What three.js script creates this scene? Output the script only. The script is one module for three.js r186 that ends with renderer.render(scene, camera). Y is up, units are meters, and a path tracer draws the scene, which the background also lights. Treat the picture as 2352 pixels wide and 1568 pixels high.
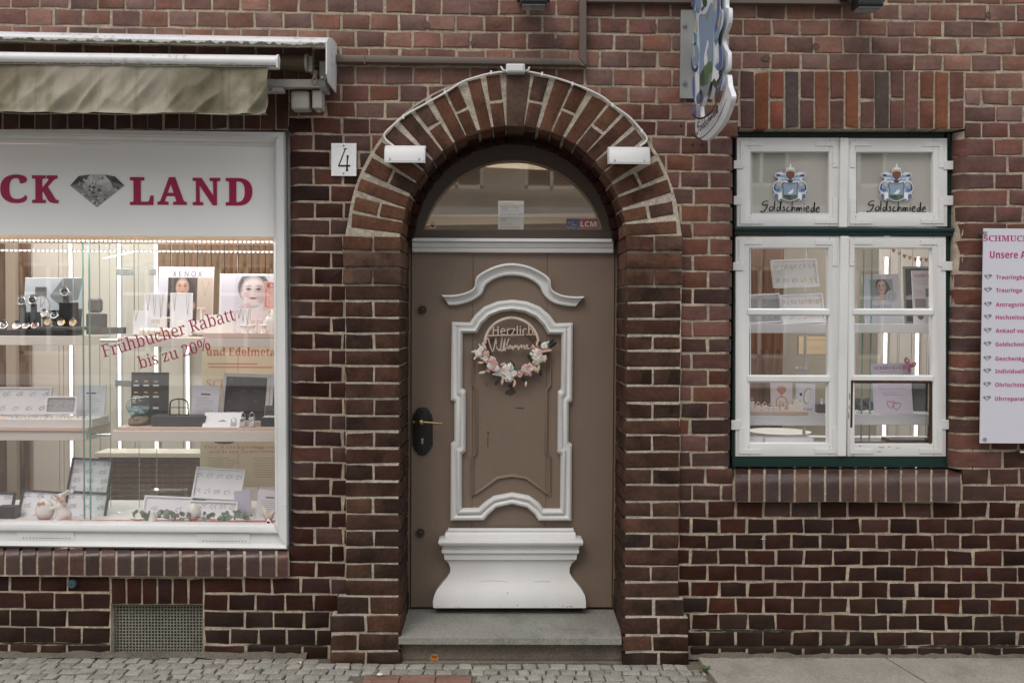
import * as THREE from 'three';
import { mergeGeometries, toCreasedNormals } from 'three/addons/utils/BufferGeometryUtils.js';
import { RoundedBoxGeometry } from 'three/addons/geometries/RoundedBoxGeometry.js';
import { FontLoader } from 'three/addons/loaders/FontLoader.js';
import { TextGeometry } from 'three/addons/geometries/TextGeometry.js';
import { RectAreaLightUniformsLib } from 'three/addons/lights/RectAreaLightUniformsLib.js';

// ---------------------------------------------------------------- camera, sky, sun, exposure
const scene = new THREE.Scene();
const DEG = Math.PI / 180, FPX = 2287;
const camera = new THREE.PerspectiveCamera(2 * Math.atan(784 / FPX) / DEG, 1024 / 682, 0.05, 200);
camera.rotation.order = 'YXZ';
camera.position.set(0, 1.58, 4.57);
camera.rotation.set(-1.5 * DEG, -0.5 * DEG, 0.3 * DEG);
camera.updateMatrixWorld();
const renderer = new THREE.WebGLRenderer({ antialias: true });
renderer.toneMapping = THREE.LinearToneMapping;
renderer.toneMappingExposure = 1.32;
renderer.shadowMap.enabled = true;
RectAreaLightUniformsLib.init();
{ // even overcast sky, brighter towards the zenith
  const w = 64, h = 32, d = new Float32Array(w * h * 4);
  for (let j = 0; j < h; j++) for (let i = 0; i < w; i++) {
    const el = ((j + 0.5) / h - 0.5) * Math.PI, s = Math.max(0, Math.sin(el));
    const L = 1.0 * (1 + 0.5 * s) / 1.25, k = (j * w + i) * 4;
    d[k] = L * 0.955; d[k + 1] = L * 0.985; d[k + 2] = L * 1.035; d[k + 3] = 1;
  }
  const t = new THREE.DataTexture(d, w, h, THREE.RGBAFormat, THREE.FloatType);
  t.mapping = THREE.EquirectangularReflectionMapping; t.magFilter = THREE.LinearFilter; t.needsUpdate = true;
  scene.background = t; scene.environment = t;
}
const sun = new THREE.DirectionalLight(0xfff2e2, 0.8);
sun.position.set(-3, 9, 6); sun.target.position.set(0, 1, 0);
sun.castShadow = true; sun.shadow.radius = 45; sun.shadow.mapSize.set(2048, 2048);
Object.assign(sun.shadow.camera, { left: -7, right: 7, top: 8, bottom: -4, near: 0.5, far: 30 });
scene.add(sun, sun.target);

// ---------------------------------------------------------------- helpers
let seed = 1234567;
const rnd = () => { seed = (seed * 1664525 + 1013904223) >>> 0; return seed / 4294967296; };
const rr = (a, b) => a + (b - a) * rnd();
const pick = a => a[Math.floor(rnd() * a.length)];
const V3 = (x, y, z) => new THREE.Vector3(x, y, z);
const lin = (r, g, b) => new THREE.Color().setRGB(r, g, b);
// world points for measurements taken on a 2352 x 1568 survey grid: on a plane z = const, on a plane x = const
function ray(px, py) { return V3((px - 1176) / FPX, -(py - 784) / FPX, -1).applyQuaternion(camera.quaternion); }
function P(px, py, z = 0) { const d = ray(px, py), t = (z - camera.position.z) / d.z; return [camera.position.x + d.x * t, camera.position.y + d.y * t]; }
function PX(px, py, x) { const d = ray(px, py), t = (x - camera.position.x) / d.x; return [camera.position.z + d.z * t, camera.position.y + d.y * t]; }
function R(a, b, c, d, z) {
  const m = P((a + c) / 2, b, z), n = P((a + c) / 2, d, z), l = P(a, (b + d) / 2, z), r = P(c, (b + d) / 2, z);
  return { x0: l[0], x1: r[0], y0: n[1], y1: m[1], w: r[0] - l[0], h: m[1] - n[1], cx: (l[0] + r[0]) / 2, cy: (m[1] + n[1]) / 2 };
}
const used = {};
const numbered = n => { const k = used[n] = (used[n] ?? -1) + 1; return k ? `${n}_${String(k).padStart(3, '0')}` : n; };
function meta(o, label, category, group, kind) {
  if (label) o.userData.label = label; if (category) o.userData.category = category;
  if (group) o.userData.group = group; if (kind) o.userData.kind = kind; return o;
}
function thing(name, label, category, pos = [0, 0, 0], group) {
  const g = new THREE.Group(); g.name = numbered(name); g.position.set(...pos); scene.add(g); return meta(g, label, category, group);
}
function mesh(name, geo, mat, parent = scene) {
  const m = new THREE.Mesh(geo, mat); m.name = parent === scene ? numbered(name) : name; m.castShadow = m.receiveShadow = true; parent.add(m); return m;
}
function struct(name, geo, mat) { const m = mesh(name, geo, mat); m.userData.kind = 'structure'; return m; }
const part = (parent, name) => { const g = new THREE.Group(); g.name = name; parent.add(g); return g; };
function planarUV(g, s = 1) { // uv in metres, chosen by the facing of each triangle
  const n = g.index ? g.toNonIndexed() : g, p = n.attributes.position, N = p.count, uv = new Float32Array(N * 2);
  const a = V3(), b = V3(), c = V3();
  for (let i = 0; i < N; i += 3) {
    a.fromBufferAttribute(p, i); b.fromBufferAttribute(p, i + 1); c.fromBufferAttribute(p, i + 2);
    const f = b.clone().sub(a).cross(c.clone().sub(a)), ax = Math.abs(f.x), ay = Math.abs(f.y), az = Math.abs(f.z);
    for (let k = 0; k < 3; k++) {
      const x = p.getX(i + k), y = p.getY(i + k), z = p.getZ(i + k);
      uv[(i + k) * 2] = (az >= ax && az >= ay ? x : ay >= ax ? x : z) * s; uv[(i + k) * 2 + 1] = (az >= ax && az >= ay ? y : ay >= ax ? z : y) * s;
    }
  }
  n.setAttribute('uv', new THREE.BufferAttribute(uv, 2)); return n;
}
function rbox(w, h, d, r = 0.003, seg = 2) { return planarUV(new RoundedBoxGeometry(w, h, d, seg, Math.min(r, w / 2.1, h / 2.1, d / 2.1))); }
function boxAt(parent, name, r, zf, depth, mat, rad = 0.003) { // box with its front face on z = zf
  const m = mesh(name, rbox(r.w, r.h, depth, rad).translate(r.cx, r.cy, zf - depth / 2), mat, parent); return m;
}
function flatShape(pts, depth, bevel = 0, hole) { // pts [[x,y]..] extruded from z=-depth to 0
  const s = new THREE.Shape(pts.map(p => new THREE.Vector2(p[0], p[1])));
  if (hole) for (const h of hole) s.holes.push(new THREE.Path(h.map(p => new THREE.Vector2(p[0], p[1]))));
  const g = new THREE.ExtrudeGeometry(s, { depth: Math.max(depth - 2 * bevel, 1e-4), bevelEnabled: bevel > 0, bevelSize: bevel, bevelThickness: bevel, bevelOffset: -bevel, bevelSegments: 2, curveSegments: 12 });
  g.translate(0, 0, -depth + bevel); return planarUV(g);
}
function ribbon(pts, width, depth = 0.001, closed = false, smooth = 4) { // a flat stroke of even width along pts, front on z = 0
  let c = pts.map(p => V3(p[0], p[1], 0));
  if (smooth) c = new THREE.CatmullRomCurve3(c, closed, 'catmullrom', 0.5).getPoints(pts.length * smooth);
  const n = c.length, pos = [], L = [], Rr = [];
  for (let i = 0; i < n; i++) {
    const a = c[Math.max(0, i - 1)], b = c[Math.min(n - 1, i + 1)], t = b.clone().sub(a); const l = t.length() || 1;
    const w = (typeof width === 'function' ? width(i / (n - 1)) : width) / 2; L.push([c[i].x - t.y / l * w, c[i].y + t.x / l * w]); Rr.push([c[i].x + t.y / l * w, c[i].y - t.x / l * w]);
  }
  const q = (a, b, c2, d) => pos.push(...a, ...b, ...c2, ...a, ...c2, ...d);
  for (let i = 0; i < n - 1; i++) {
    const a = L[i], b = Rr[i], c2 = Rr[i + 1], d = L[i + 1];
    q([...a, 0], [...b, 0], [...c2, 0], [...d, 0]); q([...d, -depth], [...c2, -depth], [...b, -depth], [...a, -depth]);
    q([...a, -depth], [...a, 0], [...d, 0], [...d, -depth]); q([...b, 0], [...b, -depth], [...c2, -depth], [...c2, 0]);
  }
  const g = new THREE.BufferGeometry(); g.setAttribute('position', new THREE.Float32BufferAttribute(pos, 3)); g.computeVertexNormals(); return planarUV(g);
}
function tube(pts, r, seg = 40, rs = 8, closed = false) { return new THREE.TubeGeometry(new THREE.CatmullRomCurve3(pts.map(p => V3(...p)), closed, 'catmullrom', 0.4), seg, r, rs, closed); }
function cyl(a, b, r, r2 = r, n = 14) {
  const A = V3(...a), B = V3(...b), d = B.clone().sub(A); const g = new THREE.CylinderGeometry(r2, r, d.length(), n);
  g.applyQuaternion(new THREE.Quaternion().setFromUnitVectors(V3(0, 1, 0), d.normalize())); g.translate((a[0] + b[0]) / 2, (a[1] + b[1]) / 2, (a[2] + b[2]) / 2); return g;
}
function clean(g) { const n = g.index ? g.toNonIndexed() : g; for (const k of Object.keys(n.attributes)) if (!['position', 'normal', 'uv', 'color'].includes(k)) n.deleteAttribute(k); return n; }
const join = gs => mergeGeometries(gs.map(g => { const n = clean(g); n.deleteAttribute('color'); return n; }));
const joinC = gs => mergeGeometries(gs.map(clean));
// a moulding between two matching outlines (survey points), profile [[t across, height]...]
function moulding(A, B, z0, prof, closed = false) {
  const n = A.length, pos = [], at = (i, [t, h]) => { const a = P(A[i][0], A[i][1], z0), b = P(B[i][0], B[i][1], z0); return [a[0] + (b[0] - a[0]) * t, a[1] + (b[1] - a[1]) * t, z0 + h]; };
  for (let i = 0; i < (closed ? n : n - 1); i++) for (let k = 0; k < prof.length - 1; k++) {
    const j = (i + 1) % n, a = at(i, prof[k]), b = at(j, prof[k]), c = at(j, prof[k + 1]), d = at(i, prof[k + 1]);
    pos.push(...a, ...c, ...b, ...a, ...d, ...c);
  }
  if (!closed) for (const i of [0, n - 1]) for (let k = 1; k < prof.length - 1; k++) { const a = at(i, prof[0]), b = at(i, prof[k]), c = at(i, prof[k + 1]); pos.push(...a, ...b, ...c); }
  const g = new THREE.BufferGeometry(); g.setAttribute('position', new THREE.Float32BufferAttribute(pos, 3));
  return toCreasedNormals(planarUV(g), 0.6);
}
// ---- noise and textures
const NG = new Float32Array(256 * 256); for (let i = 0; i < NG.length; i++) NG[i] = rnd();
function vn(x, y, per) { // value noise, periodic with per cells
  const xi = Math.floor(x), yi = Math.floor(y), fx = x - xi, fy = y - yi, m = v => ((v % per) + per) % per;
  const s = fx * fx * (3 - 2 * fx), t = fy * fy * (3 - 2 * fy), g = (a, b) => NG[(m(b) & 255) * 256 + (m(a) & 255)];
  return (g(xi, yi) * (1 - s) + g(xi + 1, yi) * s) * (1 - t) + (g(xi, yi + 1) * (1 - s) + g(xi + 1, yi + 1) * s) * t;
}
const fbm = (u, v, c, o = 4, off = 0) => { let s = 0, a = 0.5, n = 0; for (let k = 0; k < o; k++) { s += a * vn(u * c + off + k * 17, v * c + off * 0.7 + k * 31, c); n += a; a *= 0.5; c *= 2; } return s / n; };
function tex(n, fn, srgb = true, size = 1) { // fn(u,v) -> [r,g,b] 0..1
  const d = new Uint8Array(n * n * 4);
  for (let j = 0; j < n; j++) for (let i = 0; i < n; i++) {
    const c = fn(i / n, j / n), k = (j * n + i) * 4; for (let q = 0; q < 3; q++) d[k + q] = Math.max(0, Math.min(255, c[q] * 255)); d[k + 3] = 255;
  }
  const t = new THREE.DataTexture(d, n, n); t.wrapS = t.wrapT = THREE.RepeatWrapping; t.magFilter = THREE.LinearFilter; t.minFilter = THREE.LinearMipmapLinearFilter; t.generateMipmaps = true;
  t.repeat.set(1 / size, 1 / size); if (srgb) t.colorSpace = THREE.SRGBColorSpace; t.needsUpdate = true; return t;
}
const gray = v => [v, v, v];
function canvasTex(w, h, fn) {
  const c = document.createElement('canvas'); c.width = w; c.height = h; const x = c.getContext('2d'); fn(x, w, h);
  const t = new THREE.CanvasTexture(c); t.colorSpace = THREE.SRGBColorSpace; return t;
}
const clamp = (v, a = 0, b = 1) => Math.max(a, Math.min(b, v));
const stepS = (a, b, v) => { const t = clamp((v - a) / (b - a)); return t * t * (3 - 2 * t); };
// brick: mottled firing colour, pits and specks (1 m square)
const brickMap = tex(1024, (u, v) => {
  const m = fbm(u, v, 9, 5), f = fbm(u, v, 90, 3, 5), s = vn(u * 260, v * 260, 260), st = fbm(u * 1, v, 6, 2, 40) , band = vn(u * 12, v * 70, 70);
  let k = 0.84 + 0.20 * (m - 0.5) + 0.13 * (f - 0.5) + 0.08 * (band - 0.5);
  if (s > 0.972) k *= 0.5; if (s < 0.012) k = 0.95;
  const blot = stepS(0.62, 0.70, fbm(u, v, 7, 3, 11)), pale = stepS(0.60, 0.76, st);
  return [k * (1 + 0.02 * blot), k * (1 - 0.05 * blot + 0.03 * pale), k * (1 - 0.07 * blot + 0.05 * pale)];
});
const brickMapWorn = tex(1024, (u, v) => { // weathered, rough-faced lot: scorched patches, lime specks
  const m = fbm(u, v, 11, 5, 6), f = fbm(u, v, 100, 3, 15), s = vn(u * 230, v * 230, 230), sc = stepS(0.55, 0.7, fbm(u, v, 9, 4, 29));
  let k = 0.86 + 0.34 * (m - 0.5) + 0.22 * (f - 0.5) - 0.16 * sc; if (s > 0.978) k = 1.25; else if (s < 0.03) k *= 0.62;
  return [k, k * (0.99 + 0.03 * sc), k * (0.97 + 0.06 * sc)];
});
const brickBump = tex(512, (u, v) => gray(0.5 + 0.35 * (fbm(u, v, 24, 4, 3) - 0.5) + 0.35 * (fbm(u, v, 110, 2, 9) - 0.5) - (vn(u * 150, v * 150, 150) > 0.93 ? 0.25 : 0)), false);
const brickRough = tex(512, (u, v) => gray(0.55 + 0.5 * (fbm(u, v, 10, 4, 21) - 0.5) + 0.2 * (fbm(u, v, 80, 2, 2) - 0.5)), false);
const mortarMap = tex(1024, (u, v) => { const m = fbm(u, v, 8, 5, 7), g = vn(u * 300, v * 300, 300), f = fbm(u, v, 60, 3, 2); const k = 0.85 + 0.30 * (m - 0.5) + 0.18 * (g - 0.5) + 0.25 * (f - 0.5); return [k, k * 0.965, k * 0.905]; });
const mortarBump = tex(512, (u, v) => gray(fbm(u, v, 40, 4, 13) * 0.7 + vn(u * 200, v * 200, 200) * 0.3), false);
const paintMap = tex(512, (u, v) => { const m = fbm(u, v, 6, 5, 3), s = vn(u * 200, v * 200, 200), br = vn(u * 90, v * 6, 90); let k = 0.93 + 0.07 * (m - 0.5) + 0.006 * (br - 0.5); if (s > 0.994) k -= 0.18; return [k, k, k * 0.995]; });
const paintBump = tex(512, (u, v) => gray(0.6 * fbm(u, v, 12, 4, 5) + 0.15 * vn(u * 30, v * 120, 120)), false);
const doorMap = tex(512, (u, v) => { const m = fbm(u, v, 5, 5, 9), st = vn(u * 120, v * 5, 120), s = vn(u * 190, v * 190, 190); let k = 0.88 + 0.07 * (m - 0.5) + 0.012 * (st - 0.5); if (s > 0.994) k *= 0.55; return gray(k); });
const stoneMap = tex(1024, (u, v) => { const m = fbm(u, v, 5, 5, 4), g = vn(u * 340, v * 340, 340), g2 = vn(u * 170, v * 170, 170); let k = 0.82 + 0.16 * (m - 0.5) + 0.18 * (g - 0.5) + 0.12 * (g2 - 0.5); const d = stepS(0.6, 0.8, fbm(u, v, 6, 4, 33)); k *= 1 - 0.10 * d; return [k, k * 0.99, k * 0.96]; });
const stoneBump = tex(512, (u, v) => gray(vn(u * 180, v * 180, 180) * 0.5 + fbm(u, v, 30, 3, 8) * 0.5), false);
const plasterMap = tex(512, (u, v) => gray(0.86 + 0.16 * (fbm(u, v, 6, 5, 14) - 0.5)), true, 2);
const fabricDirt = tex(1024, (u, v) => { // algae-stained canvas: mottled, streaked
  const m = fbm(u, v, 5, 5, 19), st = fbm(u * 1, v * 0.0 + 0.3, 40, 3, 6), g = vn(u * 420, v * 420, 420);
  const dirt = clamp(stepS(0.42, 0.66, m) * 0.8 + stepS(0.5, 0.75, fbm(u, v, 22, 4, 37)) * 0.18 + stepS(0.52, 0.8, st) * 0.3); const k = 0.88 - 0.26 * dirt + 0.06 * (g - 0.5);
  return [k, k * (0.985 - 0.02 * dirt), k * (0.94 - 0.10 * dirt)];
});
const hoodDirt = tex(512, (u, v) => { const a = stepS(0.56, 0.72, fbm(u, v, 60, 4, 23)), b = stepS(0.35, 0.7, fbm(u, v, 7, 4, 2)), s = fbm(u, v, 24, 3, 8); const k = 0.94 - 0.16 * a * b - 0.06 * s * b; return [k, k * 0.998, k * (1 - 0.04 * a * b)]; });
const woodMap = tex(512, (u, v) => { const g = vn(u * 90 + 4 * fbm(u, v, 4, 3), v * 4, 90); const k = 0.6 + 0.3 * (g - 0.5) + 0.25 * (fbm(u, v, 6, 3, 2) - 0.5); return [k, k * 0.82, k * 0.66]; });

const std = (c, rough = 0.6, o = {}) => new THREE.MeshStandardMaterial({ color: c, roughness: rough, ...o });
const M = {
  brick: new THREE.MeshPhysicalMaterial({ color: 0xffffff, roughness: 1, specularIntensity: 0.2, vertexColors: true, map: brickMap, bumpMap: brickBump, bumpScale: 0.002, roughnessMap: brickRough }),
  brickWorn: new THREE.MeshPhysicalMaterial({ color: 0xffffff, roughness: 1, specularIntensity: 0.25, vertexColors: true, map: brickMapWorn, bumpMap: brickBump, bumpScale: 0.004 }),
  mortar: std(lin(0.53, 0.48, 0.42), 0.95, { map: mortarMap, bumpMap: mortarBump, bumpScale: 0.004 }),
  mortarPale: std(lin(0.56, 0.535, 0.50), 0.95, { map: mortarMap, bumpMap: mortarBump, bumpScale: 0.005 }),
  white: std(lin(0.80, 0.80, 0.80), 0.42, { map: paintMap, bumpMap: paintBump, bumpScale: 0.0005 }),
  whitePlain: std(lin(0.78, 0.78, 0.78), 0.5),
  enamel: std(lin(0.80, 0.81, 0.82), 0.22),
  door: std(lin(0.255, 0.185, 0.138), 0.5, { map: doorMap, bumpMap: paintBump, bumpScale: 0.0003 }),
  doorFrame: std(lin(0.10, 0.075, 0.058), 0.5, { map: doorMap, bumpMap: paintBump, bumpScale: 0.001 }),
  chip: std(lin(0.07, 0.055, 0.042), 0.8),
  green: std(lin(0.004, 0.026, 0.022), 0.3, { bumpMap: paintBump, bumpScale: 0.001 }),
  black: std(lin(0.012, 0.012, 0.012), 0.35),
  dark: std(lin(0.03, 0.03, 0.032), 0.5),
  charcoal: std(lin(0.075, 0.078, 0.08), 0.6),
  brass: std(lin(0.42, 0.30, 0.17), 0.28, { metalness: 1 }),
  steel: std(lin(0.55, 0.56, 0.57), 0.3, { metalness: 1 }),
  gold: std(lin(0.75, 0.52, 0.25), 0.22, { metalness: 1 }),
  silver: std(lin(0.72, 0.72, 0.74), 0.18, { metalness: 1 }),
  glass: new THREE.MeshPhysicalMaterial({ color: 0xffffff, transmission: 1, thickness: 0, roughness: 0.02, ior: 1.95 }),
  glassEdge: std(lin(0.16, 0.34, 0.27), 0.2),
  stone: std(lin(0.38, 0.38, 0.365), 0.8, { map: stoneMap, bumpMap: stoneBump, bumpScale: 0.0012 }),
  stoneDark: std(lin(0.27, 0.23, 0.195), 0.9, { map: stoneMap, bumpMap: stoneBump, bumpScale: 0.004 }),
  concrete: std(lin(0.46, 0.43, 0.39), 0.9, { map: stoneMap, bumpMap: stoneBump, bumpScale: 0.0015 }),
  sett: std(lin(0.5, 0.5, 0.5), 0.8, { vertexColors: true, map: stoneMap, bumpMap: stoneBump, bumpScale: 0.004 }),
  soil: std(lin(0.20, 0.175, 0.145), 0.95, { map: stoneMap, bumpMap: stoneBump, bumpScale: 0.006 }),
  duct: std(lin(0.145, 0.108, 0.088), 0.45, { map: paintMap }),
  fabric: std(lin(0.42, 0.395, 0.345), 0.85, { map: fabricDirt, side: THREE.DoubleSide }),
  hood: std(lin(0.82, 0.82, 0.83), 0.4, { map: hoodDirt }),
  awnMetal: std(lin(0.80, 0.80, 0.80), 0.4, { map: hoodDirt }),
  awnBeige: std(lin(0.42, 0.40, 0.37), 0.5, { map: hoodDirt }),
  greyMetal: std(lin(0.30, 0.31, 0.31), 0.5, { map: paintMap }),
  magenta: std(lin(0.30, 0.003, 0.05), 0.45),
  deepRed: std(lin(0.34, 0.001, 0.055), 0.5),
  ink: std(lin(0.012, 0.008, 0.01), 0.6),
  cream: std(lin(0.78, 0.72, 0.62), 0.55),
  creamWall: std(lin(0.78, 0.72, 0.62), 0.8, { map: plasterMap }),
  beigeShelf: std(lin(0.70, 0.63, 0.57), 0.5),
  peachBoard: std(lin(0.66, 0.50, 0.43), 0.55),
  whiteShelf: std(lin(0.70, 0.70, 0.72), 0.4),
  card: std(lin(0.82, 0.82, 0.86), 0.5),
  bust: std(lin(0.80, 0.77, 0.74), 0.6),
  brownWood: std(lin(0.40, 0.27, 0.19), 0.5, { map: woodMap }),
  floorWood: std(lin(0.36, 0.26, 0.19), 0.4, { map: woodMap }),
  lens: std(lin(0.25, 0.28, 0.3), 0.08, { metalness: 0.2 }),
};
const clearThin = new THREE.MeshPhysicalMaterial({ color: lin(0.94, 0.97, 0.96), transmission: 1, thickness: 0, roughness: 0.02, ior: 1.45 });
const fontDir = 'fonts/droid/';
const [fSans, fSansB, fSerif, fSerifB] = await Promise.all(['droid_sans_regular', 'droid_sans_bold', 'droid_serif_regular', 'droid_serif_bold'].map(n => new FontLoader().loadAsync(`${fontDir}${n}.typeface.json`)));
function textGeo(str, font, w, h, depth = 0.001, squeeze = true, fat = 0) { // fitted into w x h, lower left corner at the origin
  const g = new TextGeometry(str, { font, size: 1, depth: 0.01, curveSegments: 5, bevelEnabled: fat > 0, bevelSize: fat, bevelThickness: 0.001, bevelSegments: 1 }); g.computeBoundingBox();
  const b = g.boundingBox; g.translate(-b.min.x, -b.min.y, 0); g.scale(squeeze ? w / (b.max.x - b.min.x) : h / (b.max.y - b.min.y), h / (b.max.y - b.min.y), depth / 0.01); return planarUV(g);
}

function textLine(str, font, cap, depth = 0.0006) { // set in one type size: cap = height of the capitals, baseline on y = 0
  const g = new TextGeometry(str, { font, size: 1, depth: 0.01, curveSegments: 5, bevelEnabled: false }), h = new TextGeometry('H', { font, size: 1, depth: 0.01, bevelEnabled: false }); h.computeBoundingBox(); g.computeBoundingBox();
  const k = cap / h.boundingBox.max.y; g.translate(-g.boundingBox.min.x, 0, 0); g.scale(k, k, depth / 0.01); return planarUV(g);
}

// ---------------------------------------------------------------- brick units
const BK = 1 / 0.67; // the mottling texture averages 0.67
const tintGeo = (g, c, v = 0.06) => { const n = g.attributes.position.count, a = new Float32Array(n * 3); const k = 1 + rr(-v, v); for (let i = 0; i < n; i++) { a[i * 3] = c[0] * k * BK; a[i * 3 + 1] = c[1] * k * BK; a[i * 3 + 2] = c[2] * k * BK; } g.setAttribute('color', new THREE.BufferAttribute(a, 3)); return g; };
// q = [bl, br, tr, tl] world xy; front on z = zf; bull = rounding radius at an end
function unit(q, zf, depth, o = {}) {
  const w = Math.hypot(q[1][0] - q[0][0], q[1][1] - q[0][1]), h = Math.hypot(q[3][0] - q[0][0], q[3][1] - q[0][1]), ch = o.ch ?? 0.0035, j = o.jit ?? 0.0021;
  if (rnd() < 0.2 && !o.bullL && !o.bullR) { const i = Math.floor(rnd() * 4), c = [0, 1].map(k => (q[0][k] + q[2][k]) / 2), l = Math.hypot(c[0] - q[i][0], c[1] - q[i][1]), d = rr(0.003, 0.008) / l; q = q.map((p, k) => k === i ? [p[0] + (c[0] - p[0]) * d, p[1] + (c[1] - p[1]) * d] : p); } // chipped corner
  const us = [], vs = [[0, ch], [Math.min(0.4, ch / h), 0], [1 - Math.min(0.4, ch / h), 0], [1, ch]];
  const bull = (r, rev) => { const n = 4, a = []; for (let i = 0; i <= n; i++) { const t = i / n * Math.PI / 2; a.push([r * (1 - Math.sin(t)) / w, r * (1 - Math.cos(t))]); } return rev ? a.map(([u, d]) => [1 - u, d]) : a.reverse(); };
  if (o.bullL) us.push(...bull(o.bullL)); else us.push([0, ch], [ch / w, 0]);
  if (w > 0.09 && !o.bullL && !o.bullR) us.push([rr(0.4, 0.6), 0]);
  if (o.bullR) us.push(...bull(o.bullR, true)); else us.push([1 - ch / w, 0], [1, ch]);
  const nu = us.length, nv = vs.length, pos = [], uv = [], idx = [], ou = rnd() * 7, ov = rnd() * 7;
  const grid = [];
  for (let b = 0; b < nv; b++) for (let a = 0; a < nu; a++) {
    const [u, du] = us[a], [v, dv] = vs[b], edge = a === 0 || b === 0 || a === nu - 1 || b === nv - 1;
    let x = (q[0][0] * (1 - u) + q[1][0] * u) * (1 - v) + (q[3][0] * (1 - u) + q[2][0] * u) * v, y = (q[0][1] * (1 - u) + q[1][1] * u) * (1 - v) + (q[3][1] * (1 - u) + q[2][1] * u) * v;
    x += rr(-j, j) * (a === 0 && o.bullL || a === nu - 1 && o.bullR ? 0 : 1); y += rr(-j, j);
    grid.push([x, y, zf - Math.max(du, dv) - (edge ? 0 : rr(0, j * 0.7))]);
  }
  const put = (p, u, v) => { pos.push(...p); uv.push(u + ou, v + ov); return pos.length / 3 - 1; };
  for (let b = 0; b < nv - 1; b++) for (let a = 0; a < nu - 1; a++) {
    const A = grid[b * nu + a], B = grid[b * nu + a + 1], C = grid[(b + 1) * nu + a + 1], D = grid[(b + 1) * nu + a];
    for (const p of [A, B, C, A, C, D]) put(p, p[0] - p[2], p[1]);
  }
  const border = []; for (let a = 0; a < nu; a++) border.push(a); for (let b = 1; b < nv; b++) border.push(b * nu + nu - 1); for (let a = nu - 2; a >= 0; a--) border.push((nv - 1) * nu + a); for (let b = nv - 2; b > 0; b--) border.push(b * nu);
  const zb = zf - depth;
  for (let i = 0; i < border.length; i++) {
    const A = grid[border[i]], B = grid[border[(i + 1) % border.length]], C = [B[0], B[1], zb], D = [A[0], A[1], zb];
    const side = Math.abs(A[0] - B[0]) < Math.abs(A[1] - B[1]);
    for (const p of [B, A, D, B, D, C]) put(p, side ? p[2] * 1 : p[0], side ? p[1] : p[2]);
  }
  let g = new THREE.BufferGeometry(); g.setAttribute('position', new THREE.Float32BufferAttribute(pos, 3)); g.setAttribute('uv', new THREE.Float32BufferAttribute(uv, 2));
  return toCreasedNormals(g, 0.62);
}
const PAL = { // brick tones by wall zone: part own colour, part painted light and shade
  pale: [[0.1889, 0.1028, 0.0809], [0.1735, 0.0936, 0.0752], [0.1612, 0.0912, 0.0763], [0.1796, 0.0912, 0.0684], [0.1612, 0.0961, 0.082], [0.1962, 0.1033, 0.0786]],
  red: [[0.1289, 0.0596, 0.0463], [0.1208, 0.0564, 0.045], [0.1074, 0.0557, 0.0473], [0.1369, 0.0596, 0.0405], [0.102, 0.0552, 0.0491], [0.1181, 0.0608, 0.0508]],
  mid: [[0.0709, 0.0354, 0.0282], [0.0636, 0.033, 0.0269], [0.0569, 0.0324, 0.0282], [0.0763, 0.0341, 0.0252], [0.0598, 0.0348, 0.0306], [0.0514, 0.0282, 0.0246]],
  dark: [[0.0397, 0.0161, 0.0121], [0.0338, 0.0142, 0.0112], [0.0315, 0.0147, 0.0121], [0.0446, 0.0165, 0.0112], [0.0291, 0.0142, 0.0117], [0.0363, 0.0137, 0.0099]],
  darkest: [[0.0291, 0.0168, 0.0132], [0.033, 0.0178, 0.0136], [0.0277, 0.0168, 0.0136], [0.0376, 0.0189, 0.0132], [0.0317, 0.0158, 0.0114]],
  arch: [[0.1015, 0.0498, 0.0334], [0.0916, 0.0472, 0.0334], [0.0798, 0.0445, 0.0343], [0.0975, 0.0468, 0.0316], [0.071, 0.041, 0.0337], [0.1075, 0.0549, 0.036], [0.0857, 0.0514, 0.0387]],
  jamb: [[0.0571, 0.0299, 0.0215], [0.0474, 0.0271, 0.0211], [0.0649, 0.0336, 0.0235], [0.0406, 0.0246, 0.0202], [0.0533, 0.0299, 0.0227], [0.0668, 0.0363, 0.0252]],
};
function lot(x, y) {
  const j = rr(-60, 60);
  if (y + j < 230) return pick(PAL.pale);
  if (x > 1500) { if (y + j < 640) return pick(PAL.red); if (y + j < 1020) return pick(rnd() < 0.5 ? PAL.red : PAL.mid); if (y + j < 1180) return pick(PAL.mid); if (y + j < 1400) return pick(PAL.dark); return pick(PAL.darkest); }
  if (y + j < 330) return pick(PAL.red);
  if (y + j < 1300) return pick(rnd() < 0.6 ? PAL.dark : PAL.mid);  // pier beside the shop window: awning shade painted into darker bricks
  return pick(y > 1400 ? PAL.darkest : PAL.dark);
}

// ---------------------------------------------------------------- the house: wall with its bricks
const house = thing('brick_house', 'red brick house front with arched entrance, shop window and white casement window', 'building');
const A_ = [-10, 28, 67, 107, 150, 193, 232, 269, 306.5, 346.5, 384.5, 424.6, 463.8, 502.4, 539.8, 577.5, 614.6, 653.7, 690.3, 728, 764.8, 802.5, 839, 877.3, 913.8, 951, 988, 1025.2, 1062.3, 1099.4, 1138, 1175, 1212, 1251, 1290.6, 1327.4, 1364.8, 1404.8, 1444.8, 1483, 1521];
const B_ = [3, 42, 80, 119, 158, 199, 238, 277, 314.8, 354.3, 392.8, 431.4, 470.6, 510, 546.3, 586.4, 622.9, 662, 699.2, 736.3, 775.8, 811.4, 848.5, 886.5, 924.2, 962, 1000, 1038, 1074, 1112.7, 1150.7, 1189.3, 1226.4, 1261.7, 1297.8, 1334.7, 1371.3, 1408.7, 1448.6, 1486, 1523];
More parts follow.
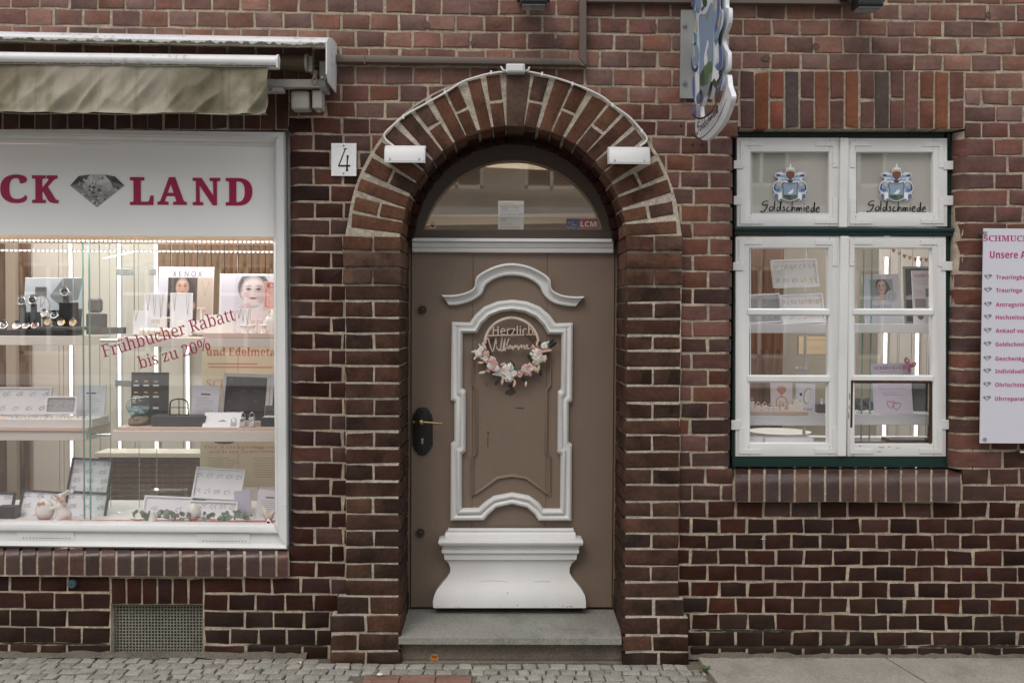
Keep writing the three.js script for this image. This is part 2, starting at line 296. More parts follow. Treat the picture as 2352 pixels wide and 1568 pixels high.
const C_ = [9, 48, 86, 125, 165, 204, 243, 280, 317, 357, 397, 435, 473, 511, 550, 587, 626, 663, 701, 736, 773.5, 811, 847, 884, 921, 959, 996, 1035, 1075, 1114, 1153, 1191, 1226.7, 1263, 1301.7, 1338, 1375, 1413, 1450, 1485, 1521];
function bed(i, x) {
  if (i < 0) return bed(0, x) + i * 38.6;
  const a = A_[i], b = B_[i], c = C_[i], d0 = 11 - 6 * i / 40;
  if (x < 725) return a - d0 * (725 - x) / 725; if (x < 1620) return a + (b - a) * (x - 725) / 895; if (x < 2290) return b + (c - b) * (x - 1620) / 670; return c;
}
const wallUnits = [];
const JH = 2.75;
function wallBrick(r, xa, xb, o = {}) {
  const jh = JH + rr(-0.5, 0.6), y = (bed(r - 1, (xa + xb) / 2) + bed(r, (xa + xb) / 2)) / 2, xm = (xa + xb) / 2;
  // units wholly behind the arch or its piers are not built
  if (xm > 830 && xm < 1530 && y > 230 && Math.hypot((xm - 1180), y - 545) < 345) return;
  if (xm > 815 && xm < 1545 && y > 520) return;
  const L = xa + (o.bullL || o.noL ? 0 : JH), Rx = xb - (o.bullR || o.noR ? 0 : JH); if (Rx - L < 5) return;
  const z = -0.001 + rr(-0.0015, 0.0015), jt = () => rr(-1.1, 1.1);
  const q = [[L, bed(r, L) - jh], [Rx, bed(r, Rx) - jh], [Rx, bed(r - 1, Rx) + jh], [L, bed(r - 1, L) + jh]].map(([x, yy]) => P(x + (o.bullL || o.bullR ? 0 : jt()), yy + jt(), z));
  const g = unit(q, z, 0.09, { bullL: o.bullL, bullR: o.bullR });
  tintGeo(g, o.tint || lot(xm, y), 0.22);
  const inView = xb > 0 && xa < 2352 && y > 5 && y < 1530, hid = xm < 610 && y > 110 && y < 300;
  wallUnits.push({ g, area: inView && !hid ? (Math.min(xb, 2352) - Math.max(xa, 0)) * (bed(r, xm) - bed(r - 1, xm)) : 0 });
}
const BN = 0.055;
function fill(r, xs, xe, joints, o = {}) { // bricks between head joints
  let a = xs; const js = joints.filter(j => j > xs + 8 && j < xe - 8);
  js.forEach((j, i) => { const jj = j + rr(-2, 2); wallBrick(r, a, jj, { bullL: i === 0 ? o.bullL : 0, noL: i === 0 && o.noL }); a = jj; });
  wallBrick(r, a, xe, { bullR: o.bullR, bullL: js.length ? 0 : o.bullL });
}
const seq = (a, d, n = 60, k0 = -12) => Array.from({ length: n }, (_, k) => a + (k + k0) * d);
for (let r = -16; r <= 40; r++) {
  const odd = r & 1, upper = odd ? seq(24, 66) : seq(57, 66);
  if (r <= 4) { fill(r, -450, 2760, upper); continue; }
  if (r <= 8) {
    if (r <= 5) fill(r, -450, 650, upper);
    fill(r, r <= 5 ? 650 : 661, 1699, upper); fill(r, 2217, 2760, odd ? seq(2288, 66, 9, 0) : seq(2255, 66, 9, 0)); continue;
  }
  // pier beside the shop window
  if (r <= 33) fill(r, 663 - (r < 20 ? 2 : 0), r <= 13 ? 960 : 840, odd ? [721, 787, 853, 919] : [759, 825, 891], { bullL: BN });
  else if (r <= 35) fill(r, 661, 830, odd ? [725, 792] : [758, 792]);
  else {
    const t = { 36: [[23, 90, 153], [467, 559, 624, 689, 757]], 37: [[54, 122, 187], [467, 523, 588, 653, 720, 786]], 38: [[21, 87, 153], [467, 562, 628, 695, 757]], 39: [[56, 123, 188], [467, 528, 594, 658, 726, 790]], 40: [[20, 87, 153], [467, 563, 630, 695, 757]] }[r];
    const pre = []; for (let x = t[0][0] - 66; x > -450; x -= 66) pre.unshift(x);
    fill(r, -450, r <= 37 ? 253 : 253, [...pre, ...t[0]]);
    fill(r, 466, 830, t[1].slice(1));
  }
  // pier between the entrance and the casement window
  if (r <= 28) { const s = r < 14 ? 0 : -(r - 14) * 0.5; fill(r, 1470, 1687 + s, odd ? [1497, 1564, 1630 + s] : [1529, 1594 + s], { bullR: BN * 0.7 }); }
  else if (r <= 30) fill(r, 1520, 1686, odd ? [1560, 1622] : [1529, 1592, 1657]);
  // right of the casement window
  if (r <= 28) { const s = r < 14 ? 0 : -(r - 14) * 0.9; fill(r, 2203 + s, 2760, odd ? seq(2287 + s, 66, 8, 0) : seq(2316 + s, 66, 8, 0), { bullL: BN }); }
  else if (r <= 30) fill(r, 2210, 2760, odd ? seq(2275, 66, 8, 0) : seq(2309, 66, 8, 0));
  if (r > 30) fill(r, 1520, 2760, odd ? seq(1690, 64.8, 20, -2) : seq(1587, 65.2, 22, 0));
}
const poly = (pts, z) => pts.map(([x, y]) => P(x, y, z));
const rectP = (a, b, c, d, z) => poly([[a, d], [c, d], [c, b], [a, b]], z);
const wall = part(house, 'wall');
{
  const z = -0.0065, out = rectP(-460, -640, 2780, 1530, z);
  // the reveals of the openings taper with the rounded brick ends: the body starts behind them
  const holes = [rectP(-440, 290, 691, 1282, z), rectP(1664, 290, 2236, 1104, z), rectP(254, 1388, 466, 1519, z)];
  const core = (xt, xb, y0, y1, s, r) => { // joints of a rounded jamb
    const pos = [], e = 0.006, n = 6;
    const prof = (x, y) => { const x0 = P(x, y, 0)[0]; return Array.from({ length: n + 2 }, (_, k) => { if (k === n + 1) return [x0 + s * e, P(x, y, 0)[1], -0.3]; const t = k / n * Math.PI / 2; return [x0 + s * (e + r * (1 - Math.sin(t))), P(x, y, 0)[1], -e - r * (1 - Math.cos(t))]; }); };
    const U = prof(xt, y0), W = prof(xb, y1); U.unshift([U[0][0] + s * 0.03, U[0][1], -e]); W.unshift([W[0][0] + s * 0.03, W[0][1], -e]);
    for (let k = 0; k < U.length - 1; k++) pos.push(...U[k], ...W[k], ...W[k + 1], ...U[k], ...W[k + 1], ...U[k + 1]);
    const g = new THREE.BufferGeometry(); g.setAttribute('position', new THREE.Float32BufferAttribute(pos, 3)); return toCreasedNormals(planarUV(g), 0.7);
  };
  const dm = M.mortar.clone(); dm.side = THREE.DoubleSide;
  mesh('mortar', core(661, 663, 294, 1256, 1, BN), dm, wall); mesh('mortar', core(1687, 1680, 300, 1078, -1, BN * 0.7), dm, wall); mesh('mortar', core(2203, 2190, 300, 1078, 1, BN), dm, wall);
  const door = [[900, 1525], [1450, 1525]]; for (let k = 0; k <= 24; k++) { const a = k / 24 * Math.PI; door.push([1177 + 276 * Math.cos(a), 545 - 276 * Math.sin(a)]); }
  holes.push(poly(door, z));
  const g = flatShape(out, 0.30, 0, holes).translate(0, 0, z); mesh('mortar', g, M.mortar, wall);
  wallUnits.sort((a, b) => b.area - a.area);
  wallUnits.slice(0, 300).forEach(u => mesh('brick', u.g, M.brick, wall));
  const rest = mesh('brickwork', joinC(wallUnits.slice(300).map(u => u.g)), M.brick, wall); rest.userData.kind = 'stuff';
  // upper storeys, above the picture
  const t = P(1176, -640, z)[1]; const up = mesh('upper_wall', planarUV(new THREE.BoxGeometry(12, 5, 0.3).translate(0, t + 2.5, -0.157)), std(lin(0.2, 0.12, 0.1), 0.9, { map: mortarMap }), wall);
}
{ // kiln stains on single bricks
  const sm = std(lin(0.15, 0.075, 0.06), 0.7, { map: brickMap });
  for (const [x, y, w, h] of [[1140, 55, 9, 8], [980, 57, 11, 9], [1282, 97, 13, 11], [1502, 62, 8, 10], [1414, 65, 9, 8], [1086, 98, 7, 7], [1760, 133, 12, 8], [1875, 106, 9, 9], [2146, 108, 8, 9], [2013, 116, 9, 5], [1686, 107, 8, 9], [2075, 72, 6, 8], [2271, 33, 8, 8]]) { const pts = []; for (let k = 0; k < 12; k++) { const a = -k / 12 * 6.283; pts.push(P(x + Math.cos(a) * w * rr(0.75, 1.05), y - Math.sin(a) * h * rr(0.75, 1.05), 0)); } mesh('kiln_stain', flatShape(THREE.ShapeUtils.isClockWise(pts.map(p => new THREE.Vector2(...p))) ? pts.reverse() : pts, 0.0005).translate(0, 0, 0.0012), sm, wall); }
}
{ // moss and street dirt lodged in the lowest joints
  const mm = std(lin(0.055, 0.052, 0.036), 0.95, { map: stoneMap }), strip = (x0, x1, y, h, ns) => { const n = Math.round((x1 - x0) / 7), up = [], lo = []; for (let i = 0; i <= n; i++) { const x = x0 + (x1 - x0) * i / n, e = Math.min(1, i / 3, (n - i) / 3), k = fbm(i / 60, 0.2, 60, 3, ns); up.push(P(x, y(x) - h * e * (0.15 + 1.1 * k), 0)); lo.push(P(x, y(x) + h * e * (0.15 + 1.1 * fbm(i / 60, 0.7, 60, 3, ns + 4)), 0)); } mesh('moss_strip', flatShape([...lo, ...up.reverse()], 0.002).translate(0, 0, -0.0045), mm, wall); };
  strip(1588, 2085, x => bed(39, x), 5.5, 3); strip(1588, 1830, x => bed(38, x), 2.6, 8); strip(0, 250, x => bed(39, x), 2.4, 12); strip(560, 750, x => bed(39, x), 3.2, 15); strip(2110, 2352, x => bed(39, x), 4, 21);
}
// ---- soldier courses over the windows, over the grate, and the rounded sills
const lintelShop = part(house, 'lintel'), lintelCase = part(house, 'lintel');
{
  const z = 0.0;
  mesh('mortar', flatShape(rectP(-450, 185, 661, 297, z - 0.006), 0.1, 0).translate(0, 0, z - 0.006), M.mortar, lintelShop);
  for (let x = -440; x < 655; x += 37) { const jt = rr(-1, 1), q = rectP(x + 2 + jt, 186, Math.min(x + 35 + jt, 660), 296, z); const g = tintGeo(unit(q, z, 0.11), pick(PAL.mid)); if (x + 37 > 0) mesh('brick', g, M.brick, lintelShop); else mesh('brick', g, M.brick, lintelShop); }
  mesh('mortar', flatShape(rectP(1700, 161, 2216, 295.5, z - 0.006), 0.1, 0).translate(0, 0, z - 0.006), M.mortar, lintelCase);
  const o = [[0.165, 0.068, 0.045], [0.15, 0.078, 0.064], [0.14, 0.078, 0.066], [0.15, 0.075, 0.05], [0.15, 0.068, 0.052]];
  for (let k = 0; k < 15; k++) {
    const x = 1699.5 + k * 34.5, c = k === 3 ? [0.085, 0.064, 0.064] : k === 9 ? [0.075, 0.055, 0.047] : [1, 7, 13].includes(k) ? [0.19, 0.074, 0.043] : k === 2 ? [0.19, 0.066, 0.044] : pick(o), a = x + 2.5, b = x + 32;
    const rows = k % 2 ? [[163.5, 293.5]] : [[163.5, 224.5], [231, 293.5]];
    for (const [ya, yb] of rows) mesh('brick', tintGeo(unit(rectP(a + rr(-1, 1), ya + rr(-1, 1), b + rr(-1, 1), yb + rr(-1, 1), z + 0.002), z + 0.002, 0.11), rows.length > 1 && k !== 2 ? pick(PAL.red) : c), M.brick, lintelCase);
  }
}
function curvedBrick(xa, xb, prof, xm) { // sill unit: profile [[z, survey y]...] from the back top to the front foot
  const pos = [], W = prof.map(([z, y]) => [P(xa, y, z), P(xb, y, z), z]);
  const q = (a, b, c, d) => pos.push(...a, ...b, ...c, ...a, ...c, ...d);
  for (let k = 0; k < W.length - 1; k++) { const [l, r, z] = W[k], [l2, r2, z2] = W[k + 1]; q([...l2, z2], [...r2, z2], [...r, z], [...l, z]); }
  const zb = W[0][2], yb = W[W.length - 1][0][1];
  for (const s of [0, 1]) for (let k = 0; k < W.length - 1; k++) { const a = [...W[k][s], W[k][2]], b = [...W[k + 1][s], W[k + 1][2]], c = [W[k][s][0], yb - 0.002, zb]; s ? pos.push(...a, ...b, ...c) : pos.push(...b, ...a, ...c); }
  const l = W[W.length - 1]; q([l[0][0], l[0][1], zb], [l[1][0], l[1][1], zb], [...l[1], l[2]], [...l[0], l[2]]);
  const g = new THREE.BufferGeometry(); g.setAttribute('position', new THREE.Float32BufferAttribute(pos, 3));
  const n = planarUV(g), uv = n.attributes.uv, ou = rnd() * 5, ov = rnd() * 5; for (let i = 0; i < uv.count; i++) uv.setXY(i, uv.getX(i) + ou, uv.getY(i) + ov);
  return toCreasedNormals(n, 0.7);
}
const sillMat = std(0xffffff, 0.62, { vertexColors: true, map: brickMap, bumpMap: brickBump, bumpScale: 0.0012, roughnessMap: brickRough });
const sillShop = part(house, 'window_sill'), sillCase = part(house, 'window_sill');
{
  const bend = (z0, y0, z1, r, yTop, yFoot) => { const p = [[z0, y0], [z1 - r, yTop]]; for (let k = 1; k <= 6; k++) { const t = k / 6 * Math.PI / 2; p.push([z1 - r + r * Math.sin(t), yTop + (r / 0.00196) * (1 - Math.cos(t))]); } p.push([z1, yFoot]); return p; };
  const pr = bend(-0.12, 1254, 0.03, 0.05, 1262, 1322), pm = bend(-0.12, 1256, 0.026, 0.05, 1264.5, 1323.5);
  mesh('mortar', toCreasedNormals(curvedBrick(-450, 662, pm), 0.7), M.mortar, sillShop);
  for (let k = -12; k < 18; k++) { const x = 10 + k * 36.7 + rr(-1, 1), dy = (x - 330) / 660 * 6; mesh('brick', tintGeo(curvedBrick(x + 2.8, Math.min(x + 33, 660), pr.map(([z, y]) => [z, y + dy])), pick(PAL.mid), 0.2), sillMat, sillShop); }
  const pr2 = bend(-0.10, 1072, 0.045, 0.06, 1086, 1151), pm2 = bend(-0.10, 1074, 0.041, 0.06, 1089, 1152);
  mesh('mortar', toCreasedNormals(curvedBrick(1688, 2209, pm2), 0.7), M.mortar, sillCase);
  for (let k = 0; k < 15; k++) { const x = 1687 + k * 34.9; mesh('brick', tintGeo(curvedBrick(x + 2.6, x + 31.8, pr2), pick(rnd() < 0.3 ? PAL.arch : PAL.mid), 0.15), sillMat, sillCase); }
}
const lintelGrate = part(house, 'lintel');
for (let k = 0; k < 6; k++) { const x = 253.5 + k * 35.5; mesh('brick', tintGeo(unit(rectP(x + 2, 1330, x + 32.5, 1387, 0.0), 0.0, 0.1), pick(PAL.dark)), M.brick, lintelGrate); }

// ---------------------------------------------------------------- arched surround of the entrance
const surround = part(house, 'door_surround');
const ZS = 0.03, ZD = -0.33, AC = [1180, 545], RI = 255, RO = 377;
const polar = (a, r) => [AC[0] + r * Math.cos(a), AC[1] - r * Math.sin(a)];
{
  const z = ZS - 0.006, out = [], inn = [];
  out.push([1557, 1374], [1567, 545]);
  for (let k = 1; k < 30; k++) out.push(polar(k / 30 * Math.PI, RO - 1 + 7 * Math.abs(Math.cos(k / 30 * Math.PI))));
  out.push([792, 545], [795, 1374]);
  inn.push([914, 1374], [917, 545]); for (let k = 29; k > 0; k--) inn.push(polar(k / 30 * Math.PI, RI + 4)); inn.push([1443, 545], [1436, 1374]);
  mesh('mortar', flatShape([...poly(out, z), ...poly(inn, z)], 0.36, 0).translate(0, 0, z), M.mortarPale, surround);
  // voussoirs, angles taken at the outer rim
  const rim = [[5, 1120, 20, 1025, 1], [20, 1000, 55, 910, 2], [65, 870, 95, 790, 1], [135, 745, 180, 650, 2], [195, 610, 255, 545, 1], [275, 510, 345, 445, 1], [370, 400, 450, 345, 1], [475, 330, 555, 275, 2], [600, 255, 680, 220, 1], [695, 200, 770, 170, 2], [835, 120, 920, 95, 1], [960, 85, 1055, 65, 2], [1100, 60, 1265, 65, 1],
    [1295, 70, 1395, 95, 2], [1435, 115, 1540, 150, 1], [1555, 170, 1645, 210, 2], [1690, 225, 1790, 275, 1], [1800, 300, 1885, 345, 2], [1900, 365, 1965, 425, 1], [1985, 450, 2050, 510, 1], [2065, 540, 2130, 620, 1], [2160, 660, 2200, 760, 2], [2215, 790, 2255, 880, 1], [2265, 940, 2295, 1030, 2], [2297, 1080, 2302, 1165, 1]];
  const ang = (x, y) => Math.atan2((545 - 147) * 3 - y, x - (1180 - 796.2) * 3), N = rim.length;
  rim.forEach(([x0, y0, x1, y1, n], i) => {
    let a0 = ang(x0, y0), a1 = ang(x1, y1); if (a0 < -1) a0 += 2 * Math.PI; if (a1 < -1) a1 += 2 * Math.PI;
    const am = (a0 + a1) / 2, mid = (Math.PI * (1 - (i + 0.5) / N) + am) / 2; // inner ends share the soffit evenly
    const hi = i === 12 ? 20 : 13.4 + rr(-0.5, 0.5), ho = Math.abs(a0 - a1) / 2 * RO;
    const quad = (ra, rb) => { const f = r => (r - RI) / (RO - RI), at = (r, s) => { const k = f(r), a = mid + (am - mid) * k, half = hi + (ho - hi) * k; return polar(a + s * half / r, r); }; return [at(ra, 1), at(ra, -1), at(rb, -1), at(rb, 1)].map(p => P(p[0], p[1], ZS)); };
    const cut = n === 2 ? [[RI, RI + 57], [RI + 64, RO - rr(0, 3)]] : [[RI, RO - rr(0, 3)]];
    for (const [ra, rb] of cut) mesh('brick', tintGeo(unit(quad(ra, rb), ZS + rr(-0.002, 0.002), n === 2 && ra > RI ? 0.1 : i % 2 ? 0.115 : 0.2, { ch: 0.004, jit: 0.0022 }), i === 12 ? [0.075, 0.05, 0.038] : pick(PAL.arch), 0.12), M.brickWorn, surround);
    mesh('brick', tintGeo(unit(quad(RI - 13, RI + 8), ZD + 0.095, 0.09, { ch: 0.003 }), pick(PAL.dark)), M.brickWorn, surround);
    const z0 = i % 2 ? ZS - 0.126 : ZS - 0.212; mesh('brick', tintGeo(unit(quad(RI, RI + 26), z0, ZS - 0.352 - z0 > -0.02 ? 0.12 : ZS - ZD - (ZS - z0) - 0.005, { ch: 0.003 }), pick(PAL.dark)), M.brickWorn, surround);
  });
  // piers: beds measured on each side
  const bl = [540.4, 576, 614.6, 654.6, 691, 728.8, 764.8, 803, 840, 879.7, 915.3, 954.5, 991, 1029, 1066, 1104.7, 1143.3, 1181, 1219, 1257, 1294.7, 1331.3, 1370, 1411.8, 1455, 1496.3, 1531];
  const br = [538.9, 577.5, 617.5, 656, 694.7, 731.8, 770.8, 805.5, 845.6, 885.6, 925.7, 962.8, 999.3, 1037, 1077, 1112.7, 1152.8, 1188.3, 1225.6, 1261.7, 1300.4, 1337.2, 1375, 1417.7, 1460, 1497.6, 1532];
  for (const side of [0, 1]) {
    const b = side ? br : bl;
    const pm = (ra, z, x0, x1) => mesh('mortar', flatShape(rectP(x0, b[ra], x1, b[b.length - 1] + 6, z), z - 0.0, 0).translate(0, 0, z), M.mortarPale, surround);
    // feet: two courses step forward
    if (side) { pm(22, 0.045, 1437, 1569); pm(23, 0.062, 1437, 1580); } else { pm(22, 0.045, 776, 914); pm(23, 0.062, 761, 914); }
    for (let k = 0; k < b.length - 1; k++) {
      const ya = b[k] + 2.8, yb = b[k + 1] - 2.8, cap = k < 3, foot = k >= 23 ? 2 : k >= 22 ? 1 : 0, z = ZS + (cap ? 0.012 : foot === 2 ? 0.038 : foot ? 0.02 : 0) + rr(-0.0015, 0.0015);
      const t = (k - 3) / 23, outer = side ? (cap ? 1568 : foot === 2 ? 1582 : foot ? 1571 : 1564 - 7 * t) : (cap ? 787 : foot === 2 ? 758 : foot ? 773 : 793 + 2 * t);
      const inner = side ? 1438 - 8 * clamp(k / 23) : 922 - 2 * clamp(k / 23);
      const pal = k > 22 ? PAL.darkest.concat(PAL.jamb) : cap ? PAL.arch : PAL.jamb;
      const xs = side ? [inner, outer] : [outer, inner], mid = foot === 2 ? (k % 2 ? (side ? 1514 : 840) : (side ? 1500 : 821)) : (xs[0] + xs[1]) / 2 + rr(-1.5, 1.5);
      const two = foot || k % 2 === 0;
      const cuts = two ? [[xs[0], mid - 2.6], [mid + 2.6, xs[1]]] : [xs];
      cuts.forEach(([xa, xb], i) => {
        const corner = side ? i === 0 : i === cuts.length - 1, q = [[xa, yb], [xb, yb], [xb, ya], [xa, ya]].map(([x, y]) => P(x + rr(-0.7, 0.7), y + rr(-0.9, 0.9), z));
        const dep = corner ? (two ? 0.225 : 0.115) + (z - ZS) : 0.1;
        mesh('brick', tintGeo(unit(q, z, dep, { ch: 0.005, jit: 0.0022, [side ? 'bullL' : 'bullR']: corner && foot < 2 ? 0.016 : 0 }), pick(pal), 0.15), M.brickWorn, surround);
        if (corner) { // the reveal behind the corner unit
          const z0 = z - dep - 0.011, w = 26, e = side ? [xa, xa + w] : [xb - w, xb], q2 = [[e[0], yb], [e[1], yb], [e[1], ya], [e[0], ya]].map(([x, y]) => P(x, y, z));
          mesh('brick', tintGeo(unit(q2, z0, z0 - ZD - (two ? 0.004 : 0.12), { ch: 0.003 }), pick(pal), 0.15), M.brickWorn, surround);
          if (!two) mesh('brick', tintGeo(unit(q2, ZD + 0.108, 0.10, { ch: 0.003 }), pick(pal), 0.15), M.brickWorn, surround);
        }
      });
    }
  }
}

// ---------------------------------------------------------------- ground
struct('street', planarUV(new THREE.BoxGeometry(120, 0.1, 120).translate(0, -0.072, 30)), std(lin(0.34, 0.33, 0.32), 0.9, { map: stoneMap, bumpMap: stoneBump, bumpScale: 0.004 }));
const paving = new THREE.Group(); paving.name = 'pavement'; paving.userData.kind = 'structure'; scene.add(paving);
mesh('joint_sand', planarUV(new THREE.BoxGeometry(8, 0.04, 0.95).translate(-0.6, -0.032, 0.415)), M.soil, paving);
{
  const lay = []; const gx = P(1612, 1530, 0.1)[0];
  for (let row = 0; row < 12; row++) {
    let x = -3.2 + rr(0, 0.05); const z0 = 0.022 + row * 0.068;
    while (x < 1.2) {
      const w = rr(0.055, 0.085), zz = z0 + rr(-0.004, 0.004), d = 0.068 - rr(0.004, 0.009), xe = x + w - rr(0.004, 0.009);
      const pav = row >= 3 && row <= 4 && xe > -0.60 && x < -0.125, conc = xe > gx + (zz - 0.1) * 0.12, foot = row < 1 && x > -0.86 && x < 0.85;
      if (!pav && !conc && !foot) {
        const sk = rr(-0.006, 0.006), q = [[x + sk, -(zz + d)], [xe + sk, -(zz + d) + rr(-0.004, 0.004)], [xe - sk * 0.5, -zz], [x - sk * 0.5, -zz + rr(-0.004, 0.004)]];
        const g = unit(q, 0, 0.03, { ch: 0.0045, jit: 0.003 }).rotateX(-Math.PI / 2).translate(0, rr(-0.004, 0.003), 0), c = rr(0.8, 1.1);
        tintGeo(g, [c * 0.62, c * 0.605, c * 0.565]); lay.push({ g, z: zz, x });
      }
      x += w;
    }
  }
  lay.sort((a, b) => a.z - b.z); const near = lay.filter(s => s.z < 0.36 && s.x > -2.5).slice(0, 300), far = lay.filter(s => !near.includes(s));
  near.forEach(s => mesh('cobblestone', s.g, M.sett, paving)); mesh('cobbles', joinC(far.map(s => s.g)), M.sett, paving).userData.kind = 'stuff';
  for (let k = 0; k < 3; k++) for (let j = 0; j < 2; j++) { const x0 = -0.60 + k * 0.158 - j * 0.05, z0 = 0.226 + j * 0.098; mesh('paving_brick', tintGeo(unit([[x0, -(z0 + 0.092)], [x0 + 0.152, -(z0 + 0.092)], [x0 + 0.152, -z0], [x0, -z0]], 0.0, 0.03, { ch: 0.003 }).rotateX(-Math.PI / 2), [0.23, 0.135, 0.108]), M.brick, paving); }
  // concrete slabs to the right
  const sl = (pts, n = 'concrete_slab') => mesh(n, flatShape(pts.map(([x, z]) => [x, -z]), 0.04, 0.003).rotateX(-Math.PI / 2).translate(0, 0.006, 0), M.concrete, paving);
  const jx = P(2036, 1522, 0.02)[0];
  sl([[gx, 0.016], [gx + 0.06, 0.85], [jx + 0.145, 0.85], [jx - 0.004, 0.016]]); sl([[jx + 0.004, 0.016], [jx + 0.153, 0.85], [3.4, 0.85], [3.4, 0.016]]);
  // mortar fillet along the foot of the wall
  for (const [a, b] of [[-3.2, -0.90], [0.86, 3.4]]) { const n = 60, pos = []; const s = []; for (let i = 0; i <= n; i++) { const x = a + (b - a) * i / n; s.push([[x, rr(0.012, 0.026), -0.004], [x, rr(-0.006, 0.004), rr(0.022, 0.04)]]); } for (let i = 0; i < n; i++) { const [p, q] = s[i], [r, t] = s[i + 1]; pos.push(...p, ...q, ...t, ...p, ...t, ...r); } const g = new THREE.BufferGeometry(); g.setAttribute('position', new THREE.Float32BufferAttribute(pos, 3)); g.computeVertexNormals(); mesh('joint_fillet', planarUV(g), M.soil, paving); }
}
// ---------------------------------------------------------------- houses across the street (seen in the panes, shading the street)
function farHouse(x, w, h, col, label, trim) {
  const t = thing('far_house', label, 'building', [x, 0, 11.5], 'houses across the street');
  const zf = 0, s = new THREE.Shape([[-w / 2, 0], [w / 2, 0], [w / 2, h], [0, h + 1.6], [-w / 2, h]].map(p => new THREE.Vector2(...p)));
  const cols = Math.round(w / 1.7), rows = Math.floor(h / 2.9), wm = [];
  for (let r = 0; r < rows; r++) for (let c = 0; c < cols; c++) { const cx = -w / 2 + (c + 0.5) * w / cols, y0 = 0.9 + r * 2.8; const p = new THREE.Path([[cx - 0.45, y0], [cx + 0.45, y0], [cx + 0.45, y0 + 1.5], [cx - 0.45, y0 + 1.5]].map(q => new THREE.Vector2(...q))); s.holes.push(p); wm.push([cx, y0]); }
  mesh('wall', planarUV(new THREE.ExtrudeGeometry(s, { depth: 0.3, bevelEnabled: false }).translate(0, 0, zf)), std(col, 0.9, { map: plasterMap }), t);
  for (const [cx, y0] of wm) {
    const win = mesh('window', join([[0, 0.03, 0.96, 0.06], [0, 1.47, 0.96, 0.06], [-0.43, 0.75, 0.06, 1.5], [0.43, 0.75, 0.06, 1.5], [0, 0.75, 0.05, 1.5], [0, 1.0, 0.9, 0.05]].map(([a, b, c, d]) => new THREE.BoxGeometry(c, d, 0.06).translate(cx + a, y0 + b, 0.06))), trim, t);
    mesh('pane', new THREE.BoxGeometry(0.86, 1.44, 0.01).translate(cx, y0 + 0.75, 0.1), M.dark, win);
  }
  for (let r = 0; r <= rows; r++) mesh('cornice', new THREE.BoxGeometry(w, 0.16, 0.12).translate(0, 0.5 + r * 2.8, -0.06), trim, t);
  mesh('roof', new THREE.BoxGeometry(w, 0.2, 5).rotateX(0.0).translate(0, h + 0.0, 2.8), std(lin(0.22, 0.09, 0.06), 0.8), t);
}
const trimA = std(lin(0.76, 0.73, 0.68), 0.7);
farHouse(-6.6, 6.4, 6.4, lin(0.60, 0.50, 0.43), 'pinkish plaster house across the street, left in the reflections', trimA);
farHouse(0, 6.4, 6.8, lin(0.68, 0.60, 0.48), 'beige plaster house with pale cornices facing the entrance', trimA);
farHouse(6.6, 6.4, 6.2, lin(0.58, 0.55, 0.50), 'pale grey plaster house across the street, facing the casement window', trimA);

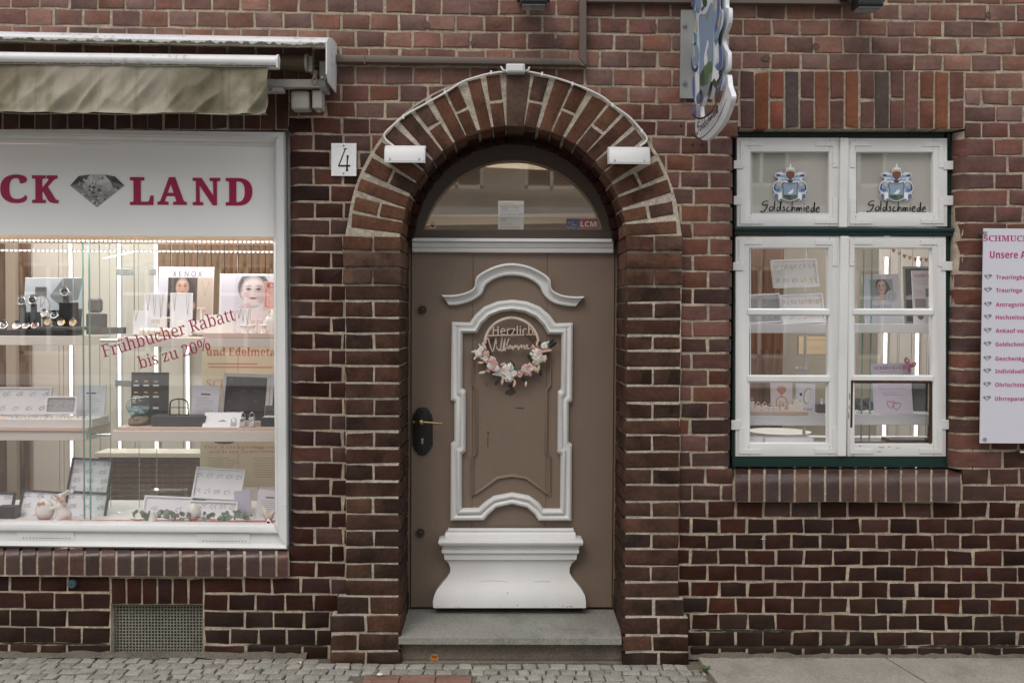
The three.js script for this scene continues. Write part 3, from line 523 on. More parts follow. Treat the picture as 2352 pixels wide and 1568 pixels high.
// ---------------------------------------------------------------- entrance door, fanlight, step
const door = part(house, 'door');
{
  const z = ZD + 0.02;
  // slab of three boards with fine joints
  for (const [a, b] of [[944.5, 1084.6], [1085.2, 1254.6], [1255.2, 1408.5]]) boxAt(door, 'board', R(a, 578, b, 1394, z), z, 0.05, M.door, 0.0012);
  // frame posts
  boxAt(door, 'door_frame', R(930, 540, 943.5, 1396, z - 0.01), z - 0.01, 0.08, M.door, 0.004);
  boxAt(door, 'door_frame', R(1409.5, 540, 1424, 1396, z - 0.01), z - 0.01, 0.08, M.door, 0.004);
  // cornice over the door
  const tp = [[948, 548], [1407, 550]], bt = [[948, 580], [1407, 582]];
  mesh('transom_moulding', moulding(tp, bt, z, [[0, 0], [0, 0.045], [0.22, 0.05], [0.27, 0.034], [0.30, 0.034], [0.34, 0.042], [0.62, 0.030], [0.66, 0.022], [0.70, 0.03], [0.95, 0.026], [1, 0.018], [1, 0]]), M.white, door);
  // swan-neck hood and the framed panel
  const D = (x, y) => [784 + x / 3, 522.5 + y / 3];
  const top = [[695, 465], [770, 465], [850, 450], [915, 415], [930, 345], [990, 300], [1080, 262], [1175, 248], [1280, 265], [1370, 305], [1435, 355], [1450, 425], [1510, 462], [1590, 475], [1670, 475]].map(p => D(...p));
  const bot = [[745, 538], [800, 535], [900, 505], [970, 455], [995, 400], [1040, 365], [1110, 338], [1175, 332], [1250, 340], [1320, 370], [1365, 410], [1390, 460], [1450, 515], [1540, 540], [1610, 545]].map(p => D(...p));
  const dense = pts => new THREE.CatmullRomCurve3(pts.map(p => V3(p[0], p[1], 0)), false, 'centripetal').getPoints(56).map(p => [p.x, p.y]);
  const prof = [[0, 0], [0, 0.04], [0.16, 0.046], [0.26, 0.04], [0.3, 0.03], [0.5, 0.022], [0.68, 0.02], [0.8, 0.026], [0.92, 0.024], [1, 0.014], [1, 0]];
  mesh('hood_moulding', moulding(dense(top), dense(bot), z, prof), M.white, door);
  const O = [[1035, 1194], [1036, 1017], [1044, 1011], [1044, 923], [1036, 917], [1038, 739], [1079, 740], [1092, 722], [1112, 704], [1142, 692], [1176, 688], [1210, 692], [1240, 704], [1262, 723], [1276, 742], [1315, 741], [1314, 920], [1306, 926], [1305, 1013], [1313, 1019], [1312, 1194], [1237, 1194], [1228, 1180], [1210, 1164], [1176, 1156], [1140, 1164], [1122, 1180], [1111, 1193]];
  const I = [[1061, 1166], [1061, 1043], [1070, 1036], [1070, 897], [1062, 890], [1063, 765], [1096, 765], [1107, 745], [1126, 727], [1150, 717], [1176, 714], [1204, 718], [1229, 730], [1247, 748], [1258, 768], [1289, 768], [1288, 893], [1281, 899], [1280, 1038], [1287, 1044], [1286, 1167], [1248, 1167], [1238, 1153], [1215, 1137], [1176, 1130], [1134, 1138], [1112, 1153], [1099, 1165]];
  mesh('panel_moulding', moulding(O, I, z, [[0, 0], [0, 0.016], [0.10, 0.016], [0.13, 0.03], [0.28, 0.032], [0.42, 0.026], [0.55, 0.022], [0.62, 0.034], [0.78, 0.038], [0.90, 0.03], [1, 0.012], [1, 0]], true), M.white, door);
  // raised bead of the inner panel, painted like the door
  const bead = [[1084, 884], [1084, 807], [1112, 806], [1120, 782], [1145, 762], [1176, 754], [1208, 762], [1232, 782], [1240, 806], [1267, 807], [1267, 884], [1259, 894], [1258, 1041], [1266, 1048], [1265, 1137], [1251, 1132], [1234, 1120], [1207, 1100], [1176, 1095], [1144, 1100], [1117, 1120], [1096, 1134], [1081.5, 1137], [1083, 1048], [1091, 1041], [1091, 894]];
  const c0 = [1175, 950], inb = bead.map((p, i) => { const a = bead[(i + bead.length - 1) % bead.length], b = bead[(i + 1) % bead.length], t = [b[0] - a[0], b[1] - a[1]], l = Math.hypot(...t); let n = [-t[1] / l, t[0] / l]; return [p[0] + n[0] * 7, p[1] + n[1] * 7]; });
  mesh('panel_bead', moulding(bead, inb, z, [[0, 0], [0.0, 0.008], [0.3, 0.014], [0.6, 0.012], [0.75, 0.006], [1, 0.004], [1, 0]], true), M.door, door);
  // foot block: flared plinth with a moulded top
  const rows = [[1212, 1029, 1316, 0.02], [1213, 1029, 1317, 0.05], [1219, 1030, 1318, 0.054], [1222, 1024, 1321, 0.05], [1226, 1022, 1322, 0.056], [1235, 1022, 1323, 0.06], [1237, 1012, 1335, 0.07], [1241, 1007, 1339, 0.084], [1247, 1006, 1340, 0.088], [1252, 1009, 1339, 0.082], [1255, 1016, 1331, 0.06], [1262, 1016, 1329, 0.054], [1264, 1014, 1330, 0.062], [1270, 1015, 1330, 0.062], [1273, 1019, 1326, 0.05], [1285, 1021, 1324, 0.048], [1287, 1024, 1321, 0.036], [1293, 1030, 1314, 0.033], [1303, 1034, 1309, 0.03], [1314, 1034, 1308, 0.031], [1326, 1027, 1314, 0.036], [1340, 1015, 1325, 0.046], [1355, 1003, 1337, 0.06], [1368, 997, 1344, 0.07], [1382, 994, 1346, 0.077], [1396, 995, 1346, 0.078]];
  const pos = [], W = rows.map(([y, a, b, h]) => { const l = P(a, y, z + h), r = P(b, y, z + h); return [l, r, z + h]; }), q = (a, b, c, d) => pos.push(...a, ...b, ...c, ...a, ...c, ...d);
  for (let k = 0; k < W.length - 1; k++) {
    const [l, r, h] = W[k], [l2, r2, h2] = W[k + 1]; q([...l2, h2], [...r2, h2], [...r, h], [...l, h]);
    q([...l, z], [...l2, z], [...l2, h2], [...l, h]); q([...r, h], [...r2, h2], [...r2, z], [...r, z]);
  }
  const fg = new THREE.BufferGeometry(); fg.setAttribute('position', new THREE.Float32BufferAttribute(pos, 3));
  mesh('foot_block', toCreasedNormals(planarUV(fg), 0.6), M.white, door);
  // paint losses
  const chip = pts => mesh('paint_chip', flatShape(poly(pts, z), 0.0012).translate(0, 0, z + 0.0012), M.chip, door);
  chip([[1160, 899], [1170, 893], [1178, 890], [1184, 897], [1185, 902], [1174, 909], [1160, 905]]); chip([[1166, 884], [1178, 881], [1184, 886], [1176, 891], [1168, 889]]); chip([[1182, 935.5], [1204, 936], [1203, 939], [1182, 938]]);
  chip([[1119, 990], [1123, 991], [1122, 1001], [1120, 1002]]); chip([[1119.5, 1006], [1122, 1005], [1121, 1027], [1119.5, 1026]]); chip([[1117.5, 880], [1120, 881], [1120, 886], [1118, 884]]);
  const white2 = std(lin(0.2, 0.19, 0.18), 0.8), c2 = pts => mesh('paint_chip', flatShape(poly(pts, z + 0.079), 0.001).translate(0, 0, z + 0.0795), white2, door);
  c2([[1164.5, 1360], [1166, 1359], [1165.6, 1364], [1164.8, 1365]]);
  const crack = (pts, zz, w) => mesh('paint_crack', ribbon(pts.map(p => P(p[0], p[1], zz)), w, 0.0004, false, 3).translate(0, 0, zz + 0.0006), white2, door);
  crack([[1104, 1335], [1130, 1333.5], [1160, 1335], [1178, 1338]], z + 0.0425, 0.0009); crack([[1226, 1336], [1250, 1335], [1264, 1335.5]], z + 0.0432, 0.0011); crack([[1195, 1126], [1190, 1160], [1187, 1210]], z, 0.0008);
  for (let k = 0; k < 26; k++) { const x = 1000 + rnd() * 340, y = 1393.5 - rnd() * rnd() * 5, s = rr(0.4, 1.4), pts = []; for (let i = 0; i < 6; i++) { const a = -i / 6 * 6.283; pts.push(P(x + Math.cos(a) * s * rr(0.6, 2.2), y - Math.sin(a) * s * rr(0.4, 1), z + 0.079)); } mesh('splash_dirt', flatShape(THREE.ShapeUtils.isClockWise(pts.map(p => new THREE.Vector2(...p))) ? pts.reverse() : pts, 0.0004).translate(0, 0, z + 0.0788), std(lin(0.22, 0.20, 0.17), 0.9), door); }
  for (let k = 0; k < 22; k++) { const x = rnd() < 0.5 ? rr(950, 1030) : rr(1320, 1400), y = rr(900, 1390), s = rr(0.3, 0.9), pts = []; for (let i = 0; i < 6; i++) { const a = i / 6 * 6.283; pts.push(P(x + Math.cos(a) * s * rr(0.5, 1.8), y - Math.sin(a) * s * rr(0.5, 2.5), z)); } mesh('scuff', flatShape(THREE.ShapeUtils.isClockWise(pts.map(p => new THREE.Vector2(...p))) ? pts.reverse() : pts, 0.0004).translate(0, 0, z + 0.0006), M.chip, door); }
  // lock plate with lever, two bolt locks
  const H = (x, y) => [918.7 + x / 9.143, 906.5 + y / 9.143], zp = z + 0.012;
  const half = [[475, 258], [560, 278], [610, 330], [640, 395], [665, 405], [665, 470], [682, 480], [682, 1075], [650, 1095], [648, 1140], [610, 1165], [590, 1215], [550, 1255], [470, 1278]];
  const plate = [...half, ...half.slice(1, -1).reverse().map(([x, y]) => [945 - x, y])].map(p => P(...H(...p), zp));
  const lp = mesh('lock_plate', toCreasedNormals(flatShape(plate, 0.012, 0.003).translate(0, 0, zp), 0.5), M.black, door);
  const hp = P(...H(450, 550), zp), he = P(...H(770, 605), zp + 0.05), hl = P(...H(275, 552), zp);
  const lever = [cyl([hp[0], hp[1], zp - 0.002], [hp[0], hp[1], zp + 0.05], 0.012, 0.011)];
  lever.push(new THREE.SphereGeometry(0.0165, 16, 12).scale(1.15, 0.9, 1).translate(hp[0], hp[1], zp + 0.05));
  lever.push(cyl([hp[0] + 0.008, hp[1], zp + 0.05], [he[0] + 0.02, he[1], zp + 0.052], 0.0065, 0.0045), new THREE.SphereGeometry(0.0068, 12, 10).translate(he[0] + 0.022, he[1], zp + 0.052));
  lever.push(cyl([hp[0] - 0.012, hp[1], zp + 0.05], [hl[0] + 0.006, hl[1], zp + 0.046], 0.006, 0.005), new THREE.SphereGeometry(0.0065, 12, 10).translate(hl[0] + 0.006, hl[1], zp + 0.046));
  mesh('door_handle', join(lever), M.brass, door);
  const kh = P(...H(470, 935), zp), kb = P(...H(468, 1000), zp); mesh('keyhole_cylinder', join([cyl([kh[0], kh[1], zp - 0.001], [kh[0], kh[1], zp + 0.004], 0.006), rbox(0.0085, 0.016, 0.005, 0.002).translate(kb[0], kb[1], zp + 0.001)]), M.steel, door);
  for (const yy of [352, 1160]) { const s = P(...H(472, yy), zp); mesh('screw', new THREE.SphereGeometry(0.006, 10, 8).scale(1, 1, 0.5).translate(s[0], s[1], zp), M.black, door); }
  for (const [x, y] of [[970, 711], [966, 1223]]) { const s = P(x, y, z); mesh('bolt_lock', join([cyl([s[0], s[1], z - 0.002], [s[0], s[1], z + 0.014], 0.021, 0.019, 20), new THREE.SphereGeometry(0.009, 12, 8).scale(1, 1, 0.6).translate(s[0], s[1], z + 0.013)]), std(lin(0.03, 0.022, 0.018), 0.35), door); }
}
const fanlight = part(house, 'fanlight');
{
  const z = ZD + 0.03, arc = (cx, cy, rx, ry, a0, a1, n = 40) => Array.from({ length: n + 1 }, (_, k) => { const a = (a0 + (a1 - a0) * k / n) * Math.PI / 180; return [cx + rx * Math.cos(a), cy - ry * Math.sin(a)]; });
  const outer = [[914, 549], ...arc(1178, 566, 264, 252, 180, 0), [1442, 549]].reverse();
  const inner = [[972, 528], ...arc(1178.5, 578, 212, 211, 166, 14), [1385, 528]].reverse();
  mesh('frame', toCreasedNormals(flatShape(poly(outer, z), 0.09, 0, [poly(inner, z)]).translate(0, 0, z), 0.5), M.doorFrame, fanlight);
  const inner2 = [[975, 527], ...arc(1178.5, 578, 208.5, 207.5, 166, 14), [1382, 527]].reverse();
  mesh('glazing_bead', flatShape(poly(inner, z - 0.02), 0.012, 0, [poly(inner2, z - 0.02)]).translate(0, 0, z - 0.012), std(lin(0.32, 0.22, 0.12), 0.5), fanlight);
  mesh('pane', flatShape(poly(inner, z - 0.03), 0.004).translate(0, 0, z - 0.03), M.glass, fanlight);
  boxAt(fanlight, 'transom', R(930, 530, 1424, 549, z + 0.004), z + 0.004, 0.1, M.doorFrame, 0.004);
}
const step = part(house, 'doorstep');
{
  const zf = 0.085, a = P(915, 1467, zf), b = P(1428, 1465, zf), yb = P(1176, 1396, ZD)[1] - 0.002, yt = (a[1] + b[1]) / 2, th = 0.028;
  const x0 = a[0], x1 = b[0], e0 = P(940, 1396, ZD)[0] - 0.02, e1 = P(1412, 1396, ZD)[0] + 0.02;
  // slab: slightly pitched to the street
  const g = new THREE.BoxGeometry(1, 1, 1, 1, 1, 1), p = g.attributes.position;
  for (let i = 0; i < p.count; i++) { const L = p.getX(i) < 0, T = p.getY(i) > 0, F = p.getZ(i) > 0; p.setXYZ(i, F ? (L ? x0 : x1) : (L ? e0 : e1), (F ? yt : yb) - (T ? 0 : th), F ? zf : ZD - 0.05); }
  g.computeVertexNormals(); mesh('slab', planarUV(g), M.stone, step);
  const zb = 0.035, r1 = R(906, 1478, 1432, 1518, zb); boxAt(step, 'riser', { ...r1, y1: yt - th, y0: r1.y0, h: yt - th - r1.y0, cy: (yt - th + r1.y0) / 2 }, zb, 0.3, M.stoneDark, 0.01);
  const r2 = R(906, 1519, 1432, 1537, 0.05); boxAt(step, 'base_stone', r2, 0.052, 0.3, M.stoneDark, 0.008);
}
{ // gas marker on the riser
  const z = 0.037, c = P(998, 1511, z), t = thing('gas_marker', 'small round orange gas marker on the stone under the doorstep', 'marker', [c[0], c[1], z]);
  mesh('rim', new THREE.TorusGeometry(0.0185, 0.0022, 8, 28), M.greyMetal, t);
  mesh('disc', cyl([0, 0, -0.004], [0, 0, 0.002], 0.0185, 0.0185, 28), std(lin(0.55, 0.20, 0.03), 0.5), t);
  mesh('lettering', textGeo('Gas', fSansB, 0.022, 0.009, 0.0008).translate(-0.011, 0.003, 0.002), M.ink, t);
  mesh('mark', rbox(0.0016, 0.008, 0.001, 0.0004).translate(0, -0.008, 0.0022), M.ink, t);
}

// ---------------------------------------------------------------- white casement window in its green frame
const win = part(house, 'window');
const ZW = -0.062;
{
  const green = (a, b, c, d, z, dep) => boxAt(win, 'frame', R(a, b, c, d, z), z, dep, M.green, 0.003);
  green(1684, 306, 1697, 1074, ZW - 0.016, 0.09); green(2170, 306, 2203, 1074, ZW - 0.016, 0.09); green(1697, 300, 2172, 322, ZW - 0.03, 0.09); green(1682, 1046, 2181, 1073, ZW - 0.004, 0.09);
  boxAt(win, 'transom', R(1687, 521, 2196, 531, ZW + 0.02), ZW + 0.02, 0.06, M.green, 0.008); boxAt(win, 'transom', R(1687, 530, 2194, 541, ZW + 0.008), ZW + 0.008, 0.06, M.green, 0.004);
  for (const [a, b, c, d] of [[1660, 290, 1690, 1080], [2196, 290, 2240, 1080], [1690, 286, 2200, 306]]) boxAt(win, 'frame', R(a, b, c, d, -0.11), -0.11, 0.06, M.green, 0.002);
  // casements: [x0,y0,x1,y1], pane openings
  const cas = [
    { o: [1693, 316, 1930, 520], p: [[1725, 348, 1905, 492]] }, { o: [1948.5, 317, 2177, 520], p: [[1968, 349, 2144, 490]] },
    { o: [1690, 543, 1929, 1048], p: [[1722, 569, 1904, 711], [1722, 722.5, 1903, 863.5], [1720, 876, 1900, 1018]] }, { o: [1947.5, 543, 2174, 1048], p: [[1964, 569, 2143, 711], [1962, 722.5, 2142, 863.5], [1957, 876, 2140, 1018]] }];
  const hair = std(lin(0.20, 0.17, 0.14), 0.9);
  cas.forEach((c, i) => {
    const g = part(win, 'casement'); // bars and rails of one casement
    const [a, b, d, e] = c.o, z = ZW;
    const holes = c.p.map(p => rectP(...p, z));
    mesh('sash', toCreasedNormals(flatShape(rectP(a, b, d, e, z), 0.045, 0.003, [rectP(c.p[0][0], c.p[0][1], c.p[0][2], c.p[c.p.length - 1][3], z)]).translate(0, 0, z), 0.5), M.white, win);
    win.remove(g);
    if (i > 1) for (const y of [[709.5, 724], [862, 877.5]]) boxAt(win, 'glazing_bar', R(c.p[0][0] - 5, y[0], c.p[0][2] + 4, y[1], z + 0.006), z + 0.006, 0.036, M.white, 0.007);
    // putty edge: bare wood round the lowest right pane
    for (const [k, p] of c.p.entries()) {
      const bare = i === 3 && k === 2, w = bare ? 5 : 3.2, zz = z - (bare ? 0.004 : 0.010), o = p, n = [p[0] + w, p[1] + w * 0.8, p[2] - w, p[3] - w * 0.8];
      mesh('putty', moulding([[o[0], o[1]], [o[2], o[1]], [o[2], o[3]], [o[0], o[3]]], [[n[0], n[1]], [n[2], n[1]], [n[2], n[3]], [n[0], n[3]]], zz - 0.012, [[0, 0.012], [1, 0.0]], true), bare ? std(lin(0.19, 0.125, 0.08), 0.8, { map: woodMap }) : M.white, win);
      mesh('pane', new THREE.BoxGeometry(R(...p, z).w, R(...p, z).h, 0.003).translate(R(...p, z).cx, R(...p, z).cy, z - 0.024), M.glass, win);
      if (i < 2) mesh('privacy_film', new THREE.BoxGeometry(R(...p, z).w + 0.02, R(...p, z).h + 0.02, 0.002).translate(R(...p, z).cx, R(...p, z).cy, z - 0.034), std(lin(0.47, 0.45, 0.41), 0.7), win);
    }
    // hairline joints between stiles and rails
    const hl = (x, y0, y1) => mesh('joint_line', rbox(0.0012, R(x, y0, x + 1, y1, z).h, 0.0006, 0.0002).translate(P(x, (y0 + y1) / 2, z)[0], P(x, (y0 + y1) / 2, z)[1], z + 0.0003), hair, win), px0 = c.p[0][0] - 2, px1 = c.p[0][2] + 2;
    hl(px0, b + 1, c.p[0][1] - 4); hl(px1, b + 1, c.p[0][1] - 4); hl(px0, c.p[c.p.length - 1][3] + 4, e - 1); hl(px1, c.p[c.p.length - 1][3] + 4, e - 1);
    // corner irons
    const L = (x, y, sx, sy, lx = 48, ly = 60) => { const w = 11, q = [[x, y], [x + sx * lx, y], [x + sx * lx, y + sy * w], [x + sx * w, y + sy * w], [x + sx * w, y + sy * ly], [x, y + sy * ly]]; let pp = poly(q, z + 0.003); if (sx * sy > 0) pp = pp.reverse(); mesh('corner_iron', flatShape(pp, 0.004, 0.001).translate(0, 0, z + 0.004), M.white, win);
      for (const [u, v] of [[0.5, 0], [0.9, 0], [0, 0.45], [0, 0.85]]) { const s = P(x + sx * (5.5 + u * (lx - 8)), y + sy * (5.5 + v * (ly - 8)), z + 0.004); mesh('screw', new THREE.SphereGeometry(0.0035, 8, 6).scale(1, 1, 0.5).translate(s[0], s[1], z + 0.004), M.white, win); } };
    const e2 = i % 2 ? 5 : 8, e1 = i % 2 ? 8 : 5, m = i < 2;
    L(a + e2, b + 7, 1, 1, m ? 50 : 53); L(d - e1, b + 8, -1, 1, m ? 50 : 50); L(a + e2, e - 6, 1, -1, 52); L(d - e1, e - 7, -1, -1, 52);
  });
  // cover strips on the meeting stiles
  boxAt(win, 'cover_strip', R(1929.5, 316, 1949, 522, ZW + 0.014), ZW + 0.014, 0.03, M.white, 0.004); boxAt(win, 'cover_strip', R(1928, 542, 1948, 1048, ZW + 0.014), ZW + 0.014, 0.03, M.white, 0.004);
  for (const [a, b, c, d] of [[1686, 368, 1708, 387], [1686, 450, 1706, 470], [2169, 369, 2191, 389], [2169, 449, 2191, 471], [1684, 602, 1708, 621], [1680, 965, 1702, 987], [2164, 600, 2190, 621], [2164, 964, 2189, 986]]) boxAt(win, 'hinge', R(a, b, c, d, ZW + 0.006), ZW + 0.006, 0.012, M.white, 0.002);
  const raw = std(lin(0.17, 0.11, 0.07), 0.85, { map: woodMap });
  for (const q of [[1958, 873.5, 2142, 878], [1955.5, 873.5, 1960.5, 1019], [2137.5, 878, 2142.5, 1019]]) boxAt(win, 'bare_edge', R(...q, ZW + 0.0075), ZW + 0.0075 - (q[3] > 900 ? 0.006 : 0), 0.01, raw, 0.001);
  // flaking paint low on the right casement
  const bare = std(lin(0.16, 0.09, 0.055), 0.85);
  for (const [x, y, w, h] of [[1952, 910, 2.2, 18], [1951.5, 935, 2, 12], [1950.5, 955, 2.2, 20], [2025, 1027, 16, 1.6], [2044, 1026, 8, 1.5], [2062, 1028, 12, 1.6], [1985, 1033, 9, 1.4], [2020, 1037, 12, 1.6], [2000, 1042, 14, 1.2], [1960, 1046, 10, 1.2], [1975, 1024, 8, 1.4]]) {
    const pts = []; for (let k = 0; k < 9; k++) { const a = k / 9 * 6.283; pts.push(P(x + Math.cos(a) * w / 2 * rr(0.6, 1.2), y + Math.sin(a) * h / 2 * rr(0.5, 1.2), ZW)); } mesh('bare_patch', flatShape(pts.reverse(), 0.0006).translate(0, 0, ZW + 0.0008), bare, win);
  }
}
// crest shapes shared by the panes and the hanging sign: local units, x -1..1, y 0..2.5 (foot to crown)
const CM = { rim: std(lin(0.62, 0.64, 0.70), 0.5), sky: std(lin(0.23, 0.31, 0.43), 0.5), deep: std(lin(0.09, 0.13, 0.29), 0.5), navy: std(lin(0.025, 0.04, 0.09), 0.5), pale: std(lin(0.55, 0.62, 0.72), 0.5), gold: std(lin(0.50, 0.42, 0.26), 0.5), steel: std(lin(0.07, 0.07, 0.075), 0.5), steelL: std(lin(0.22, 0.24, 0.25), 0.5), rust: std(lin(0.20, 0.055, 0.02), 0.5), white: std(lin(0.75, 0.76, 0.78), 0.5), green: std(lin(0.03, 0.075, 0.035), 0.5), greenL: std(lin(0.085, 0.16, 0.07), 0.5), teal: std(lin(0.10, 0.24, 0.27), 0.5) };
const mir = h => [...h, ...h.slice().reverse().map(([x, y]) => [-x, y])];
const crestParts = (() => {
  const L = []; const add = (n, m, pts, lv, name) => L.push([m, pts, lv, name]);
  add(0, 'rim', mir([[0.0, -0.04], [0.25, 0.02], [0.42, 0.12], [0.55, -0.03], [0.72, 0.06], [0.75, 0.2], [0.9, 0.12], [1.0, 0.35], [0.93, 0.55], [1.05, 0.75], [1.02, 1.05], [0.9, 1.28], [0.74, 1.36], [0.72, 1.5], [0.95, 1.62], [0.88, 1.72], [0.98, 1.82], [0.55, 1.95], [0.34, 1.8], [0.26, 1.95], [0.28, 2.2], [0.08, 2.22], [0.03, 2.5]].map(p => p)), 0, 'backing');
  for (const s of [1, -1]) {
    const f = pts => { const a = pts.map(([x, y]) => [x * s, y]); return s < 0 ? a.reverse() : a; };
    add(1, 'sky', f([[0.5, 0.6], [0.8, 0.55], [1.0, 0.78], [0.97, 1.05], [0.85, 1.24], [0.6, 1.3], [0.48, 1.1]]), 1, 'mantling');
    add(1, 'navy', f([[0.86, 0.62], [1.0, 0.78], [0.97, 1.02], [0.86, 1.22], [0.9, 0.95]]), 2, 'mantling');
    add(1, 'deep', f([[0.62, 0.66], [0.82, 0.62], [0.9, 0.8], [0.78, 0.78], [0.68, 0.86]]), 2, 'mantling');
    add(1, 'gold', f([[0.56, 1.02], [0.7, 0.98], [0.78, 1.1], [0.72, 1.2], [0.6, 1.2]]), 2, 'mantling');
    add(1, 'deep', f([[0.72, 0.18], [0.92, 0.16], [0.97, 0.36], [0.88, 0.5], [0.74, 0.42]]), 1, 'mantling');
    add(1, 'white', f([[0.48, 0.06], [0.68, 0.12], [0.7, 0.44], [0.54, 0.56], [0.47, 0.3]]), 1, 'mantling');
    add(1, 'teal', f([[0.42, 0.12], [0.54, 0.0], [0.66, 0.07], [0.56, 0.17]]), 2, 'mantling');
    add(1, 'sky', f([[0.2, 1.6], [0.34, 1.76], [0.56, 1.72], [0.92, 1.8], [0.8, 1.68], [0.9, 1.6], [0.66, 1.58], [0.5, 1.5], [0.66, 1.36], [0.4, 1.34], [0.22, 1.36]]), 1, 'mantling');
    add(1, 'navy', f([[0.55, 1.74], [0.92, 1.82], [0.78, 1.74], [0.9, 1.64], [0.66, 1.64]]), 2, 'mantling');
    add(1, 'pale', f([[0.24, 1.48], [0.5, 1.56], [0.62, 1.52], [0.4, 1.44]]), 2, 'mantling');
  }
  add(1, 'steel', mir([[0.0, 0.0], [0.24, 0.08], [0.47, 0.2], [0.46, 0.75], [0.5, 1.0], [0.47, 1.26], [0.2, 1.2], [0, 1.28]].map(p => p)), 1, 'shield_rim');
  add(1, 'steelL', mir([[0.0, 0.05], [0.22, 0.12], [0.42, 0.24], [0.41, 0.76], [0.45, 1.0], [0.42, 1.2], [0.2, 1.14], [0, 1.22]]), 2, 'shield_rim');
  add(1, 'sky', mir([[0.0, 0.38], [0.38, 0.4], [0.36, 0.78], [0.41, 1.0], [0.38, 1.16], [0.2, 1.1], [0, 1.0]]), 3, 'shield_field');
  add(1, 'green', mir([[0.0, 0.08], [0.2, 0.15], [0.38, 0.26], [0.38, 0.4], [0.0, 0.38]]), 3, 'shield_field');
  add(1, 'greenL', [[0.02, 0.12], [0.2, 0.18], [0.3, 0.32], [0.1, 0.36]], 4, 'shield_field');
  add(1, 'white', [[-0.16, 0.5], [0.02, 0.44], [0.14, 0.52], [0.2, 0.66], [0.16, 0.84], [0.1, 0.66], [0.02, 0.74], [0.0, 0.62], [-0.08, 0.56]], 4, 'swan');
  add(1, 'navy', mir([[0, 1.2], [0.16, 1.3], [0.24, 1.42], [0, 1.38]]), 3, 'gorget');
  add(1, 'steel', mir([[0, 1.36], [0.14, 1.5], [0.26, 1.7], [0.26, 1.92], [0.0, 2.0]]), 3, 'helmet');
  add(1, 'rust', mir([[0, 1.46], [0.12, 1.58], [0.2, 1.72], [0.2, 1.88], [0.0, 1.93]]), 4, 'helmet');
  add(1, 'gold', mir([[0, 1.98], [0.2, 1.96], [0.26, 2.16], [0.12, 2.06], [0, 2.16]]), 3, 'crown');
  add(1, 'white', mir([[0, 2.1], [0.12, 2.12], [0.14, 2.26], [0.05, 2.2], [0.025, 2.46]]), 4, 'plume');
  return L;
})();
const GOLD = [ // hand-lettered word, unit height about 1, as single strokes
  [[0.95, 1.0], [0.7, 1.08], [0.3, 0.95], [0.2, 0.75], [0.45, 0.68], [0.8, 0.72], [0.7, 0.45], [0.35, 0.12], [0.0, 0.1], [0.12, 0.2]],
  [[1.35, 0.6], [1.1, 0.45], [1.12, 0.2], [1.4, 0.22], [1.55, 0.48], [1.35, 0.6]],
  [[1.75, 1.1], [1.72, 0.7], [1.7, 0.2]],
  [[2.4, 0.5], [2.1, 0.5], [2.02, 0.25], [2.25, 0.2], [2.42, 0.5], [2.52, 1.1], [2.48, 0.6], [2.52, 0.18]],
  [[3.05, 0.55], [2.8, 0.55], [2.95, 0.36], [2.9, 0.18], [2.65, 0.2]],
  [[3.6, 0.52], [3.35, 0.5], [3.25, 0.25], [3.5, 0.16], [3.68, 0.26]],
  [[3.95, 1.08], [3.9, 0.6], [3.85, 0.18], [4.05, 0.5], [4.25, 0.45], [4.28, 0.18]],
  [[4.5, 0.55], [4.48, 0.18], [4.65, 0.48], [4.78, 0.45], [4.78, 0.2], [4.95, 0.48], [5.1, 0.44], [5.12, 0.18]],
  [[5.42, 0.6], [5.4, 0.2]], [[5.43, 0.84], [5.45, 0.78]],
  [[5.72, 0.36], [6.0, 0.44], [5.95, 0.6], [5.72, 0.5], [5.66, 0.28], [5.85, 0.14], [6.08, 0.22]],
  [[6.62, 0.46], [6.4, 0.46], [6.28, 0.22], [6.5, 0.14], [6.66, 0.46], [6.74, 1.0], [6.7, 0.5], [6.76, 0.12]],
  [[7.0, 0.32], [7.28, 0.4], [7.24, 0.56], [7.02, 0.46], [6.94, 0.24], [7.12, 0.08], [7.36, 0.16]]];
const goldWord = (w, sw) => { const k = w / 7.36; return join(GOLD.map(s => ribbon(s.map(([x, y]) => [x * k, y * k * 1.4]), t => k * sw * (0.7 + 0.6 * Math.sin(Math.PI * t)), 0.0006, false, 5))); };
for (const [cx, wx, lab] of [[1815, 1748, 'blue crest decal with swan shield on the frosted pane nearest the hanging sign'], [2059, 1992, 'blue crest decal with swan shield on the frosted pane nearest the magenta-lettered board']]) {
  const z = ZW - 0.0215, k = R(0, 0, 38.5, 1, z).w, c = P(cx, 461, z), t = thing('crest_decal', lab, 'decal', [c[0], c[1], z], 'crests on the upper panes');
  for (const [m, pts, lv, n] of crestParts) { const p = pts.map(([x, y]) => [x * k, y * k * 0.9]); mesh(n, flatShape(THREE.ShapeUtils.isClockWise(p.map(q => new THREE.Vector2(...q))) ? p.slice().reverse() : p, 0.0004).translate(0, 0, 0.0005 + lv * 0.0004), CM[m], t); }
  const w0 = P(wx, 489, z), w1 = P(wx + 135, 491, z); const lt = mesh('lettering', goldWord(w1[0] - w0[0], 0.13).translate(w0[0], w0[1], z + 0.0006), M.ink); meta(lt, wx < 1800 ? 'black handwritten word Goldschmiede on the frosted pane nearest the hanging sign' : 'black handwritten word Goldschmiede on the frosted pane nearest the magenta-lettered board', 'lettering', 'lettering on the upper panes');
}

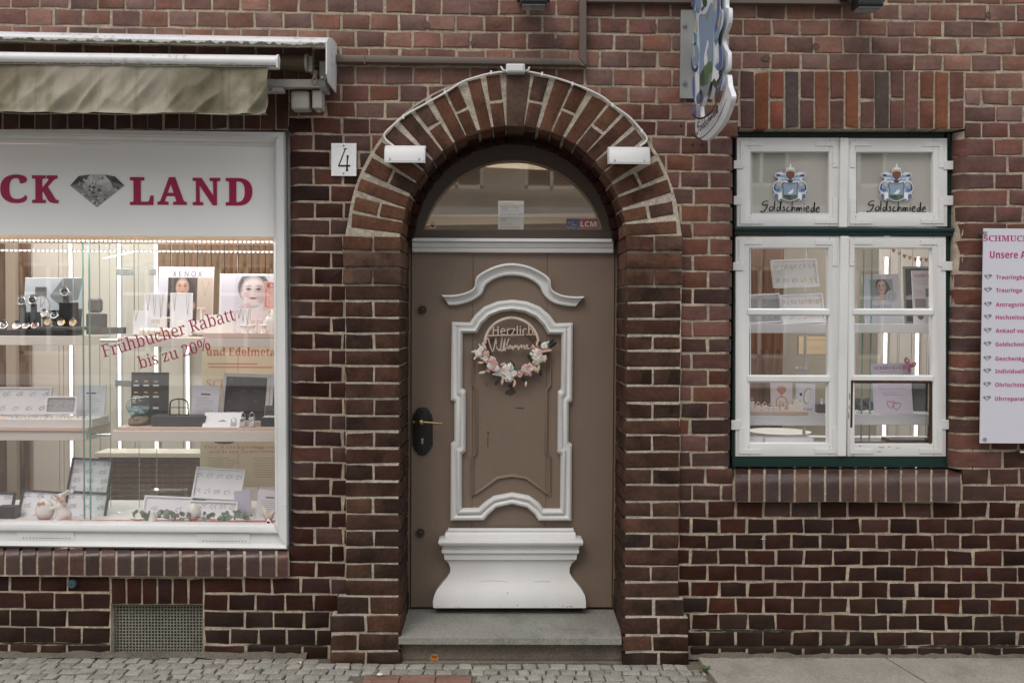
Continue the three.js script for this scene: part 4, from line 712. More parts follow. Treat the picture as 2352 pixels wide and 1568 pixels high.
// ---------------------------------------------------------------- shop window
const shop = part(house, 'shop_window');
const ZG = -0.058; // glass
{
  const z = -0.012, W = 6;
  // outer casing and inner beads run as mouldings: top rail, right stile, bottom rail
  const oT = [[-440, 289], [656, 304]], iT = [[-440, 319], [627, 336]];
  mesh('top_rail', moulding(oT, iT, z - 0.035, [[0, -0.03], [0, 0.02], [0.1, 0.035], [0.45, 0.034], [0.5, 0.026], [0.55, 0.028], [0.72, 0.016], [0.76, 0.004], [0.82, 0.006], [1, -0.006], [1, -0.05]]), M.white, shop);
  mesh('stile', moulding([[656, 304], [657, 420], [661, 800], [664, 1258]].map(p => p), [[627, 336], [627, 420], [628, 800], [631, 1204]], z - 0.035, [[0, -0.03], [0, 0.022], [0.08, 0.035], [0.62, 0.036], [0.66, 0.028], [0.72, 0.03], [0.95, 0.008], [1, -0.006], [1, -0.05]].map(p => p)), M.white, shop);
  mesh('bottom_rail', moulding([[-440, 1194], [631, 1204]], [[-440, 1247], [664, 1258]], z - 0.035, [[0, -0.05], [0, 0.012], [0.05, 0.03], [0.2, 0.036], [0.3, 0.034], [0.33, 0.018], [0.36, 0.016], [0.78, 0.02], [0.82, 0.036], [0.93, 0.042], [1, 0.034], [1, -0.05]]), M.white, shop);
  for (const [x0, x1, y0, n] of [[50, 156, 1236.5, 15], [465, 562, 1243.5, 14]]) {
    boxAt(shop, 'vent_strip', R(x0 - 16, y0 - 18, x1 + 10, y0 + 5, z), z - 0.0135, 0.004, M.white, 0.0008);
    for (let k = 0; k < n; k++) { const c = P(x0 + (x1 - x0) * k / (n - 1), y0 + k * 0.08, z); mesh('vent_hole', cyl([c[0], c[1], z - 0.016], [c[0], c[1], z - 0.0125], 0.0026, 0.0026, 8), M.black, shop); }
  }
  for (const [x, y] of [[652, 800], [654, 1160], [650, 1232], [651, 665]]) { const c = P(x, y, z); mesh('plug', new THREE.SphereGeometry(0.006, 10, 8).scale(1, 1, 0.4).translate(c[0], c[1], z - 0.001), M.white, shop); }
  boxAt(shop, 'casing', R(640, 290, 696, 1260, -0.085), -0.085, 0.05, M.white, 0.002); boxAt(shop, 'casing', R(-440, 286, 640, 318, -0.085), -0.085, 0.05, M.white, 0.002);
  // panes: sign panel above, glass below
  boxAt(shop, 'sign_panel', R(-440, 330, 630, 540, ZG), ZG - 0.002, 0.012, std(lin(0.85, 0.845, 0.83), 0.35), 0.001);
  boxAt(shop, 'pane', R(-440, 538, 632, 1206, ZG), ZG - 0.004, 0.006, M.glass, 0.0005);
}
{ // name of the shop and its diamond on the panel
  const z = ZG - 0.0005, put = (ch, x0, y0, x1, y1) => { const a = P(x0, y1, z), b = P(x1, y0, z); return textGeo(ch, fSerifB, b[0] - a[0], b[1] - a[1], 0.003, true, 0.022).translate(a[0], a[1], z - 0.001); };
  const L = [['C', 0, 401, 60.5, 466], ['K', 73, 403, 133, 466], ['L', 298, 407, 352, 470.5], ['A', 361, 407, 428, 470], ['N', 442, 408.5, 505, 471], ['D', 518, 409, 579, 471.5]];
  for (const [ch, ...b] of L) meta(mesh('sign_letter', put(ch, ...b), M.deepRed), `dark red slab serif letter ${ch} on the white shop sign`, 'letter', 'letters of the shop sign');
  const t = thing('diamond_emblem', 'grey faceted cut diamond between the words on the white shop sign', 'emblem'), sh = [0.62, 0.38, 0.2, 0.09, 0.045, 0.48, 0.3].map(v => std(lin(v, v * 0.98, v * 0.95), 0.4));
  const D = (x, y) => [x / 3, y / 3], f = [[], [], [], [], [], [], []];
  const g = [[480, 1278], [540, 1212], [620, 1202], [715, 1202], [790, 1215], [855, 1278], [780, 1308], [665, 1318], [560, 1308], [665, 1428], [575, 1250], [665, 1270], [760, 1250]];
  const tri = [[0, 1, 10, 4], [1, 2, 10, 3], [2, 11, 10, 0], [2, 3, 11, 5], [3, 12, 11, 0], [3, 4, 12, 3], [4, 5, 12, 4], [0, 10, 8, 2], [10, 11, 8, 5], [8, 11, 7, 1], [7, 11, 6, 1], [11, 12, 6, 5], [12, 5, 6, 2]];
  for (const [a, b, c, m] of tri) f[m].push([g[a], g[b], g[c]]);
  for (let k = 0; k < 60; k++) { // facets of the lower half and sparkle
    const u = rnd(), v = rnd() * 0.9, y = 1290 + v * 130, hw = 170 * (1 - v) ** 1.05, x = 665 + (u * 2 - 1) * hw, s = 22 * (1 - v * 0.5); f[Math.floor(rnd() * 7)].push([[x, y - s * rr(0.3, 1)], [x - s * rr(0.4, 1), y + s * rr(0, 0.7)], [x + s * rr(0.4, 1), y + s * rr(0, 0.7)]]);
    if (k < 28) { const x2 = 665 + (rnd() * 2 - 1) * 150, y2 = 1212 + rnd() * 80, q = 14; if (Math.abs(x2 - 665) < 185 - (1278 - Math.min(1278, y2)) * 0.9) f[Math.floor(rnd() * 7)].push([[x2, y2 - q], [x2 - q * rr(0.3, 1), y2 + q * 0.6], [x2 + q * rr(0.3, 1), y2 + q * 0.5]]); }
  }
  const base = poly([[480, 1278], [540, 1212], [620, 1202], [715, 1202], [790, 1215], [855, 1278], [665, 1428]].map(p => D(...p)).reverse(), z); mesh('stone', flatShape(base, 0.002).translate(0, 0, z), sh[6], t);
  f.forEach((F, m) => F.forEach((q, i) => { const w = q.map(p => P(...D(...p), z)), cw = (w[1][0] - w[0][0]) * (w[2][1] - w[0][1]) - (w[2][0] - w[0][0]) * (w[1][1] - w[0][1]) < 0; const G = new THREE.BufferGeometry(); G.setAttribute('position', new THREE.Float32BufferAttribute((cw ? [0, 2, 1] : [0, 1, 2]).flatMap(k => [...w[k], z + 0.0004 + (i % 9) * 0.00012 + m * 0.00002]), 3)); G.computeVertexNormals(); mesh('facet', planarUV(G), sh[m], t); }));
}
{ // early-booking offer stuck on the glass, rising to the right
  const z = ZG + 0.0005, line = (s, x0, y0, x1, y1, h, lab) => { const a = P(x0, y0, z), b = P(x1, y1, z), len = Math.hypot(b[0] - a[0], b[1] - a[1]), an = Math.atan2(b[1] - a[1], b[0] - a[0]); const g = textGeo(s, fSerif, len, h, 0.0006).rotateZ(an).translate(a[0], a[1], z); meta(mesh('window_lettering', g, M.magenta), lab, 'lettering', 'offer on the shop window'); };
  line('Frühbucher Rabatt', 238, 821, 541, 735, 0.062, 'crimson line Frühbucher Rabatt slanting across the shop glass');
  line('bis zu 20%', 321, 847, 484, 802, 0.058, 'crimson line bis zu 20% slanting across the shop glass');
}
function cameraSticker(cx, cy, s, z, label) {
  const c = P(cx, cy, z), k = R(0, 0, s, 1, z).w, t = thing('warning_sticker', label, 'sticker', [c[0], c[1], z], 'camera warning stickers');
  const tri = r => [[-r, -r * 0.7], [r, -r * 0.7], [0, r * 1.0]];
  mesh('edge', flatShape(tri(k), 0.0004).translate(0, 0, 0.0006), std(lin(0.55, 0.05, 0.05), 0.5), t); mesh('field', flatShape(tri(k * 0.82), 0.0004).translate(0, -k * 0.02, 0.001), M.whitePlain, t);
  mesh('symbol', flatShape([[-0.35, -0.2], [0.2, -0.35], [0.32, 0.02], [-0.24, 0.14]].map(([x, y]) => [x * k, y * k]), 0.0004).translate(0, 0, 0.0014), M.ink, t);
}
cameraSticker(616, 1198, 12.5, ZG + 0.001, 'triangular red and white camera warning sticker at the corner of the shop glass');
cameraSticker(993, 518, 11.5, ZD - 0.001, 'triangular red and white camera warning sticker in the fanlight');
{ // fanlight notice and radio sticker
  const z = ZD - 0.0005, r = R(1144, 461, 1203, 527, z), t = thing('paper_notice', 'white sheet of opening hours taped inside the fanlight', 'notice', [r.cx, r.cy, z - 0.008]);
  const pt = canvasTex(256, 300, (x, w, h) => { x.fillStyle = '#d8d6d2'; x.fillRect(0, 0, w, h); x.fillStyle = '#333'; x.font = '15px monospace'; ['Öffnungszeiten', '', 'Montag bis Freitag', '10:00 Uhr - 18:00 Uhr', 'Samstag', '10:00 Uhr - 16:00 Uhr', '', 'Termine gerne auch außerhalb', 'der Öffnungszeiten möglich.', '', 'Telefon', 'Handy', 'E-Mail', '', 'Ihr Team vom', '', 'Schmuck-Land Lüneburg'].forEach((s, i) => x.fillText(s, 26, 24 + i * 16)); });
  mesh('sheet', rbox(r.w, r.h, 0.0006, 0.0001), M.card, t); mesh('print', new THREE.PlaneGeometry(r.w * 0.99, r.h * 0.99).translate(0, 0, 0.0006), std(0xffffff, 0.7, { map: pt }), t);
  const q = R(1301, 502, 1373, 528, z), u = thing('radio_sticker', 'blue and red rectangular sticker with LCM in white at the edge of the fanlight', 'sticker', [q.cx, q.cy, z - 0.0055]);
  mesh('base', rbox(q.w, q.h, 0.0008, 0.0001), std(lin(0.30, 0.01, 0.02), 0.4), u); mesh('blue_field', flatShape([[-q.w / 2, -q.h / 2], [-q.w * 0.13, -q.h / 2], [-q.w * 0.085, 0], [-q.w * 0.13, q.h / 2], [-q.w / 2, q.h / 2]], 0.0004).translate(0, 0, 0.0009), std(lin(0.01, 0.03, 0.17), 0.4), u);
  mesh('lettering', textGeo('LCM', fSansB, q.w * 0.5, q.h * 0.48, 0.0005).translate(-q.w * 0.04, -q.h * 0.2, 0.0006), M.whitePlain, u);
  const sc = [[[-0.45, 0.3], [-0.42, 0.1], [-0.36, 0.2], [-0.3, 0.12], [-0.26, 0.3]], [[-0.32, 0.0], [-0.28, -0.1], [-0.24, 0.0], [-0.18, -0.06]], [[-0.46, -0.2], [-0.42, -0.36], [-0.34, -0.24], [-0.26, -0.34], [-0.18, -0.2]]];
  mesh('script', join(sc.map(s => ribbon(s.map(([x, y]) => [x * q.w, y * q.h]), 0.0012, 0.0004).translate(0, 0, 0.0014))), M.whitePlain, u);
}

// ---------------------------------------------------------------- awning
{
  const t = thing('awning', 'rolled-up awning with white hood and stained green-grey valance over the shop window', 'awning');
  const xe = -0.769, cap = [[771, 103], [766, 94], [760, 87.5], [755, 86], [750, 88], [747.5, 95], [747.5, 170], [752, 190], [769, 213], [771, 160]];
  const cz = cap.map(p => PX(p[0], p[1], xe));
  const plate = flatShape(cz.map(([z, y]) => [-z, y]).reverse(), 0.006, 0.001).rotateY(Math.PI / 2); plate.translate(xe + 0.006, 0, 0); mesh('end_plate', toCreasedNormals(plate, 0.4), M.awnMetal, t);
  const run = (prof, x0, dy0, x1, dy1, n = 1) => { const pos = []; for (let k = 0; k < prof.length - 1; k++) { const [z, y] = prof[k], [z2, y2] = prof[k + 1]; const a = [x0, y + dy0, z], b = [x1, y + dy1, z], c = [x1, y2 + dy1, z2], d = [x0, y2 + dy0, z2]; pos.push(...a, ...c, ...b, ...a, ...d, ...c); } const g = new THREE.BufferGeometry(); g.setAttribute('position', new THREE.Float32BufferAttribute(pos, 3)); return toCreasedNormals(planarUV(g), 0.7); };
  const slope = (P(0, 72, 0.2)[1] - P(754, 86, 0.2)[1]) / (P(0, 72, 0.2)[0] - P(754, 86, 0.2)[0]);
  const hp = [[771, 103], [766, 94], [760, 87.5], [755, 86], [751, 87.5], [748.5, 91], [747.2, 97], [747.4, 104], [748, 108]].map(p => PX(p[0], p[1], xe));
  const xl = -3.3, drop = slope * (xl - xe); mesh('hood', run([...hp, [hp[8][0] - 0.004, hp[8][1]], ...hp.slice(0, 8).reverse().map(([z, y]) => [z - 0.002, y - 0.003])], xl, drop, xe, 0), M.hood, t);
  const grime = (x0, x1, y, z, h, ns) => { const pos = [], n = 600, q = i => { const x = x0 + (x1 - x0) * i / n, yy = typeof y === 'function' ? y(x) : y; return [x, yy, yy + h * (0.25 + 1.1 * clamp(fbm(i / n, 0.3, 170, 3, ns) * 1.6 - 0.45))]; }; for (let i = 0; i < n; i++) { const a = q(i), b = q(i + 1); pos.push(a[0], a[1], z, b[0], b[1], z, b[0], b[2], z, a[0], a[1], z, b[0], b[2], z, a[0], a[2], z); } const g = new THREE.BufferGeometry(); g.setAttribute('position', new THREE.Float32BufferAttribute(pos, 3)); g.computeVertexNormals(); mesh('grime_edge', planarUV(g), std(lin(0.16, 0.155, 0.11), 0.95, { map: stoneMap }), t); };
  grime(xl, xe - 0.004, x => hp[8][1] + slope * (x - xe), hp[7][0] + 0.003, 0.014, 3);
  // front rail
  const zb = 0.34, bx = -0.965, bt = P(628, 123, zb)[1], bb = P(628, 152, zb)[1], bh = bt - bb, sl2 = (P(0, 115, zb)[1] - bt) / (P(0, 115, zb)[0] - P(628, 123, zb)[0]);
  const bp = []; for (let k = 0; k <= 8; k++) { const a = k / 8 * Math.PI; bp.push([zb - 0.035 + 0.035 * Math.sin(a), bt - bh * (1 - Math.cos(a)) / 2]); } bp.push([zb - 0.06, bb], [zb - 0.06, bt], [zb - 0.035, bt]);
  mesh('front_rail', run(bp, xl, sl2 * (xl - bx), bx, 0), M.awnMetal, t);
  grime(xl, bx, x => bb + 0.001 + sl2 * (x - bx), zb - 0.012, 0.010, 9);
  const ec = [[0.028, bt + 0.004], [0.006, bt - 0.004], [0.0, bt - bh * 0.4], [0.004, bb - 0.004], [0.04, bb - 0.004], [0.052, bt - 0.01]].map(([z, y]) => [-(zb - z), y]); mesh('rail_end', flatShape(ec.reverse(), 0.008, 0.001).rotateY(Math.PI / 2).translate(bx + 0.008, 0, 0), M.awnMetal, t);
  // cloth from the roller to the rail, valance with folds
  mesh('cloth', run([[0.13, bt + 0.012], [0.3, bt + 0.004], [0.3, bt + 0.002], [0.13, bt + 0.01]], xl, sl2 * (xl - bx), -0.99, 0), std(lin(0.52, 0.49, 0.42), 0.9, { map: fabricDirt, side: THREE.DoubleSide }), t);
  const nx = 240, ny = 22, g = new THREE.PlaneGeometry(1, 1, nx, ny), p = g.attributes.position, uv = g.attributes.uv;
  for (let i = 0; i < p.count; i++) {
    const u = p.getX(i) + 0.5, v = 0.5 - p.getY(i), px = -440 + u * 1055.5, top = 146.5 + (px) / 615 * 8, bot = 258 + px / 615 * 6 + 1.4 * Math.sin(px / 37) + 1.6 * Math.sin(px / 101);
    const z0 = 0.318, q = P(px - v * 3 * (px > 500 ? (px - 500) / 115 : 0), top + (bot - top) * v, z0);
    // wrinkles of all sizes, stretched along the pull of the cloth (down to the left)
    const al = (px * 0.62 - v * 108 * 0.78) / 1, ac = px * 0.78 + v * 108 * 0.62, rg = (f, g, o) => { const n = vn(ac / f + o, al / g + o * 0.3, 256); return 1 - Math.abs(2 * n - 1) ** 1.0; };
    const d = 1.3 * (rg(66, 190, 7) - 0.5) + 0.95 * (rg(31, 110, 31) - 0.5) + 0.22 * (vn(ac / 12 + 3, al / 40, 256) - 0.5) + 0.7 * (vn(px / 90 + 11, v * 1.2, 256) - 0.5);
    const lip = 0.007 * stepS(0.93, 1, v); p.setXYZ(i, q[0], q[1], z0 + (0.003 + 0.031 * Math.min(1, v * 1.5)) * d + lip); uv.setXY(i, q[0] * 0.9, q[1] * 0.9);
  }
  g.computeVertexNormals(); mesh('valance', g, M.fabric, t);
  const hem = []; for (let k = 0; k <= 60; k++) { const px = -440 + k / 60 * 1052; hem.push([...P(px, 258 + px / 615 * 6 + 1.4 * Math.sin(px / 37) + 1.6 * Math.sin(px / 101), 0.322), 0.322]); } mesh('hem', tube(hem, 0.0028, 120, 6), std(lin(0.24, 0.25, 0.17), 0.9), t);
  const rl = P(640, 143, 0.14), rl2 = P(702, 145, 0.14); mesh('roller', cyl([xl, rl[1], 0.14], [rl2[0], rl2[1], 0.14], 0.036, 0.036, 20), std(lin(0.17, 0.13, 0.095), 0.9, { map: fabricDirt }), t);
  mesh('roller_cap', cyl([rl2[0], rl2[1], 0.14], [rl2[0] + 0.012, rl2[1], 0.14], 0.04, 0.04, 20), M.awnBeige, t);
  boxAt(t, 'support_bar', R(560, 181, 746, 200, 0.15), 0.15, 0.05, M.awnBeige, 0.003); boxAt(t, 'support_bar', R(560, 200, 650, 210, 0.16), 0.16, 0.05, M.awnBeige, 0.003);
  boxAt(t, 'bracket', R(733, 140, 749, 207, 0.13), 0.13, 0.1, M.awnBeige, 0.003); boxAt(t, 'bracket', R(707, 128, 717, 164, 0.16), 0.16, 0.06, M.awnBeige, 0.003);
  const rg = P(722, 186, 0.2); mesh('crank_eye', join([new THREE.TorusGeometry(0.0125, 0.0045, 8, 20).scale(0.8, 1.25, 1).translate(rg[0], rg[1], 0.2), cyl([rg[0], rg[1] + 0.012, 0.2], [rg[0], rg[1] + 0.045, 0.17], 0.008, 0.014)]), std(lin(0.20, 0.15, 0.11), 0.5, { metalness: 0.6 }), t);
  boxAt(t, 'motor_box', R(667, 207, 710, 251, 0.12), 0.12, 0.08, M.awnBeige, 0.012); boxAt(t, 'motor_box', R(716, 206, 739, 249, 0.13), 0.13, 0.08, M.awnBeige, 0.008); boxAt(t, 'plug', R(727, 249, 734, 257, 0.11), 0.11, 0.02, M.awnBeige, 0.002);
  for (const [x, y] of [[740, 178], [622, 206]]) { const c = P(x, y, 0.16); mesh('bolt', cyl([c[0], c[1], 0.14], [c[0], c[1], 0.166], 0.005), M.steel, t); }
}
// ---------------------------------------------------------------- ducts, floodlights, arch lamps, cable
{
  const t = thing('cable_duct', 'brown painted metal duct running above the arch and turning upwards', 'duct');
  const zc = 0.045, f = (n, pts) => mesh(n, toCreasedNormals(flatShape(poly(pts, zc), 0.042, 0.002).translate(0, 0, zc), 0.4), M.duct, t);
  f('rail', [[740, 141], [1329, 148.5], [1346.5, 152.5], [1346.5, 152.5], [1331, 134.5], [740, 125]].filter((p, i) => i !== 3)); f('riser', [[1331, 133.5], [1347.2, 151], [1347.2, -420], [1330, -420]]);
  for (const x of [837, 1268]) boxAt(t, 'clip', R(x - 1, 126, x + 1.4, 147, zc + 0.001), zc + 0.001, 0.02, M.duct, 0.0005);
  const t2 = thing('cable_duct', 'brown metal duct along the top edge between the two black floodlights', 'duct'); mesh('rail', flatShape(poly([[1348.5, 3.5], [1960, 9], [1960, -12], [1348.5, -16]], 0.04), 0.038, 0.002).translate(0, 0, 0.04), M.duct, t2);
  mesh('cable', tube([[...P(1955, 4, 0.03), 0.03], [...P(1968, 5, 0.05), 0.05], [...P(1976, 3, 0.09), 0.09]], 0.005, 12), M.greyMetal, t2);
}
function flood(cx, yb, lab) {
  const z = 0.22, c = P(cx, yb, z), t = thing('floodlight', lab, 'floodlight', [c[0], c[1], z], 'black floodlights above the frame');
  mesh('housing', rbox(0.115, 0.075, 0.10, 0.012).translate(0, 0.04, -0.03), M.black, t); mesh('front_glass', rbox(0.10, 0.006, 0.08, 0.002).translate(0, 0.0015, -0.03), M.lens, t);
  mesh('bracket', join([rbox(0.014, 0.06, 0.02, 0.003).translate(-0.066, 0.06, -0.05), rbox(0.014, 0.06, 0.02, 0.003).translate(0.066, 0.06, -0.05), rbox(0.146, 0.014, 0.16, 0.003).translate(0, 0.095, -0.13)]), M.black, t);
  mesh('cooling_fin', join([-0.03, 0, 0.03].map(x => rbox(0.006, 0.02, 0.08, 0.001).translate(x, 0.082, -0.03))), M.black, t);
}
flood(1226, 12, 'black floodlight at the top edge over the arch'); flood(1998, 18, 'black floodlight at the top edge over the casement window');
for (const [x0, x1, y0, y1, lab] of [[882, 976, 333, 373, 'white folded metal lamp shade on the left side of the arch'], [1399, 1494, 336, 376, 'white folded metal lamp shade on the right side of the arch']]) {
  const zf = 0.13, r = R(x0, y0, x1, y1, zf), t = thing('arch_lamp', lab, 'lamp', [r.cx, r.cy, ZS], 'lamp shades on the arch');
  const h = r.h, w = r.w, d = zf - ZS, prof = [[0, h / 2 + 0.006], [d * 0.5, h / 2 + 0.006], [d * 0.68, h / 2 + 0.003], [d * 0.8, h * 0.42], [d * 0.89, h * 0.28], [d * 0.95, h * 0.08], [d * 0.985, -h * 0.18], [d, -h / 2], [d - 0.003, -h / 2], [d * 0.94, h * 0.02], [d * 0.78, h * 0.36], [d * 0.5, h / 2 + 0.002], [0, h / 2 + 0.002]];
  mesh('shade', toCreasedNormals(flatShape(prof.map(([z, y]) => [-z, y]).reverse(), w, 0.001).rotateY(Math.PI / 2).translate(w / 2, 0, 0), 0.5), std(lin(0.80, 0.80, 0.81), 0.5, { map: paintMap }), t);
  for (const s of [-1, 1]) mesh('end_cheek', flatShape(prof.slice(0, 8).concat([[0.02, -h / 2 + 0.01]]).map(([z, y]) => [-z, y]).reverse(), 0.002).rotateY(Math.PI / 2).translate(s * (w / 2 - 0.004), 0, 0), std(lin(0.78, 0.78, 0.79), 0.5), t);
  for (const q of [-0.36, 0.36]) mesh('screw', cyl([q * w, -h * 0.3, d * 0.98], [q * w, -h * 0.3, d * 0.98 + 0.005], 0.0035), M.steel, t); mesh('seam', rbox(w * 0.99, 0.0012, 0.002, 0.0004).translate(0, -h * 0.42, d * 0.998), M.greyMetal, t);
  mesh('mount', rbox(w * 0.6, 0.03, 0.03, 0.004).translate(0, h * 0.25, 0.015), M.greyMetal, t); mesh('tube', cyl([-w * 0.42, 0, 0.05], [w * 0.42, 0, 0.05], 0.012), std(lin(0.7, 0.7, 0.7), 0.4), t);
}
{
  const zc = ZS + 0.008, t = thing('arch_cable', 'white cable clipped along the rim of the brick arch', 'cable');
  const wm = std(lin(0.66, 0.64, 0.61), 0.5), L = [[905, 336], [890, 325], [883, 316], [886, 303], [930, 265], [978, 238], [1022, 213], [1055, 192], [1072, 184], [1120, 170], [1163, 164]], Rr = [[1207, 163], [1240, 170], [1290, 183], [1345, 203], [1385, 223], [1410, 243], [1445, 268], [1472, 297], [1486, 316], [1484, 325], [1470, 336]];
  for (const c of [L, Rr]) mesh('cable', tube(c.map(p => [...P(p[0], p[1], zc), zc]), 0.0052, 70, 6), wm, t);
  for (const p of [[926, 269], [1022, 212], [1128, 167], [1245, 170], [1315, 193], [1407, 241], [1474, 301]]) { const c = P(p[0], p[1], zc); mesh('clip', rbox(0.009, 0.017, 0.01, 0.002).translate(c[0], c[1], zc + 0.003), M.whitePlain, t); }
  const r = R(1162, 145, 1206.5, 166.5, 0.07); const b = thing('junction_box', 'small pale plastic junction box at the crown of the arch', 'junction box', [r.cx, r.cy, 0.045]);
  mesh('box', rbox(r.w, r.h, 0.05, 0.008), std(lin(0.62, 0.62, 0.62), 0.3), b); mesh('lid', rbox(r.w * 0.8, r.h * 0.66, 0.004, 0.002).translate(0, 0, 0.0262), std(lin(0.68, 0.68, 0.68), 0.25), b);
  mesh('cable_end', join([tube([[r.w / 2 - 0.004, -0.008, 0], [r.w / 2 + 0.012, -0.004, 0], [r.w / 2 + 0.02, 0.012, -0.01]], 0.0048, 12, 6), tube([[-r.w / 2 + 0.004, -0.008, 0], [-r.w / 2 - 0.012, -0.004, 0], [-r.w / 2 - 0.022, 0.014, -0.01]], 0.0048, 12, 6)]), wm, b);
}
{ // house number
  const z = 0.012, r = R(760, 328.5, 818, 404, z), t = thing('house_number_plate', 'white enamel plate with black number 4 beside the arch', 'house number', [r.cx, r.cy, 0.006]);
  mesh('plate', rbox(r.w, r.h, 0.01, 0.002), M.enamel, t); const k = r.w, zz = 0.0052;
  const four = [ribbon([[0.06 * k, 0.42 * k], [-0.08 * k, 0.05 * k], [-0.2 * k, -0.24 * k]], 0.045 * k, 0.001, false, 4), ribbon([[-0.22 * k, -0.25 * k], [0.26 * k, -0.245 * k]], 0.07 * k, 0.001, false, 0), ribbon([[0.16 * k, 0.17 * k], [0.14 * k, -0.1 * k], [0.13 * k, -0.46 * k]], u => (0.10 - 0.05 * Math.sin(Math.PI * u)) * k, 0.001, false, 4), ribbon([[0.0 * k, 0.42 * k], [0.12 * k, 0.43 * k]], 0.04 * k, 0.001, false, 0)];
  mesh('numeral', join(four).translate(0, 0, zz + 0.0008), M.ink, t); const el = []; for (let i = 0; i < 40; i++) el.push([Math.cos(i / 40 * 6.283) * k * 0.36, Math.sin(i / 40 * 6.283) * k * 0.52]);
  mesh('embossed_oval', ribbon([...el, el[0]], 0.012 * k, 0.001, false, 1).translate(0, 0, zz + 0.0006), M.enamel, t);
  for (const s of [-1, 1]) { mesh('screw', cyl([0, s * r.h * 0.42, 0.003], [0, s * r.h * 0.42, 0.007], 0.0035), M.dark, t); for (const q of [-1, 1]) mesh('scroll', ribbon([[q * 0.1 * k, s * r.h * 0.44], [q * 0.22 * k, s * r.h * 0.40], [q * 0.3 * k, s * r.h * 0.43], [q * 0.36 * k, s * r.h * 0.36], [q * 0.3 * k, s * r.h * 0.34]], 0.016 * k, 0.001).translate(0, 0, zz + 0.0006), M.enamel, t); }
}
